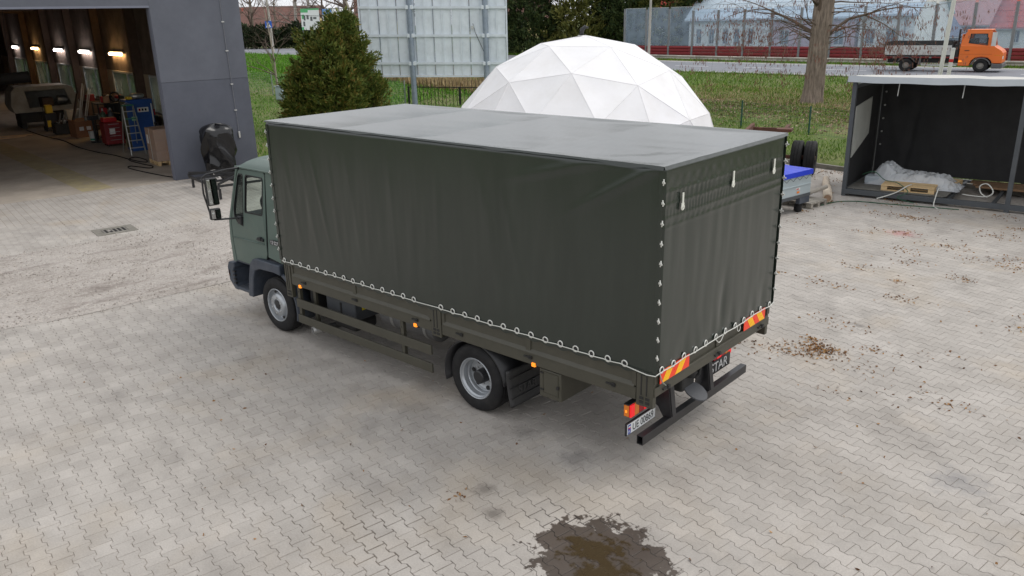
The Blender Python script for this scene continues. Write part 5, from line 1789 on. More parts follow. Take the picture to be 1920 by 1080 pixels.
# blue-topped trailer
t = thing('box_trailer', 'pale grey box trailer with a blue tarpaulin cover behind the truck', 'trailer', (2.76, 12.45, 0), R(-10))
M_TRL = mat('pale_trailer_steel', sr(178, 190, 194), .4, metal=.3, var=.05)
M_BLT = mat('blue_tarpaulin', sr(38, 62, 196), .4, var=.08)
x0, x1, y0, y1 = -2.5, 0, -1.55, 0
for nm, b_ in (('side_panel', (x0, x1, y0, y0 + .03)), ('side_panel', (x0, x1, y1 - .03, y1)), ('tail_panel', (x1 - .03, x1 + .003, y0 + .03, y1 - .03)), ('head_panel', (x0, x0 + .03, y0 + .03, y1 - .03))):
    MB().box(b_[0], b_[1], b_[2], b_[3], .45, .95).build(nm, M_TRL, t, bevel=.006)
MB().box(x0, x1, y0, y1, .40, .45).build('floor', M_TRL, t)
MB().box(x1 + .004, x1 + .02, y0 + .02, y1 - .02, .66, .69).build('ridge', M_TRL, t, bevel=.006)
MB().box(x1 - .04, x1 + .012, y0, y1, .37, .449).build('rear_beam', M_ANTH, t, bevel=.006)
MB().box(x1 + .004, x1 + .010, -.62, -.45, .58, .62).build('maker_plate', mat('paper_white', (1, 1, 1)), t)
MB().box(x1 + .0105, x1 + .012, -.60, -.50, .588, .612).build('maker_mark', M_REDP, t)
MB().box(x1 + .004, x1 + .014, -.56, -.47, .50, .545).build('side_reflector', M_AMB0, t)
MB().box(x1 - .10, x1 + .01, -.42, -.02, .22, .368).build('tail_light_bracket', M_FEND, t, bevel=.01)
def cov(a, c):
    x = x0 - .02 + a * (x1 - x0 + .04); y = y0 - .02 + c * (y1 - y0 + .04)
    e = min(a, 1 - a) * 2; e2 = min(c, 1 - c) * 2
    z = 1.005 + .24 * min(1, e2 * 1.1) * min(1, e * 1.2) + .012 * nz3(x * 6, y * 6, 2)
    return (x, y, z)
cv = MB().grid(cov, 40, 30).build('tarp_cover', M_BLT, t, smooth=180)
hem = MB()
for (a_, b_) in (((x0 - .02, y0 - .02), (x1 + .02, y0 - .02)), ((x1 + .02, y0 - .02), (x1 + .02, y1 + .02)), ((x1 + .02, y1 + .02), (x0 - .02, y1 + .02)), ((x0 - .02, y1 + .02), (x0 - .02, y0 - .02))):
    hem.add([(*a_, 1.005), (*b_, 1.005), (*b_, .89), (*a_, .89)], [(0, 1, 2, 3)])
hem.build('cover_hem', M_BLT, t)
zz = [(x1 + .03, y1 - k * .13, .89 if k % 2 else .81) for k in range(12)]
MB().tube(zz, .005, 5).build('elastic_cord', M_BLK, t)
for y in (y0 - .1, y1 + .1):
    w = empty('wheel', (-1.15, y, .28), 0, t)
    MB().lathe([(.16, -.07), (.25, -.085), (.28, -.06), (.28, .06), (.25, .085), (.16, .07)], (0, 0, 0), (0, 1, 0), 28).build('tyre', M_RUB, w, smooth=50)
    MB().lathe([(0, -.04), (.12, -.04), (.16, -.07), (.165, .07), (0, .07)], (0, 0, 0), (0, 1, 0), 24).build('rim', M_SIL, w, smooth=40)
    MB().box(-1.5, -.8, y - .1, y + .1, .58, .60).build('mudguard', M_BLK, t, bevel=.01)
MB().box(-.19, -.03, -.36, -.20, .0, .215).build('prop_wheel', M_RUB, t, bevel=.05)
MB().beam((x0, -.77, .5), (x0 - 1.2, -.77, .48), .08, .08).build('drawbar', M_ANTH, t)

# old chassis with twin tyres behind
t = thing('rusty_trailer', 'rusty trailer chassis with twin truck tyres standing by the kerb', 'trailer', (.62, 16.75, 0), R(16))
T2 = MB().lathe([(.28, -.12), (.33, -.15), (.44, -.15), (.475, -.125), (.485, -.10), (.485, -.055), (.47, -.05), (.47, -.03), (.485, -.025), (.485, .025), (.47, .03), (.47, .05), (.485, .055), (.485, .10), (.475, .125), (.44, .15), (.33, .15), (.28, .12)], (0, 0, 0), (1, 0, 0), 40).mesh('tyre', M_RUB, 40)
for x in (0, .36):
    w = empty('wheel', (x, 0, .485), 0, t)
    inst('tyre', T2, w)
    MB().lathe([(.29, -.12), (.27, -.05), (.1, -.02), (0, -.02)], (0, 0, 0), (1, 0, 0), 24).build('rim', M_CHAS, w, smooth=40)
M_RUST = mat('rusty_steel', sr(96, 62, 48), .85, var=.25, dirt=sr(52, 44, 40), dirt_amt=.6)
MB().tube([(-2.2, 0, .485), (.5, 0, .485)], .06, 10).build('axle', M_RUST, t)
for x in (-.45, -1.5):
    MB().beam((x, -2.4, 1.05), (x, 1.2, 1.18), .10, .18).build('frame_rail', M_RUST, t)
MB().beam((-.45, -.6, .75), (-.45, .7, 1.0), .08, .10).build('spring_hanger', M_RUST, t)
for y in (-2.2, -.6, 1.0):
    MB().beam((-1.5, y, 1.08 + .03 * y), (-.45, y, 1.08 + .03 * y), .08, .14).build('cross_member', M_RUST, t)
MB().box(-.62, -.20, -.2, .15, 1.22, 1.30).build('bracket', M_RUST, t)

# log and grey pallet near the trailer
M_LOG = mat('peeled_log', sr(206, 192, 172), .85, var=.2, scale=5, stretch=(1, 1, 4), dirt=sr(120, 92, 70), dirt_amt=.5)
M_LOGE = mat('log_bark_end', sr(150, 122, 98), .9, var=.3)
t = thing('log', 'pale peeled log lying on the paving beside the shelter', 'log', (2.78, 13.55, .115), R(0))
pts = [(0, 0, 0), (-.22, .58, 0), (-.46, 1.16, .0), (-.72, 1.76, .0), (-.95, 2.35, .0)]
MB().tube(pts, [.115, .112, .105, .098, .085], 12).build('trunk', M_LOG, t, smooth=60)
MB().disc((.004, -.01, 0), (.35, -1, 0), .085, 12).build('cut_end', M_LOGE, t)
t = thing('grey_pallet', 'grey weathered half pallet lying on the paving below the trailer', 'pallet', (2.42, 13.02, .0), R(-8))
pallet(t, .78, .75, M_WOODG)
t = thing('post_stub', 'short round wooden post lying on the grey pallet', 'post', (2.32, 12.95, .205), R(0))
MB().tube([(-.05, -.12, .0), (.10, .28, .05), (.32, .85, .14)], [.065, .06, .05], 10).build('shaft', M_WOODG, t, smooth=60)
MB().tube([(-.16, -.22, .02), (-.05, -.12, .0), (.06, -.06, .02)], [.03, .075, .05], 8).build('split_end', M_LOGE, t)
t = tag(MB().plate([(-.30, -.2), (.28, -.22), (.32, .18), (-.26, .22)], [], lambda a, b, d: (a, b, .004 + d), .004).build('paper_sheet', mat('paper_white', (1, 1, 1)), None, loc=(1.82, 14.35, 0), rot=(0, 0, .4)), 'flat pale sheet lying on the paving left of the log', 'sheet')
# white poles behind the shelter
for k, (x, y, h_, lb, lean) in enumerate([(2.40, 23.5, 6.4, 'tall white pole rising behind the shelter roof', .05), (2.62, 23.4, 3.05, 'short white post with red tip behind the shelter roof', .05)]):
    t = thing('white_pole' if k == 0 else 'white_post', lb, 'pole' if k == 0 else 'post', (x - lean * h_ * .35, y, ground_z(x, y) - .05), 0)
    MB().tube([(0, 0, 0), (lean * h_ * .9, .0, h_)], .065 if k == 0 else .06, 10).build('shaft', M_WHT, t, smooth=60)
    if k == 1:
        MB().tube([(lean * h_ * .9 + .0, 0, h_ + .002), (lean * h_ * .9 + .004, 0, h_ + .09)], .062, 10).build('tip', M_WFR, t)
        MB().lathe([(.062, 0), (.064, 0), (.064, .1), (.062, .1)], (lean * 2.7 * .9, 0, 2.7), (lean * .9, 0, 1), 10, close=True).build('band', M_REDP, t)
    else:
        MB().lathe([(.0, .02), (.16, .02), (.18, 0), (.18, -.05), (0, -.05)], (0, 0, .06), (0, 0, 1), 16).build('foot', M_WFR, t)
        MB().lathe([(0, .06), (.05, .05), (.07, 0), (0, 0)], (lean * h_ * .9, 0, h_), (0, 0, 1), 12).build('cap', M_WFR, t)

# ------------------------------------------------------------------ geodesic dome
M_DOME = mat('white_dome_fabric', sr(230, 229, 230), .62, var=.03, scale=1.5, bump=.03, bscale=12, dirt=sr(200, 194, 186), dirt_amt=.25, dirt_scale=1.2)
def dome():
    RD = 4.32
    t = thing('geodesic_dome', 'large white fabric geodesic dome tent behind the truck', 'dome tent', (-4.85, 13.6, 0), R(17))
    ph = (1 + 5 ** .5) / 2
    vs = [Vector(v).normalized() for v in ((-1, ph, 0), (1, ph, 0), (-1, -ph, 0), (1, -ph, 0), (0, -1, ph), (0, 1, ph), (0, -1, -ph), (0, 1, -ph), (ph, 0, -1), (ph, 0, 1), (-ph, 0, -1), (-ph, 0, 1))]
    fs = [(0, 11, 5), (0, 5, 1), (0, 1, 7), (0, 7, 10), (0, 10, 11), (1, 5, 9), (5, 11, 4), (11, 10, 2), (10, 7, 6), (7, 1, 8), (3, 9, 4), (3, 4, 2), (3, 2, 6), (3, 6, 8), (3, 8, 9), (4, 9, 5), (2, 4, 11), (6, 2, 10), (8, 6, 7), (9, 8, 1)]
    rot = vs[0].rotation_difference(Vector((0.03, 0, 1)).normalized())
    vs = [rot @ v for v in vs]
    tris = []
    for a, b, c in fs:
        A, B, Cc = vs[a], vs[b], vs[c]
        def P(i, j):
            return (A * (3 - i - j) + B * i + Cc * j).normalized() * RD
        for i in range(3):
            for j in range(3 - i):
                tris.append((P(i, j), P(i + 1, j), P(i, j + 1)))
                if i + j < 2:
                    tris.append((P(i + 1, j), P(i + 1, j + 1), P(i, j + 1)))
    struts = set()
    for A, B, Cc in tris:
        if min(A.z, B.z, Cc.z) < -1.2 or (A.z + B.z + Cc.z) / 3 < .2:
            continue
        m_ = MB()
        nrm = (B - A).cross(Cc - A).normalized()
        if nrm.dot(A) < 0:
            nrm = -nrm
        K = 8
        idx = {}
        for i in range(K + 1):
            for j in range(K + 1 - i):
                k = K - i - j
                p = (A * k + B * i + Cc * j) / K
                s = 27 * (i / K) * (j / K) * (k / K)
                e = min(i, j, k) / K
                wr = .010 * nz3(p.x * 2.5, p.y * 2.5, p.z * 2.5) * min(1, e * 6)
                p = p - nrm * (.02 * s + .006 * min(1, e * 12)) + nrm * wr
                p.z = max(p.z - .33, 0.0)
                idx[(i, j)] = len(m_.v)
                m_.v.append(tuple(p))
        for i in range(K):
            for j in range(K - i):
                m_.f.append((idx[(i, j)], idx[(i + 1, j)], idx[(i, j + 1)]))
                if i + j < K - 1:
                    m_.f.append((idx[(i + 1, j)], idx[(i + 1, j + 1)], idx[(i, j + 1)]))
        m_.build('fabric_panel', M_DOME, t, smooth=180)
        for p, q in ((A, B), (B, Cc), (Cc, A)):
            key = tuple(sorted((tuple(round(c, 3) for c in p), tuple(round(c, 3) for c in q))))
            struts.add(key)
    for p, q in sorted(struts):
        MB().tube([(*p[:2], max(p[2] - .332, 0)), (*q[:2], max(q[2] - .332, 0))], .009, 6, caps=False).build('seam', M_DOME, t, smooth=180)
    MB().tube([(.0, 0, RD - .36), (.02, .0, RD - .19), (.10, .05, RD - .09), (.18, .09, RD - .13)], [.06, .07, .05, .03], 8).build('vent_cowl', M_BLK, t, smooth=180)
    MB().torus((0, 0, RD - .34), (.03, 0, 1), .10, .012, 18, 6).build('crown_ring', M_STEEL, t, smooth=180)
dome()

# ------------------------------------------------------------------ billboard seen from behind
M_GALV = mat('galvanised_sheet', sr(226, 234, 240), .55, metal=.05, var=.05, scale=1.5, dirt=sr(150, 160, 168), dirt_amt=.3)
M_GALV2 = mat('galvanised_rail', sr(216, 224, 230), .45, metal=.1, var=.08)
M_GALVP = mat('galvanised_post', sr(140, 152, 166), .5, metal=.35, var=.15, scale=6, dirt=sr(176, 184, 190), dirt_amt=.4)
def billboard():
    a, b = Vector((-21.2, 18.4, 0)), Vector((-16.2, 22.9, 0))
    d = (b - a); L = d.length
    t = thing('billboard', 'back of a large pale metal billboard on two galvanised posts', 'billboard', (a.x, a.y, ground_z(a.x, a.y)), math.atan2(d.y, d.x))
    gz0 = ground_z(a.x, a.y)
    z0, z1 = 2.13 - gz0, 6.3 - gz0
    sl = -.022
    n = 16
    def zb(x):
        return sl * x
    for k in range(n):
        x0, x1 = L * k / n + .02, L * (k + 1) / n - .02
        MB().add([(x0, .06, z0 + zb(x0)), (x1, .06, z0 + zb(x1)), (x1, .06, z1 + zb(x1)), (x0, .06, z1 + zb(x0)), (x0, .09, z0 + zb(x0)), (x1, .09, z0 + zb(x1)), (x1, .09, z1 + zb(x1)), (x0, .09, z1 + zb(x0))],
                 [(0, 1, 2, 3), (7, 6, 5, 4), (0, 4, 5, 1), (2, 6, 7, 3), (1, 5, 6, 2), (0, 3, 7, 4)]).build('sheet', M_GALV, t)
    for k in range(n + 1):
        x = L * k / n
        w_ = .075 if k % 2 else .02
        MB().beam((x, .035, z0 + zb(x)), (x, .035, z1 + zb(x)), w_, .045, (0, 1, 0)).build('rib', M_GALV2 if k % 2 else M_GALVP, t)
    for z in (2.68, 3.92, 5.16, 6.2):
        MB().beam((-.02, -.01, z - gz0), (L + .02, -.01, z - gz0 + zb(L)), .05, .11).build('rail', M_GALV2, t)
    MB().beam((-.03, .06, z0 - .05), (L + .03, .06, z0 - .05 + zb(L)), .14, .07).build('edge_trim', M_GALV2, t)
    MB().beam((-.035, .05, z0), (-.035, .05, z1), .07, .12, (0, 1, 0)).build('edge_trim', M_GALV2, t)
    MB().beam((L + .035, .05, z0 + zb(L)), (L + .035, .05, z1 + zb(L)), .07, .12, (0, 1, 0)).build('edge_trim', M_GALV2, t)
    for x in (2.32, 5.78):
        p = MB().tube([(x, -.18, -.3), (x, -.18, 5.9)], .13, 14).build('post', M_GALVP, t, smooth=50)
        for z in (2.68, 3.92, 5.16):
            MB().box(x - .17, x + .17, -.30, -.05, z - gz0 - .09 + zb(x), z - gz0 + .09 + zb(x)).build('clamp', M_GALV2, p, bevel=.02)
    MB().tube([(5.2, -.05, 4.0), (5.3, -.05, 3.6), (5.6, -.06, 2.9), (5.75, -.1, 2.5)], .012, 5).build('cable', M_BLK, t)
    MB().box(5.12, 5.24, -.09, -.03, 3.75, 3.9).build('junction_box', M_WFR, t)
billboard()

# ------------------------------------------------------------------ fences
def iron_fence():
    a, b = Vector((-21.95, 21.73, 0)), Vector((-15.5, 27.6, 0))
    d = b - a; L = d.length
    t = thing('iron_fence', 'dark iron picket fence with spiked tops beside the billboard post', 'fence', (a.x, a.y, .18), math.atan2(d.y, d.x))
    M_IR = mat('dark_rusty_iron', sr(58, 44, 40), .8, var=.25)
    def zt(x):
        return 1.15 - .055 * x * .6
    MB().beam((0, 0, zt(0)), (L, 0, zt(L)), .04, .05).build('rail', M_IR, t)
    MB().beam((0, 0, .12), (L, 0, .12 - .02 * L), .04, .05).build('rail', M_IR, t)
    n = int(L / .19)
    for k in range(n + 1):
        x = k * .19
        h = zt(x) + .28 + .16 * max(0, math.sin(math.pi * ((x % 2.6) / 2.6)))
        MB().tube([(x, 0, 0), (x, 0, h - .08), (x, 0, h)], [.014, .014, .002], 5).build('picket', M_IR, t)
    for x in (0, 2.6, 5.2, 7.8):
        MB().box(x - .045, x + .045, -.045, .045, -.2, zt(x) + .03).build('post', mat('black_fence_post', sr(36, 34, 34), .7), t)
iron_fence()

def mesh_fence(name, label, pts, h, step, mt, mp, wire_h, wire_v):
    t = thing(name, label, 'fence', (pts[0][0], pts[0][1], 0))
    o0 = Vector((pts[0][0], pts[0][1], 0))
    for (xa, ya), (xb, yb_) in zip(pts[:-1], pts[1:]):
        L = math.hypot(xb - xa, yb_ - ya)
        n = max(1, round(L / step))
        for k in range(n + 1):
            x, y = xa + (xb - xa) * k / n, ya + (yb_ - ya) * k / n
            z = ground_z(x, y)
            MB().box(x - o0.x - .025, x - o0.x + .025, y - o0.y - .025, y - o0.y + .025, z - .2, z + h + .05).build('post', mp, t)
            if k == n:
                continue
            x2, y2 = xa + (xb - xa) * (k + 1) / n, ya + (yb_ - ya) * (k + 1) / n
            z2 = ground_z(x2, y2)
            m_ = MB()
            nh = max(2, int(h / wire_h))
            for q in range(nh + 1):
                zz = .04 + (h - .05) * q / nh
                m_.tube([(x - o0.x, y - o0.y, z + zz), (x2 - o0.x, y2 - o0.y, z2 + zz)], .0035, 3, caps=False)
            nv = int(math.hypot(x2 - x, y2 - y) / wire_v)
            for q in range(1, nv):
                a_ = q / nv
                xx, yy, zg = x + (x2 - x) * a_ - o0.x, y + (y2 - y) * a_ - o0.y, z + (z2 - z) * a_
                m_.tube([(xx, yy, zg + .03), (xx, yy, zg + h)], .0028, 3, caps=False)
            ob = m_.build('wire_mesh', mt, t, fixn=False)
            ob['kind'] = 'stuff'
M_GWIRE = mat('green_wire', sr(44, 78, 62), .5)
M_ZWIRE = mat('zinc_wire', sr(140, 150, 146), .5, metal=.4)
q0, q1 = G(-3.0, 20.1), G(24, 20.1)
mesh_fence('wire_fence', 'low green welded wire fence on the grass before the big tree', [(q0.x, q0.y), (q1.x, q1.y)], 1.0, 3.0, M_GWIRE, mat('green_fence_post', sr(28, 74, 60), .5), .2, .10)
mesh_fence('wire_fence', 'grey chain link fence on the bright grass left of the thuja', [(-36.5, 19.6), (-30.0, 20.6), (-22.1, 21.6)], 1.25, 2.6, M_ZWIRE, M_ZWIRE, .10, .10)

# ------------------------------------------------------------------ utility box by the little tree
t = thing('utility_box', 'small pale blue grey utility box at the foot of the thin tree', 'utility box', (-29.45, 18.98, ground_z(-29.45, 18.98) - .02), R(40))
MB().box(-.2, .2, -.15, .15, .12, .80).build('body', mat('pale_blue_grey_box', sr(172, 188, 196), .5), t, bevel=.03)
MB().box(-.23, .23, -.18, .18, .80, .85).build('lid', mat('pale_blue_grey_box', (1, 1, 1)), t, bevel=.01)
MB().box(-.17, .17, -.12, .12, -.1, .12).build('plinth', M_KERB, t)

# ------------------------------------------------------------------ guard rail
def bar_y(x, off):
    return road_far(x) + off
def guard_rail():
    t = thing('guard_rail', 'pale steel guard rail along the far side of the road', 'guard rail', (-42, bar_y(-42, 1.6), 0))
    base = Vector((-42, bar_y(-42, 1.6), 0))
    M_GR = mat('pale_guard_rail', sr(176, 172, 162), .55, metal=.2, var=.1, dirt=sr(130, 120, 106), dirt_amt=.4)
    prof = [(-.02, .0), (-.07, .05), (-.07, .11), (-.01, .16), (-.01, .20), (-.07, .25), (-.07, .31), (-.02, .36)]
    n = 16
    for k in range(n):
        x0, x1 = -42 + k * 4.0, -42 + (k + 1) * 4.0
        m_ = MB()
        def f(a, c):
            i = min(int(c * 7 + 1e-6), 7)
            x = x0 + a * (x1 - x0)
            return (x - base.x, bar_y(x, 1.6) + prof[i][0] - base.y, road_z(x) + .06 + prof[i][1])
        m_.grid(f, 2, 7)
        ob = m_.build('beam', M_GR, t, smooth=40)
        so = ob.modifiers.new('thick', 'SOLIDIFY'); so.thickness = .01
        MB().box(x0 - base.x - .05, x0 - base.x + .05, bar_y(x0, 1.64) - base.y, bar_y(x0, 1.74) - base.y, road_z(x0) - .3, road_z(x0) + .38).build('post', M_GR, t)
guard_rail()

# ------------------------------------------------------------------ noise barrier
M_BPOST = mat('barrier_post_steel', sr(128, 130, 132), .55, metal=.3, var=.12)
M_BRED = mat('red_barrier_panel', sr(132, 34, 40), .6, var=.18, scale=2, dirt=sr(70, 40, 38), dirt_amt=.5)
M_BGLASS = glass('hazy_barrier_pane', (.86, .93, 1.0), .34, .15, (.50, .62, .78))
def barrier():
    x_start = -35.6
    base = Vector((x_start, bar_y(x_start, 4.2), .7))
    t = thing('noise_barrier', 'transparent road noise barrier with grey posts and dark red base panels', 'noise barrier', base)
    for k in range(20):
        x0, x1 = x_start + k * 2.55, x_start + (k + 1) * 2.55
        y0, y1 = bar_y(x0, 4.2) - base.y, bar_y(x1, 4.2) - base.y
        a0, a1 = x0 - base.x, x1 - base.x
        top = 4.45 if k < 3 else 4.25
        MB().box(a0 - .09, a0 + .09, y0 - .10, y0 + .10, -.3, top - .12 if k else top).build('post', M_BPOST, t, bevel=.01)
        # ribbed red sound absorbing base
        for q in range(4):
            z = .08 + q * .26
            MB().add([(a0 + .1, y0 - .03, z), (a1 - .1, y1 - .03, z), (a1 - .1, y1 - .09, z + .06), (a0 + .1, y0 - .09, z + .06), (a0 + .1, y0 - .09, z + .19), (a1 - .1, y1 - .09, z + .19), (a1 - .1, y1 - .03, z + .25), (a0 + .1, y0 - .03, z + .25), (a0 + .1, y0 + .05, z), (a1 - .1, y1 + .05, z), (a1 - .1, y1 + .05, z + .25), (a0 + .1, y0 + .05, z + .25)],
                     [(0, 1, 2, 3), (3, 2, 5, 4), (4, 5, 6, 7), (8, 11, 10, 9), (0, 8, 9, 1), (7, 6, 10, 11), (0, 3, 4, 7, 11, 8), (1, 9, 10, 6, 5, 2)]).build('base_panel', M_BRED, t)
        pn = MB().add([(a0 + .1, y0 - .01, 1.14), (a1 - .1, y1 - .01, 1.14), (a1 - .1, y1 - .01, top), (a0 + .1, y0 - .01, top)], [(0, 1, 2, 3)]).build('pane', M_BGLASS, t)
        MB().beam((a0 + .1, y0 - .01, top + .015), (a1 - .1, y1 - .01, top + .015), .04, .03).build('pane_edge', M_WFR, t)
barrier()

# concrete lamp post before the barrier
t = thing('lamp_post', 'slender pale concrete lamp post in front of the noise barrier', 'lamp post', (-30.4, 57.6, .6), R(0))
MB().tube([(0, 0, 0), (.05, 0, 4), (.12, 0, 9)], [.13, .11, .07], 10).build('mast', M_CONC, t, smooth=60)
MB().tube([(.12, 0, 9), (.1, -.6, 9.3), (.1, -1.6, 9.4)], .04, 8).build('arm', M_STEEL, t)
MB().box(0, .2, -2.0, -1.5, 9.32, 9.44).build('lantern', M_GALV, t, bevel=.03)

# ------------------------------------------------------------------ houses
def gable_house(name, label, loc, rz, L, W, zb, ze, zr, wallm, roofm, wins, oh=.35, panels=None, wz=(1.0, 2.4), ww=.6, wmat=None, floor2=None):
    t = thing(name, label, 'house', loc, rz)
    MB().plate([(0, zb), (L, zb), (L, ze), (0, ze)], [[(c - ww / 2, wz[0]), (c + ww / 2, wz[0]), (c + ww / 2, wz[1]), (c - ww / 2, wz[1])] for c in wins], lambda a, b, d: (a, d, b), .2).build('wall', wallm, t)
    MB().box(0, L, W - .2, W, zb, ze).build('wall', wallm, t)
    for x in (0, L - .2):
        MB().plate([(.2, zb), (W - .2, zb), (W - .2, ze), (W / 2, zr - .1), (.2, ze)], [], lambda a, b, d, x=x: (x + d, a, b), .2).build('gable_wall', wallm, t)
    for c in wins:
        w = MB().plate([(c - ww / 2, wz[0]), (c + ww / 2, wz[0]), (c + ww / 2, wz[1]), (c - ww / 2, wz[1])], [[(c - ww / 2 + .06, wz[0] + .06), (c - .02, wz[0] + .06), (c - .02, wz[1] - .06), (c - ww / 2 + .06, wz[1] - .06)], [(c + .02, wz[0] + .06), (c + ww / 2 - .06, wz[0] + .06), (c + ww / 2 - .06, wz[1] - .06), (c + .02, wz[1] - .06)]], lambda a, b, d: (a, .06 + d, b), .06).build('window', M_WFR, t)
        MB().box(c - ww / 2 + .05, c + ww / 2 - .05, .09, .10, wz[0] + .05, wz[1] - .05).build('pane', wmat or mat('house_window_glass', sr(70, 80, 92), .1), w)
        MB().box(c - ww / 2 - .06, c + ww / 2 + .06, -.06, .05, wz[0] - .07, wz[0]).build('sill', M_WFR, w)
    sl = (zr - ze) / (W / 2)
    for side in (0, 1):
        def rp(x, s, up=0.0):
            y = s if side == 0 else W - s
            return (x, y, ze + sl * s + up)
        m_ = MB()
        m_.add([rp(-oh, -oh, .0), rp(L + oh, -oh, .0), rp(L + oh, W / 2, .0), rp(-oh, W / 2, .0), rp(-oh, -oh, .12), rp(L + oh, -oh, .12), rp(L + oh, W / 2, .12), rp(-oh, W / 2, .12)],
               [(0, 1, 2, 3), (7, 6, 5, 4), (0, 4, 5, 1), (2, 6, 7, 3), (1, 5, 6, 2), (0, 3, 7, 4)])
        rf = m_.build('roof', roofm, t)
        if panels and side == 0:
            pw, phh = panels
            nr = int((W / 2 + oh) / phh)
            for r_ in range(min(nr, 8)):
                nc = int((L + 2 * oh) / pw)
                for c in range(-1, nc + 1):
                    xa = -oh + c * pw + (pw / 2 if r_ % 2 else 0)
                    xb = min(xa + pw - .04, L + oh)
                    xa = max(xa, -oh)
                    if xb - xa < .1:
                        continue
                    s0, s1 = -oh + r_ * phh, -oh + (r_ + 1) * phh - .03
                    MB().add([rp(xa, s0, .165), rp(xb, s0, .165), rp(xb, s1, .135), rp(xa, s1, .135), rp(xa, s0, .122), rp(xb, s0, .122), rp(xb, s1, .122), rp(xa, s1, .122)],
                             [(0, 1, 2, 3), (0, 4, 5, 1), (1, 5, 6, 2), (0, 3, 7, 4), (2, 6, 7, 3)]).build('roof_panel', roofm, rf)
    MB().tube([(-oh, -oh - .06, ze - sl * oh - .02), (L + oh, -oh - .06, ze - sl * oh - .02)], .06, 6).build('gutter', M_BPOST, t)
    return t
M_WHITEW = mat('white_render', sr(214, 216, 214), .85, var=.04, scale=.6)
M_PINKW = mat('mauve_render', sr(176, 150, 160), .85, var=.05, scale=.6)
M_ROOFB = mat('pale_blue_metal_roof', sr(186, 200, 210), .45, metal=.2, var=.05, island=.05)
M_BRICK = mat('red_brick', sr(146, 92, 82), .9, var=.2, scale=4)
M_REDR = mat('red_tile_roof', sr(170, 72, 62), .8, var=.15, scale=2, island=.05)
M_BRNR = mat('brown_tile_roof', sr(112, 80, 72), .85, var=.2, scale=1, dirt=sr(80, 56, 50), dirt_amt=.4)
M_YELW = mat('pale_yellow_render', sr(222, 206, 150), .85, var=.05)
hz_ = .75
gable_house('white_house', 'white house with pale blue metal roof behind the left half of the barrier', (-31.8, 67.0, 0), R(-3), 8.5, 9, hz_, 4.2, 8.2, M_WHITEW, M_ROOFB, [1.1, 2.5, 4.0, 5.2, 6.6], panels=(1.5, .75), wz=(1.75, 3.15))
gable_house('mauve_house', 'mauve house wall with pale roof seen behind the big tree', (-23.2, 66.6, 0), R(-3), 7.7, 8, hz_, 4.2, 7.8, M_PINKW, M_ROOFB, [1.3, 4.6, 6.3], panels=(1.5, .75), wz=(1.7, 3.0), ww=.9)
t = gable_house('white_house', 'narrow white house with two windows and a drainpipe behind the barrier', (-15.2, 66.2, 0), R(-3), 4.4, 8, hz_, 4.3, 7.6, M_WHITEW, M_ROOFB, [.9, 2.6], panels=(1.5, .75), wz=(1.8, 3.05), ww=.8)
MB().tube([(3.7, -.08, 4.2), (3.7, -.08, .9)], .05, 6).build('drainpipe', M_BPOST, t)
gable_house('brick_barn', 'brick barn with faded red roof right of the white houses', (-14.0, 79.5, 0), R(-3), 5.5, 8, hz_, 3.2, 6.6, M_BRICK, mat('faded_red_roof', sr(168, 122, 118), .8, var=.1), [1.0], wz=(1.6, 2.5))
t = gable_house('garage_hut', 'dark blue gabled hut with a big white door behind the barrier', (-12.0, 73.5, 0), R(60), 4, 3.2, hz_, 2.35, 3.9, mat('slate_blue_boards', sr(74, 84, 108), .8, var=.1), mat('slate_blue_roof', sr(70, 80, 104), .7, var=.1), [1.0], wz=(1.4, 2.1))
MB().box(4.001, 4.05, .5, 2.7, .8, 2.3).box(-.05, -.001, .5, 2.7, .8, 2.3).build('door', M_WHITEW, t)
gable_house('red_roof_house', 'house with a long red tiled roof at the right edge behind the barrier', (-8.2, 80, 0), R(-3), 14, 9, hz_, 2.9, 6.8, M_WHITEW, M_REDR, [2, 5, 8], panels=(1.2, .55), wz=(1.4, 2.5))
gable_house('red_gable_house', 'house with a bright red roof peeking out left of the pale metal roof', (-47, 82, 0), R(-3), 10, 9, hz_, 5.2, 9.5, M_WHITEW, mat('bright_red_roof', sr(190, 70, 60), .7), [3, 6])
# far houses on the left
gable_house('brown_roof_house', 'pale yellow house with a brown tiled roof behind the hedge', (-127, 72, 0), R(40), 16, 9, 1, 4.3, 7.6, M_YELW, M_BRNR, [3, 6, 9, 12], wz=(2.4, 3.6), ww=1.0)
gable_house('red_roof_cottage', 'red roofed cottage at the far left beside the hall wall', (-133, 69, 0), R(30), 7.5, 8, 1, 4.2, 7.4, M_YELW, mat('orange_red_tiles', sr(160, 70, 56), .8, var=.15), [2, 5], wz=(2.4, 3.6), ww=1.0)
gable_house('tall_red_house', 'tall house with a steep red tiled roof behind the banners', (-116, 92, 0), R(48), 10, 9, 1, 5.2, 11.5, M_YELW, M_BRNR, [3, 6], wz=(2.6, 3.8), ww=1.0)
gable_house('dark_roof_house', 'dark roofed house far behind the bare trees', (-100, 104, 0), R(42), 16, 10, 1, 4.5, 10.0, M_YELW, M_BRNR, [3, 7, 11], wz=(2.6, 3.8), ww=1.0)

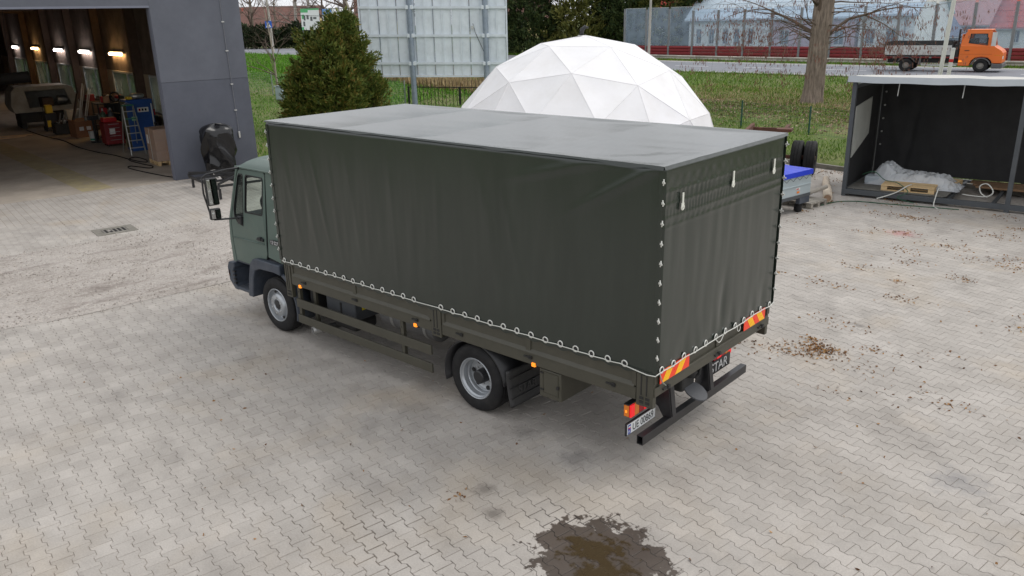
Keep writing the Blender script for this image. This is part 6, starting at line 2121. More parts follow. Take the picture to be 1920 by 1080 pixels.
# crossing sign and utility pole, banners, cables
t = thing('utility_pole', 'pale leaning utility pole at the far road with cables', 'pole', (-82.2, 52.3, 1.15), 0)
MB().tube([(0, 0, -.3), (-.05, 0, 4), (-.3, -.1, 9.5)], [.17, .15, .11], 10).build('mast', M_CONC, t, smooth=60)
MB().beam((-.9, -.7, 9.0), (.4, .4, 9.0), .1, .1).build('crossarm', M_CONC, t)
t = thing('crossing_sign', 'blue square pedestrian crossing sign on the utility pole', 'road sign', (-82.05, 51.95, 4.15), R(40))
MB().box(-.42, .42, -.02, .02, 0, .84).build('plate', mat('sign_blue', sr(24, 92, 190), .4, var=.03), t, bevel=.01)
MB().plate([(-.32, .10), (.32, .10), (0, .72)], [], lambda a, b, d: (a, -.024 + d, b), .003).build('triangle', mat('sign_white', sr(232, 234, 236), .4, var=.02), t)
fg = MB()
fg.lathe([(0, -.002), (.05, -.002), (.05, 0)], (0, -.026, .50), (0, 1, 0), 10)
fg.beam((0, -.027, .44), (.0, -.027, .28), .07, .003, (0, 1, 0)).beam((0, -.027, .29), (-.10, -.027, .14), .05, .003, (0, 1, 0)).beam((0, -.027, .29), (.10, -.027, .14), .05, .003, (0, 1, 0)).beam((-.1, -.027, .36), (.1, -.027, .42), .04, .003, (0, 1, 0))
fg.build('figure', M_BLK, t)
cabl = [('upper overhead cable running from the utility pole over the banners', 5.6, 4.9), ('lower overhead cable running from the utility pole behind the thuja', 4.6, 4.3)]
for k, (lb, za, zb) in enumerate(cabl):
    pts = [(-82.4 + 30 * q, 52.2 + 26 * q, 1.15 + za + (zb - za) * q - 1.0 * 4 * q * (1 - q) * .5) for q in [i / 16 for i in range(17)]]
    tag(MB().tube(pts, .028, 5).build('overhead_cable', M_BLK, None), lb, 'cable')
def banner(lb, loc, rz, w, h, cols):
    t = thing('roadside_banner', lb, 'banner', loc, rz)
    MB().box(-w / 2, w / 2, 0, .04, 0, h).build('board', mat('banner_white', sr(226, 230, 228), .6, var=.04), t)
    for (a, b, c, d, m_) in cols:
        MB().box(-w / 2 + a * w, -w / 2 + b * w, -.008, -.001, c * h, d * h).build('print_patch', m_, t)
    for x in (-w / 2 + .1, w / 2 - .1):
        MB().box(x - .05, x + .05, .05, .13, -2.8, h).build('post', M_BPOST, t)
M_BG = mat('banner_green', sr(92, 176, 116), .6); M_BD = mat('banner_dark', sr(96, 100, 100), .6); M_BB = mat('banner_blue', sr(98, 150, 214), .6)
banner('white and green roadside banner behind the thuja', (-86.8, 61.5, 3.75), R(42), 2.5, 2.75, [(0, .4, .82, 1, M_BG), (.4, 1, .93, 1, M_BG), (0, .12, 0, .14, M_BG), (.14, .24, .45, .68, M_BD), (.3, .42, .5, .7, M_BD), (.5, .62, .42, .62, M_BD), (.66, .84, .5, .6, M_BD), (.1, .2, .18, .4, M_BD), (.05, .18, .52, .72, M_BG)])
banner('blue and white roadside banner beside the green one', (-84.9, 63.2, 3.9), R(42), 1.7, 2.5, [(0, .75, .72, 1, M_BB), (.1, .5, .4, .6, M_BB), (.75, 1, .0, .35, M_BB)])

# ------------------------------------------------------------------ orange flatbed truck on the road
M_ORG = mat('orange_truck_paint', sr(226, 110, 32), .4, var=.06, dirt=sr(150, 96, 56), dirt_amt=.35, dirt_scale=1.5, coat=.2)
M_GREYP = mat('grey_plastic_arch', sr(88, 88, 88), .6)
M_DSILV = mat('dull_silver_board', sr(190, 190, 188), .5, metal=.2, var=.08)
def orange():
    rx = -6.7
    t = thing('flatbed_truck', 'orange cab flatbed truck driving on the road behind the shelter', 'truck', (rx, 51.45, road_z(rx)), R(6))
    yb0, yb1 = -.95, .95
    t.scale = (1, 1, .94)
    lower = [(2.96, .40), (2.96, 1.72), (4.79, 1.66), (5.22, 1.38), (5.33, 1.22), (5.33, .58), (4.80, .58), (4.74, .74), (4.55, .92), (4.20, .98), (3.85, .92), (3.66, .74), (3.58, .40)]
    MB().plate(lower, [], lambda a, b, d: (a, yb0 + d, b), 1.9).build('cab_body', M_ORG, t, bevel=.06, seg=3)
    upper = [(2.96, 1.70), (3.20, 2.50), (3.28, 2.60), (4.50, 2.60), (4.62, 2.52), (4.80, 1.64)]
    win = [(3.40, 1.84), (3.46, 2.42), (4.36, 2.42), (4.44, 1.70)]
    for y in (yb0 + .03, yb1 - .09):
        s_ = MB().plate(upper, [win], lambda a, b, d, y=y: (a, y + d + (.10 * (b - 1.7) * (1 if y < 0 else -1)), b), .06).build('cab_side', M_ORG, t, bevel=.015)
        MB().plate(shrink(win, -.01), [shrink(win, .04)], lambda a, b, d, y=y: (a, y - .006 + d + (.10 * (b - 1.7) * (1 if y < 0 else -1)), b), .072).build('window_seal', M_SEAL, s_)
        MB().plate(win, [], lambda a, b, d, y=y: (a, y + .03 + d + (.10 * (b - 1.7) * (1 if y < 0 else -1)), b), .005).build('side_window', glass('truck_glass', (.82, .88, .9), .16, .05, (.2, .22, .24)), s_)
    MB().box(3.22, 4.56, yb0 + .12, yb1 - .12, 2.58, 2.68).build('roof', M_ORG, t, bevel=.04)
    MB().add([(4.82, yb0 + .08, 1.66), (4.82, yb1 - .08, 1.66), (4.64, yb1 - .16, 2.54), (4.64, yb0 + .16, 2.54)], [(0, 1, 2, 3)]).build('windscreen', glass('truck_glass', (1, 1, 1), .3), t)
    MB().box(4.62, 4.86, yb0 + .01, yb0 + .07, 1.66, 2.50).build('windscreen_edge', M_WFR, t)
    MB().box(3.0, 3.06, yb0 + .1, yb1 - .1, 1.7, 2.4).build('rear_wall', M_ORG, t)
    MB().box(3.3, 3.8, -.7, .7, 1.5, 2.1).build('seat', M_INT, t, bevel=.08)
    MB().box(2.97, 4.75, yb0 - .004, yb0 + .0, 1.14, 1.155).build('crease_shade_strip', mat('orange_shade_seam', sr(150, 70, 20), .5), t)  # darker orange strip paints the shade of the body crease
    MB().box(3.25, 3.50, yb0 - .03, yb0, 1.36, 1.40).build('door_handle', M_BLK, t)
    MB().box(2.99, 3.16, yb0 - .01, yb0, .66, .74).build('marker_lamp', M_AMB, t)
    MB().box(4.88, 5.36, yb0 + .02, yb0 + .30, .84, 1.04).build('headlamp', mat('headlamp_glass', sr(222, 222, 214), .15), t, bevel=.03)
    MB().box(4.88, 5.35, yb0 - .004, yb0 + .25, 1.05, 1.12).build('indicator_lamp', M_AMB0, t, bevel=.01)
    MB().box(4.78, 5.38, yb0 - .02, yb1 + .02, .26, .56).build('bumper', M_GREYP, t, bevel=.05)
    for y in (yb0 - .12, yb1 + .12):
        mi = MB().box(4.38, 4.46, y - .08, y + .08, 1.75, 2.2).build('mirror', M_BLK, t, bevel=.02)
    arch = []
    for rr in (.56, .50):
        pass
    def archf(a, c):
        th = R(10) + a * R(160)
        r_ = .52
        return (4.20 + r_ * math.cos(th) * 1.06, yb0 - .03 + c * .2, .40 + r_ * math.sin(th))
    ob = MB().grid(archf, 16, 1).build('wheel_arch', M_GREYP, t, smooth=180)
    so = ob.modifiers.new('thick', 'SOLIDIFY'); so.thickness = .07
    def archr(a, c):
        th = R(25) + a * R(130)
        return (.56 * math.cos(th), yb0 - .03 + c * .3, .42 + .56 * math.sin(th))
    ob = MB().grid(archr, 16, 1).build('mudguard', M_GREYP, t, smooth=180)
    so = ob.modifiers.new('thick', 'SOLIDIFY'); so.thickness = .04
    for x in (0, 4.20):
        for y in (yb0 + .10, yb1 - .10):
            w = empty('wheel', (x, y, .42), 0, t)
            MB().lathe([(.2, -.08), (.25, -.11), (.36, -.12), (.41, -.09), (.42, -.05), (.42, .05), (.41, .09), (.36, .12), (.25, .11), (.2, .08)], (0, 0, 0), (0, 1, 0), 32).build('tyre', M_RUB, w, smooth=40)
            MB().lathe([(.25, -.10), (.22, -.06), (.16, -.05), (.12, -.09), (0, -.10)], (0, 0, 0), (0, 1, 0), 24).build('rim', mat('dusty_rim', sr(120, 116, 110), .6, var=.2), w, smooth=40)
    for y in (-.4, .4):
        MB().box(-1.2, 3.0, y - .05, y + .05, .55, .80).build('frame_rail', M_CHAS, t)
    MB().box(-1.3, 2.55, yb0 - .02, yb1 + .02, .98, 1.08).build('bed_floor', M_CHAS, t)
    for y in (yb0 - .05, yb1 + .02):
        for q in range(3):
            MB().box(-1.32, 2.52, y, y + .04, 1.09 + q * .205, 1.285 + q * .205).build('side_plank', M_DSILV, t, bevel=.015)
        MB().box(-1.32, 2.52, y + .0, y + .03, 1.71, 1.95).build('side_extension', M_BLK, t)
    MB().box(-1.37, -1.32, yb0, yb1, 1.0, 1.95).build('tail_gate', M_CHAS, t)
    MB().box(2.52, 2.60, yb0, yb1, 1.0, 1.95).build('head_board', M_CHAS, t)
    MB().box(2.62, 2.92, yb0 + .1, yb1 - .1, .95, 1.75).build('tool_crate', M_CHAS, t, bevel=.02)
    for y in (yb0 + .05, yb0 + .45):
        MB().box(2.80, 2.86, y, y + .05, 1.7, 2.72).build('rack_post', M_BLK, t)
    for z in (1.95, 2.2, 2.45, 2.7):
        MB().box(2.80, 2.86, yb0 + .1, yb1 - .1, z - .025, z + .025).build('rack_bar', M_BLK, t)
    MB().box(.9, 2.9, yb0 + .0, yb0 + .04, .40, .48).build('side_guard', M_DSILV, t)
    MB().box(.75, .85, yb0 + .05, yb0 + .1, .4, .98).build('guard_bracket', M_GREYP, t)
    MB().box(-1.36, -1.2, yb0 - .02, yb0 + .2, .72, .86).build('tail_lamp', M_RED0, t)
orange()

# ------------------------------------------------------------------ vegetation
def leaf_mat(name, cols, rough=.7):
    """colour picked per leaf from a ramp"""
    if name in MATS:
        return MATS[name]
    mt, n, l, b = node_mat(name)
    g = n.new('ShaderNodeNewGeometry')
    rp = n.new('ShaderNodeValToRGB')
    el = rp.color_ramp.elements
    while len(el) < len(cols):
        el.new(.5)
    for i, c in enumerate(cols):
        el[i].position = i / (len(cols) - 1)
        el[i].color = (*c, 1)
    nz = noise_node(n, l, g.outputs['Position'], 1.6, 4, .6)
    v = math_(n, l, 'ADD', math_(n, l, 'MULTIPLY', g.outputs['Random Per Island'], .6), math_(n, l, 'MULTIPLY', rng(n, l, nz, .3, .7), .4))
    l.new(v, rp.inputs[0])
    l.new(rp.outputs[0], b.inputs['Base Color'])
    b.inputs['Roughness'].default_value = rough
    b.inputs['Specular IOR Level'].default_value = .25
    return mt

def cards(N, pos, dirs, ln, wd, seed, jit=.5):
    """N leaf blades: bent diamond of two triangles pairs; returns verts, faces"""
    rs = np.random.RandomState(seed)
    d = dirs + rs.normal(0, jit, (N, 3))
    d /= np.linalg.norm(d, axis=1)[:, None] + 1e-9
    r_ = rs.normal(0, 1, (N, 3))
    s = np.cross(d, r_)
    s /= np.linalg.norm(s, axis=1)[:, None] + 1e-9
    L = (ln * rs.uniform(.6, 1.4, N))[:, None]
    W = (wd * rs.uniform(.6, 1.4, N))[:, None]
    nrm = np.cross(d, s)
    v0 = pos
    v1 = pos + d * L * .5 + s * W * .5
    v2 = pos + d * L + nrm * L * rs.uniform(-.25, .25, N)[:, None]
    v3 = pos + d * L * .5 - s * W * .5
    V_ = np.stack([v0, v1, v2, v3], 1).reshape(-1, 3)
    idx = np.arange(N)[:, None] * 4
    F = np.concatenate([idx + np.array([0, 1, 2]), idx + np.array([0, 2, 3])], 1).reshape(-1, 3)
    return V_, F

def np_mesh(name, V_, F, mt):
    me = bpy.data.meshes.new(name)
    nf = len(F)
    k = F.shape[1]
    me.vertices.add(len(V_)); me.vertices.foreach_set('co', V_.astype(np.float32).ravel())
    me.loops.add(nf * k); me.loops.foreach_set('vertex_index', F.astype(np.int32).ravel())
    me.polygons.add(nf); me.polygons.foreach_set('loop_start', np.arange(nf, dtype=np.int32) * k)
    me.update(calc_edges=True)
    me.materials.append(mt)
    return me

def np_obj(name, V_, F, mt, parent=None):
    o = bpy.data.objects.new(name, np_mesh(name, V_, F, mt))
    COL.objects.link(o)
    if parent:
        o.parent = parent
    return o

def conifer(name, label, loc, lobes, N, ln, wd, mt, seed, up=.7, trunk_r=.12, cat='tree'):
    """lobes: (x, y, base z, height, radius, power)"""
    t = thing(name, label, cat, loc)
    rs = np.random.RandomState(seed)
    w = np.array([h * r for _, _, _, h, r, _ in lobes]); w = w / w.sum()
    Ps, Ds = [], []
    for i, (lx, ly, z0, h, r0, pw) in enumerate(lobes):
        n = int(N * w[i])
        tz = rs.beta(1.05, 1.35, n)
        th = rs.uniform(0, 2 * np.pi, n)
        prof = np.clip((1 - tz) ** pw * np.minimum(1, .72 + tz * 2.2), .02, 1)
        # lumpy clumps
        cl = np.array([noise.noise(Vector((math.cos(a) * 2.2 + lx * 3 + i * 7, math.sin(a) * 2.2, q * h * 1.1))) for a, q in zip(th, tz)])
        cl2 = np.array([noise.noise(Vector((math.cos(a) * 6 + i * 3, math.sin(a) * 6, q * h * 3.2 + 9))) for a, q in zip(th, tz)])
        rr = r0 * .93 * prof * (1 + .42 * cl + .32 * cl2) * (1 - .42 * rs.uniform(0, 1, n) ** 2.2) * np.where(rs.uniform(0, 1, n) < .05, rs.uniform(1.05, 1.22, n), 1)
        # flattened plumes of sprays rooted just under the surface
        npl = max(8, n // 60)
        sel = rs.choice(n, npl, replace=False)
        B = np.stack([lx + rr[sel] * .90 * np.cos(th[sel]), ly + rr[sel] * .90 * np.sin(th[sel]), z0 + tz[sel] * h], -1)
        DP = np.stack([np.cos(th[sel]), np.sin(th[sel]), np.full(npl, up)], -1) + rs.normal(0, .25, (npl, 3))
        DP /= np.linalg.norm(DP, axis=1)[:, None]
        SP = np.cross(DP, rs.normal(0, 1, (npl, 3)))
        SP /= np.linalg.norm(SP, axis=1)[:, None]
        own = rs.randint(0, npl, n)
        LP = ln * rs.uniform(1.6, 3.4, npl)
        q = rs.uniform(0, 1, n)
        w2 = rs.uniform(-1, 1, n) * .42 * (1 - .55 * q)
        fan = (LP[own] * q)[:, None] * DP[own] + (LP[own] * w2)[:, None] * SP[own]
        P = B[own] + fan + rs.normal(0, ln * .16, (n, 3))
        D = DP[own] + SP[own] * (w2 * 1.6)[:, None]
        # loose fill inside so the crown is not hollow
        k_ = rs.uniform(0, 1, n) < .22
        Pi = np.stack([lx + rr * .8 * np.cos(th), ly + rr * .8 * np.sin(th), z0 + tz * h], -1)
        P[k_] = Pi[k_]
        P[:, 2] = np.maximum(P[:, 2], .02)
        Ps.append(P); Ds.append(D)
    P, D = np.concatenate(Ps), np.concatenate(Ds)
    V_, F = cards(len(P), P, D, ln, wd, seed + 1, .35)
    np_obj('crown', V_, F, mt, t)
    m_ = MB()
    for (lx, ly, z0, h, r0, pw) in lobes:
        m_.tube([(lx * .5, ly * .5, -.1), (lx, ly, z0 + h * .4), (lx, ly, z0 + h * .9)], [trunk_r, trunk_r * .6, .02], 7)
    m_.build('trunk', mat('dark_bark', sr(72, 58, 48), .9, var=.2), t)
    return t

L_THUJA = leaf_mat('thuja_sprays', [sr(44, 58, 26), sr(72, 90, 38), sr(98, 112, 48), sr(122, 118, 58), sr(152, 112, 60)])
L_CON = leaf_mat('dark_conifer_sprays', [sr(30, 42, 26), sr(52, 68, 38), sr(72, 86, 46), sr(98, 102, 56)])
L_CONO = leaf_mat('olive_conifer_sprays', [sr(52, 60, 28), sr(84, 90, 42), sr(112, 112, 56), sr(138, 130, 72)])
L_HEDGE = leaf_mat('hedge_leaves', [sr(20, 30, 18), sr(38, 52, 30), sr(58, 68, 36)])

zg = ground_z(-18.2, 14.4)
ax = Vector((.74, .67))      # direction across the view
def al(k, d=0.0):
    return (ax.x * k - ax.y * d, ax.y * k + ax.x * d)
conifer('thuja', 'big bushy dark green and brown thuja between the hall and the billboard', (-18.1, 14.4, zg - .05),
        [(*al(.35), .0, 4.5, 1.25, .42), (*al(-.80, .1), .0, 3.85, 1.0, .30), (*al(1.0, .1), .0, 3.6, .95, .42), (*al(-.1, -.6), 0, 3.9, 1.2, .42), (*al(-1.75, -.2), .2, 1.7, .36, .6), (*al(1.6, -.3), 0, 2.0, .65, .5), (*al(-1.15, -.6), 0, 2.6, .8, .4), (*al(.5, -.9), 0, 2.7, 1.1, .4), (*al(.6, .2), 2.3, 2.05, .42, .5)],
        75000, .17, .06, L_THUJA, 11, up=1.1)
cn = [(-47.5, 62.0, 9.5, 3.0, L_CON, 'dark conifer directly right of the billboard'), (-43.0, 63.5, 10.5, 3.3, L_CONO, 'olive green conifer behind the left shoulder of the dome'), (-39.0, 66.0, 10.0, 3.0, L_CON, 'dark conifer behind the top of the dome'),
      (-36.0, 67.5, 11, 2.6, L_CONO, 'slim olive conifer beside the left end of the barrier'), (-33.2, 69.5, 9.0, 2.3, L_CON, 'dark conifer behind the first barrier panes'), (-51.5, 60, 9, 2.8, L_CON, 'dark conifer partly hidden by the billboard'), (-41, 68.5, 12, 3.2, L_CON, 'tallest dark conifer in the back row')]
for k, (x, y, h, r_, m_, lb) in enumerate(cn):
    conifer('conifer', lb, (x, y, .7), [(0, 0, 0, h, r_, .55), (r_ * .4, -.3, 0, h * .8, r_ * .7, .55), (-r_ * .45, .2, 0, h * .75, r_ * .7, .55)], 11000, .42, .16, m_, 30 + k, up=.9)

def hedge(name, label, a, b, h, w, N, seed):
    t = thing(name, label, 'hedge', (a[0], a[1], ground_z(*a)))
    rs = np.random.RandomState(seed)
    q = rs.uniform(0, 1, N)
    th = rs.uniform(-.3, math.pi + .3, N)
    L = Vector((b[0] - a[0], b[1] - a[1], 0))
    nx = Vector((-L.y, L.x, 0)).normalized()
    hn = np.array([.85 + .35 * noise.noise(Vector((s * L.length * .35, 3, 1))) for s in q])
    cx = np.cos(th) * w * .6 * rs.uniform(.6, 1.05, N)
    cz = np.abs(np.sin(th)) ** .5 * h * hn * rs.uniform(.1, 1.02, N) ** .7
    P = np.stack([q * L.x + nx.x * cx, q * L.y + nx.y * cx, cz], -1)
    D = np.stack([nx.x * cx, nx.y * cx, np.full(N, .6)], -1)
    V_, F = cards(N, P, D, .55, .26, seed + 1, .8)
    np_obj('foliage', V_, F, L_HEDGE, t)
    MB().tube([(0, 0, -.1), (0, 0, h * .6)], .06, 6).build('stem', mat('dark_bark', (1, 1, 1)), t)
hedge('hedge', 'tall dark green hedge along the far side of the left road', (-108, 56.5), (-82, 71), 3.6, 2.6, 16000, 50)

# bare trees
def grow(m_, p, d, L, r, depth, rs, droop=0.0, twigs=None, spread=.6, n0=5):
    k = 4
    pts, rad = [p], [r]
    for i in range(k):
        d = (d + Vector((rs.gauss(0, .13), rs.gauss(0, .13), rs.gauss(0, .09) - droop))).normalized()
        p = p + d * (L / k)
        pts.append(p)
        rad.append(r * (1 - .5 * (i + 1) / k))
    m_.tube(pts, rad, n0 if depth > 2 else (4 if depth > 1 else 3), caps=False)
    if depth == 0:
        if twigs is not None:
            twigs.append((pts[-1], d)); twigs.append((pts[-2], d)); twigs.append((pts[-3], d))
        return
    nb = rs.choice((2, 3, 3)) if depth > 1 else 3
    for b in range(nb):
        i = rs.choice((2, 3, 4)) if b else 4
        ang = rs.uniform(.35, 1.0) * spread / .6
        axis = Vector((rs.gauss(0, 1), rs.gauss(0, 1), rs.gauss(0, 1))).cross(d)
        if axis.length < 1e-4:
            continue
        nd_ = d.copy()
        nd_.rotate(Matrix.Rotation(ang if b else ang * .4, 3, axis.normalized()))
        grow(m_, pts[i], nd_, L * rs.uniform(.6, .82), rad[i] * rs.uniform(.6, .8), depth - 1, rs, droop, twigs, spread, n0)

M_BARK = mat('grey_brown_bark', sr(142, 128, 116), .95, var=.35, scale=5, stretch=(2.4, 2.4, .3), bump=1.0, bscale=9, dirt=sr(72, 62, 54), dirt_amt=.95, dirt_scale=7)
M_TWIG = mat('twig_bark', sr(104, 90, 80), .9, var=.15)
M_BIRCH = mat('pale_bark', sr(190, 184, 176), .9, var=.2, scale=5, dirt=sr(96, 88, 84), dirt_amt=.5)

def big_tree():
    rs = random.Random(5)
    x, y = -5.13, 31.9
    t = thing('roadside_tree', 'huge bare tree with rough grey bark and hanging catkins by the road', 'tree', (x, y, ground_z(x, y) - .05))
    # trunk with flared foot and furrowed bark
    def f(a, c):
        th = 2 * math.pi * a
        z = c * 6.2
        r_ = .43 + .14 * math.exp(-z / .5)
        r_ *= 1 + .05 * math.sin(th * 3 + z * .3) + .06 * nz3(math.cos(th) * 2, math.sin(th) * 2, z * .5)
        rid = abs(nz3(math.cos(th) * 7, math.sin(th) * 7, z * .9))
        r_ *= 1 - .09 * (1 - min(1, rid * 3))
        lean = .05 * z
        return (lean * .6 + r_ * math.cos(th), lean * .3 + r_ * math.sin(th), z)
    MB().grid(f, 96, 90).build('trunk', M_BARK, t, smooth=180, fixn=False)
    cr, tw = MB(), []
    A = Vector((.74, .67, 0))      # across the view
    Bk = Vector((-.67, .74, 0))
    limbs = [(5.8, Vector((.1, 0, 1)), 3.0, .30), (5.7, A * .5 + Vector((0, 0, 1)), 3.0, .28), (5.6, -A * .6 + Vector((0, 0, 1)), 3.0, .26),
             (3.0, A * 1.0 + Vector((0, 0, .62)), 2.6, .085), (3.2, -A * 1 + Vector((0, 0, .75)), 2.4, .085), (3.7, -A * .55 - Bk * .4 + Vector((0, 0, 1.1)), 2.6, .09)]
    for k in range(24):
        a_ = rs.choice((-1, 1, -1))
        limbs.append((rs.uniform(2.3, 4.6), A * a_ * rs.uniform(.6, 1) + Bk * rs.uniform(-.9, .5) + Vector((0, 0, rs.uniform(.0, .75))), rs.uniform(1.3, 2.1), rs.uniform(.02, .042)))
    for z, d, L, r_ in limbs:
        d = d.normalized()
        p = Vector((z * .03, z * .015, z)) + Vector((d.x, d.y, 0)) * .30
        grow(cr, p, d, L, r_, 4 if r_ < .06 else 5, rs, .06, tw, .70)
    cr.build('branches', M_TWIG, t, fixn=False)
    # catkins
    cat_ = MB()
    for p, d in tw:
        if p.z > 5.6 or rs.random() < .62:
            continue
        for k in range(2):
            q = p + Vector((rs.uniform(-.12, .12), rs.uniform(-.12, .12), -.02))
            l_ = rs.uniform(.08, .16)
            cat_.tube([q, q + Vector((rs.uniform(-.01, .01), rs.uniform(-.01, .01), -l_ * .6)), q + Vector((rs.uniform(-.02, .02), 0, -l_))], [.008, .014, .006], 3, caps=False)
    o = cat_.build('catkins', mat('brown_catkins', sr(122, 84, 72), .9, island=.2), t, fixn=False)
    o['kind'] = 'stuff'
big_tree()

def bare_tree(name, label, loc, h, r, seed, mt, depth=4, lean=(0, 0), spread=.6, first=.35, cat='tree'):
    rs = random.Random(seed)
    t = thing(name, label, cat, loc)
    pts, rad = [], []
    for i in range(9):
        q = i / 8
        pts.append(Vector((lean[0] * q * q * h + rs.gauss(0, .03) * h * .1, lean[1] * q * q * h + rs.gauss(0, .03) * h * .1, q * h - .1)))
        rad.append(r * (1 - .8 * q))
    MB().tube(pts, rad, 8).build('trunk', mt, t, smooth=60)
    cr = MB()
    for i in range(2, 9):
        for k in range(3 if i < 8 else 4):
            if i / 8 < first:
                continue
            a = rs.uniform(0, 6.28)
            d = Vector((math.cos(a), math.sin(a), rs.uniform(.5, 1.5))).normalized()
            grow(cr, pts[i], d, h * rs.uniform(.16, .26) * (1.25 - i / 12), max(rad[i] * .55, r * .2), depth - 1, rs, .0, None, spread, 4)
    cr.build('branches', M_TWIG if mt is not M_BIRCH else mat('pale_twigs', sr(140, 126, 118), .9), t, fixn=False)
    return t
bare_tree('young_tree', 'thin bare young tree rising behind the utility box', (-30.4, 19.5, ground_z(-30.4, 19.5)), 5.6, .07, 3, mat('pale_grey_bark', sr(150, 142, 128), .9, var=.15), 4, (-.06, -.03), .7, .2)
far_t = [(-97, 66, 13, .3, M_BIRCH, 'pale birch standing left of the banners'), (-95.2, 67.2, 14, .28, M_BIRCH, 'second pale birch close to the left one'), (-90, 70, 15, .4, M_BARK, 'dark bare tree behind the banners'),
         (-86, 72, 14, .45, M_BARK, 'bare tree above the top of the thuja'), (-82, 74.5, 15, .5, M_BARK, 'thick bare tree next to the billboard edge'), (-104, 63, 13, .3, M_BARK, 'bare tree behind the hedge by the utility pole'), (-110, 60, 12, .3, M_BARK, 'bare tree at the far left beside the hall'), (-78, 76, 14, .4, M_BARK, 'bare tree mostly hidden behind the billboard'), (-107, 62, 9, .2, M_BARK, 'low bare tree before the brown tiled roof'), (-101, 65, 10, .22, M_BARK, 'bushy bare tree left of the pale birches'), (-93, 68, 11, .25, M_BARK, 'bushy bare tree between birches and banners')]
for k, (x, y, h, r_, m_, lb) in enumerate(far_t):
    bare_tree('bare_tree', lb, (x, y, 1.1), h, r_, 60 + k, m_, 5 if k > 4 else 4, (random.uniform(-.05, .05), random.uniform(-.05, .05)), .6, .2)
bare_tree('leaning_trunk_tree', 'leaning pale trunk crossing in front of the banners', (-80.5, 64.5, 1.1), 10, .28, 91, mat('pale_grey_bark', (1, 1, 1)), 4, (-.45, -.05), .6, .5)

# grass blades, dry reeds, leaf litter
def scatter(name, label, cat, N, region, ln, wd, mt, seed, up=1.0, jit=.35, keep=None, flat=False):
    rs = np.random.RandomState(seed)
    P = []
    while len(P) < N:
        u, v = rs.uniform(region[0], region[1]), rs.uniform(region[2], region[3])
        p = G(u, v)
        if keep and not keep(p.x, p.y, u, v, rs):
            continue
        P.append((p.x, p.y, ground_z(p.x, p.y) + (.012 if flat else -.01)))
    P = np.array(P)
    D = np.tile(np.array([[0, 0, up]]), (N, 1)) if not flat else np.concatenate([rs.normal(0, 1, (N, 2)), np.zeros((N, 1))], 1)
    V_, F = cards(N, P, D, ln, wd, seed + 1, jit)
    o = np_obj(name, V_, F, mt)
    stuff(o, label, cat)
L_GR = leaf_mat('grass_blades', [sr(58, 84, 24), sr(84, 118, 34), sr(112, 146, 46), sr(150, 146, 84)])
L_GRB = leaf_mat('bright_grass_blades', [sr(56, 96, 22), sr(84, 136, 30), sr(118, 164, 48)])
L_DRY = leaf_mat('dry_grass', [sr(140, 118, 88), sr(176, 154, 116), sr(206, 184, 146), sr(130, 138, 70)])
L_LIT = leaf_mat('dead_leaves', [sr(84, 66, 52), sr(124, 100, 80), sr(166, 142, 120), sr(196, 178, 160)])
def k1(x, y, u, v, rs):
    return (v > KERB_V + .1) and noise.noise(Vector((x * .5, y * .5, 4))) > -.35
scatter('meadow_grass', 'short green grass on the verge beyond the kerb', 'grass', 36000, (-6, 26, 15.3, 29), .15, .016, L_GR, 101, jit=.45, keep=k1)
scatter('bank_grass', 'grass on the bank below the road', 'grass', 22000, (-14, 34, 29, 40), .22, .03, L_GR, 103, jit=.45, keep=lambda x, y, u, v, rs: y < road_near(x) - .6)
scatter('lawn_grass', 'bright green grass between the hall and the left road', 'grass', 40000, (-45, 2.2, 2.8, 22), .16, .024, L_GRB, 105, jit=.45)
scatter('field_grass', 'bright green grass of the slope towards the left road', 'grass', 26000, (-78, -12, 14, 38), .28, .05, L_GRB, 107, jit=.45, keep=lambda x, y, u, v, rs: y < road_near(x) - .6)
scatter('dry_reeds', 'tan dry reeds and grass behind the iron fence', 'dry grass', 16000, (-33, -8, 20.5, 27.5), .55, .03, L_DRY, 109, jit=.22, keep=lambda x, y, u, v, rs: noise.noise(Vector((x * .35, y * .35, 1))) > -.1)
scatter('dry_tufts', 'dry tan grass round the foot of the big tree', 'dry grass', 16000, (-6, 26, 26, 33), .15, .014, L_DRY, 111, jit=.45)
scatter('fallen_leaves', 'carpet of fallen dead leaves under the big tree', 'leaves', 14000, (-4, 26, 19.5, 29), .10, .075, L_LIT, 113, jit=.25, flat=True, keep=lambda x, y, u, v, rs: rs.uniform() < math.exp(-((v - 25) / 2.6) ** 2) + .12)
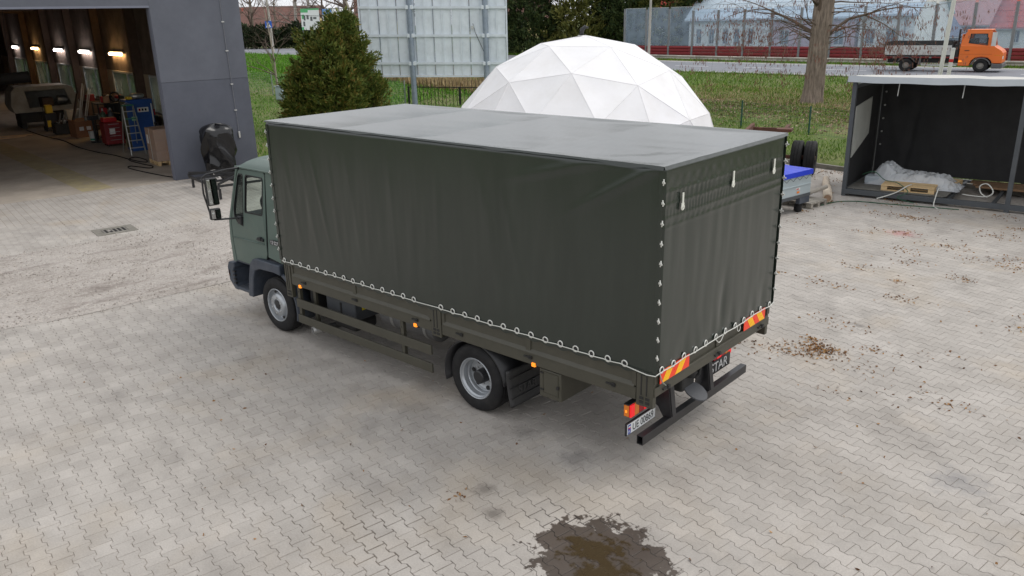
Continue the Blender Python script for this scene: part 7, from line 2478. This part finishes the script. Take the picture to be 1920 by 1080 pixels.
scatter('verge_grass', 'green strip of grass between guard rail and road', 'grass', 12000, (-50, 30, 42, 56), .25, .05, L_GR, 115, jit=.4, keep=lambda x, y, u, v, rs: road_far(x) + .7 < y < road_far(x) + 4)

# leaf litter and crumbs on the paving
def litter():
    rs = np.random.RandomState(9)
    P = []
    clumps = [(6.19, 4.45, .22, 260), (6.05, 4.15, .30, 110), (6.0, 4.75, .15, 40), (5.2, 4.0, .5, 60), (6.42, 7.3, .25, 40), (5.6, 10.3, .3, 45), (5.0, 13.1, .35, 80), (5.9, 9.5, .3, 40), (5.2, 11.6, .4, 60), (6.2, 11.0, .35, 60), (6.9, 9.0, .25, 40), (5.3, 8.6, .3, 36), (4.4, 11.2, .25, 24), (6.6, 12.4, .4, 50), (7.3, 10.6, .3, 40), (5.0, 7.4, .3, 30), (6.1, 8.2, .15, 26), (7.0, 3.3, .4, 20), (7.6, 5.1, .5, 16), (4.2, 14.2, .5, 50), (6.2, 14.3, .7, 60), (2.0, 16.4, .5, 80), (1.2, 17.5, .6, 120), (4.9, -1.35, .18, 10)]
    for x, y, s, n in clumps:
        for k in range(n):
            P.append((x + rs.normal(0, s * .75), y + rs.normal(0, s * .42), rs.uniform(.004, .012)))
    for k in range(46):
        p = G(rs.uniform(15, 24), rs.uniform(2, 15.5))
        s = rs.uniform(.08, .3)
        for q in range(int(rs.uniform(8, 45))):
            P.append((p.x + rs.normal(0, s), p.y + rs.normal(0, s * .7), rs.uniform(.004, .012)))
    for k in range(420):
        u, v = rs.uniform(14, 26), rs.uniform(-6, 15)
        p = G(u, v)
        P.append((p.x, p.y, .006))
    P = np.array(P)
    N = len(P)
    D = np.concatenate([rs.normal(0, 1, (N, 2)), rs.uniform(0, .25, (N, 1))], 1)
    V_, F = cards(N, P, D, .044, .024, 10, .1)
    o = np_obj('leaf_litter', V_, F, leaf_mat('brown_crumbs', [sr(66, 46, 34), sr(112, 80, 54), sr(158, 118, 74), sr(186, 152, 100)]))
    stuff(o, 'brown leaf crumbs scattered in patches over the paving', 'leaves')
litter()
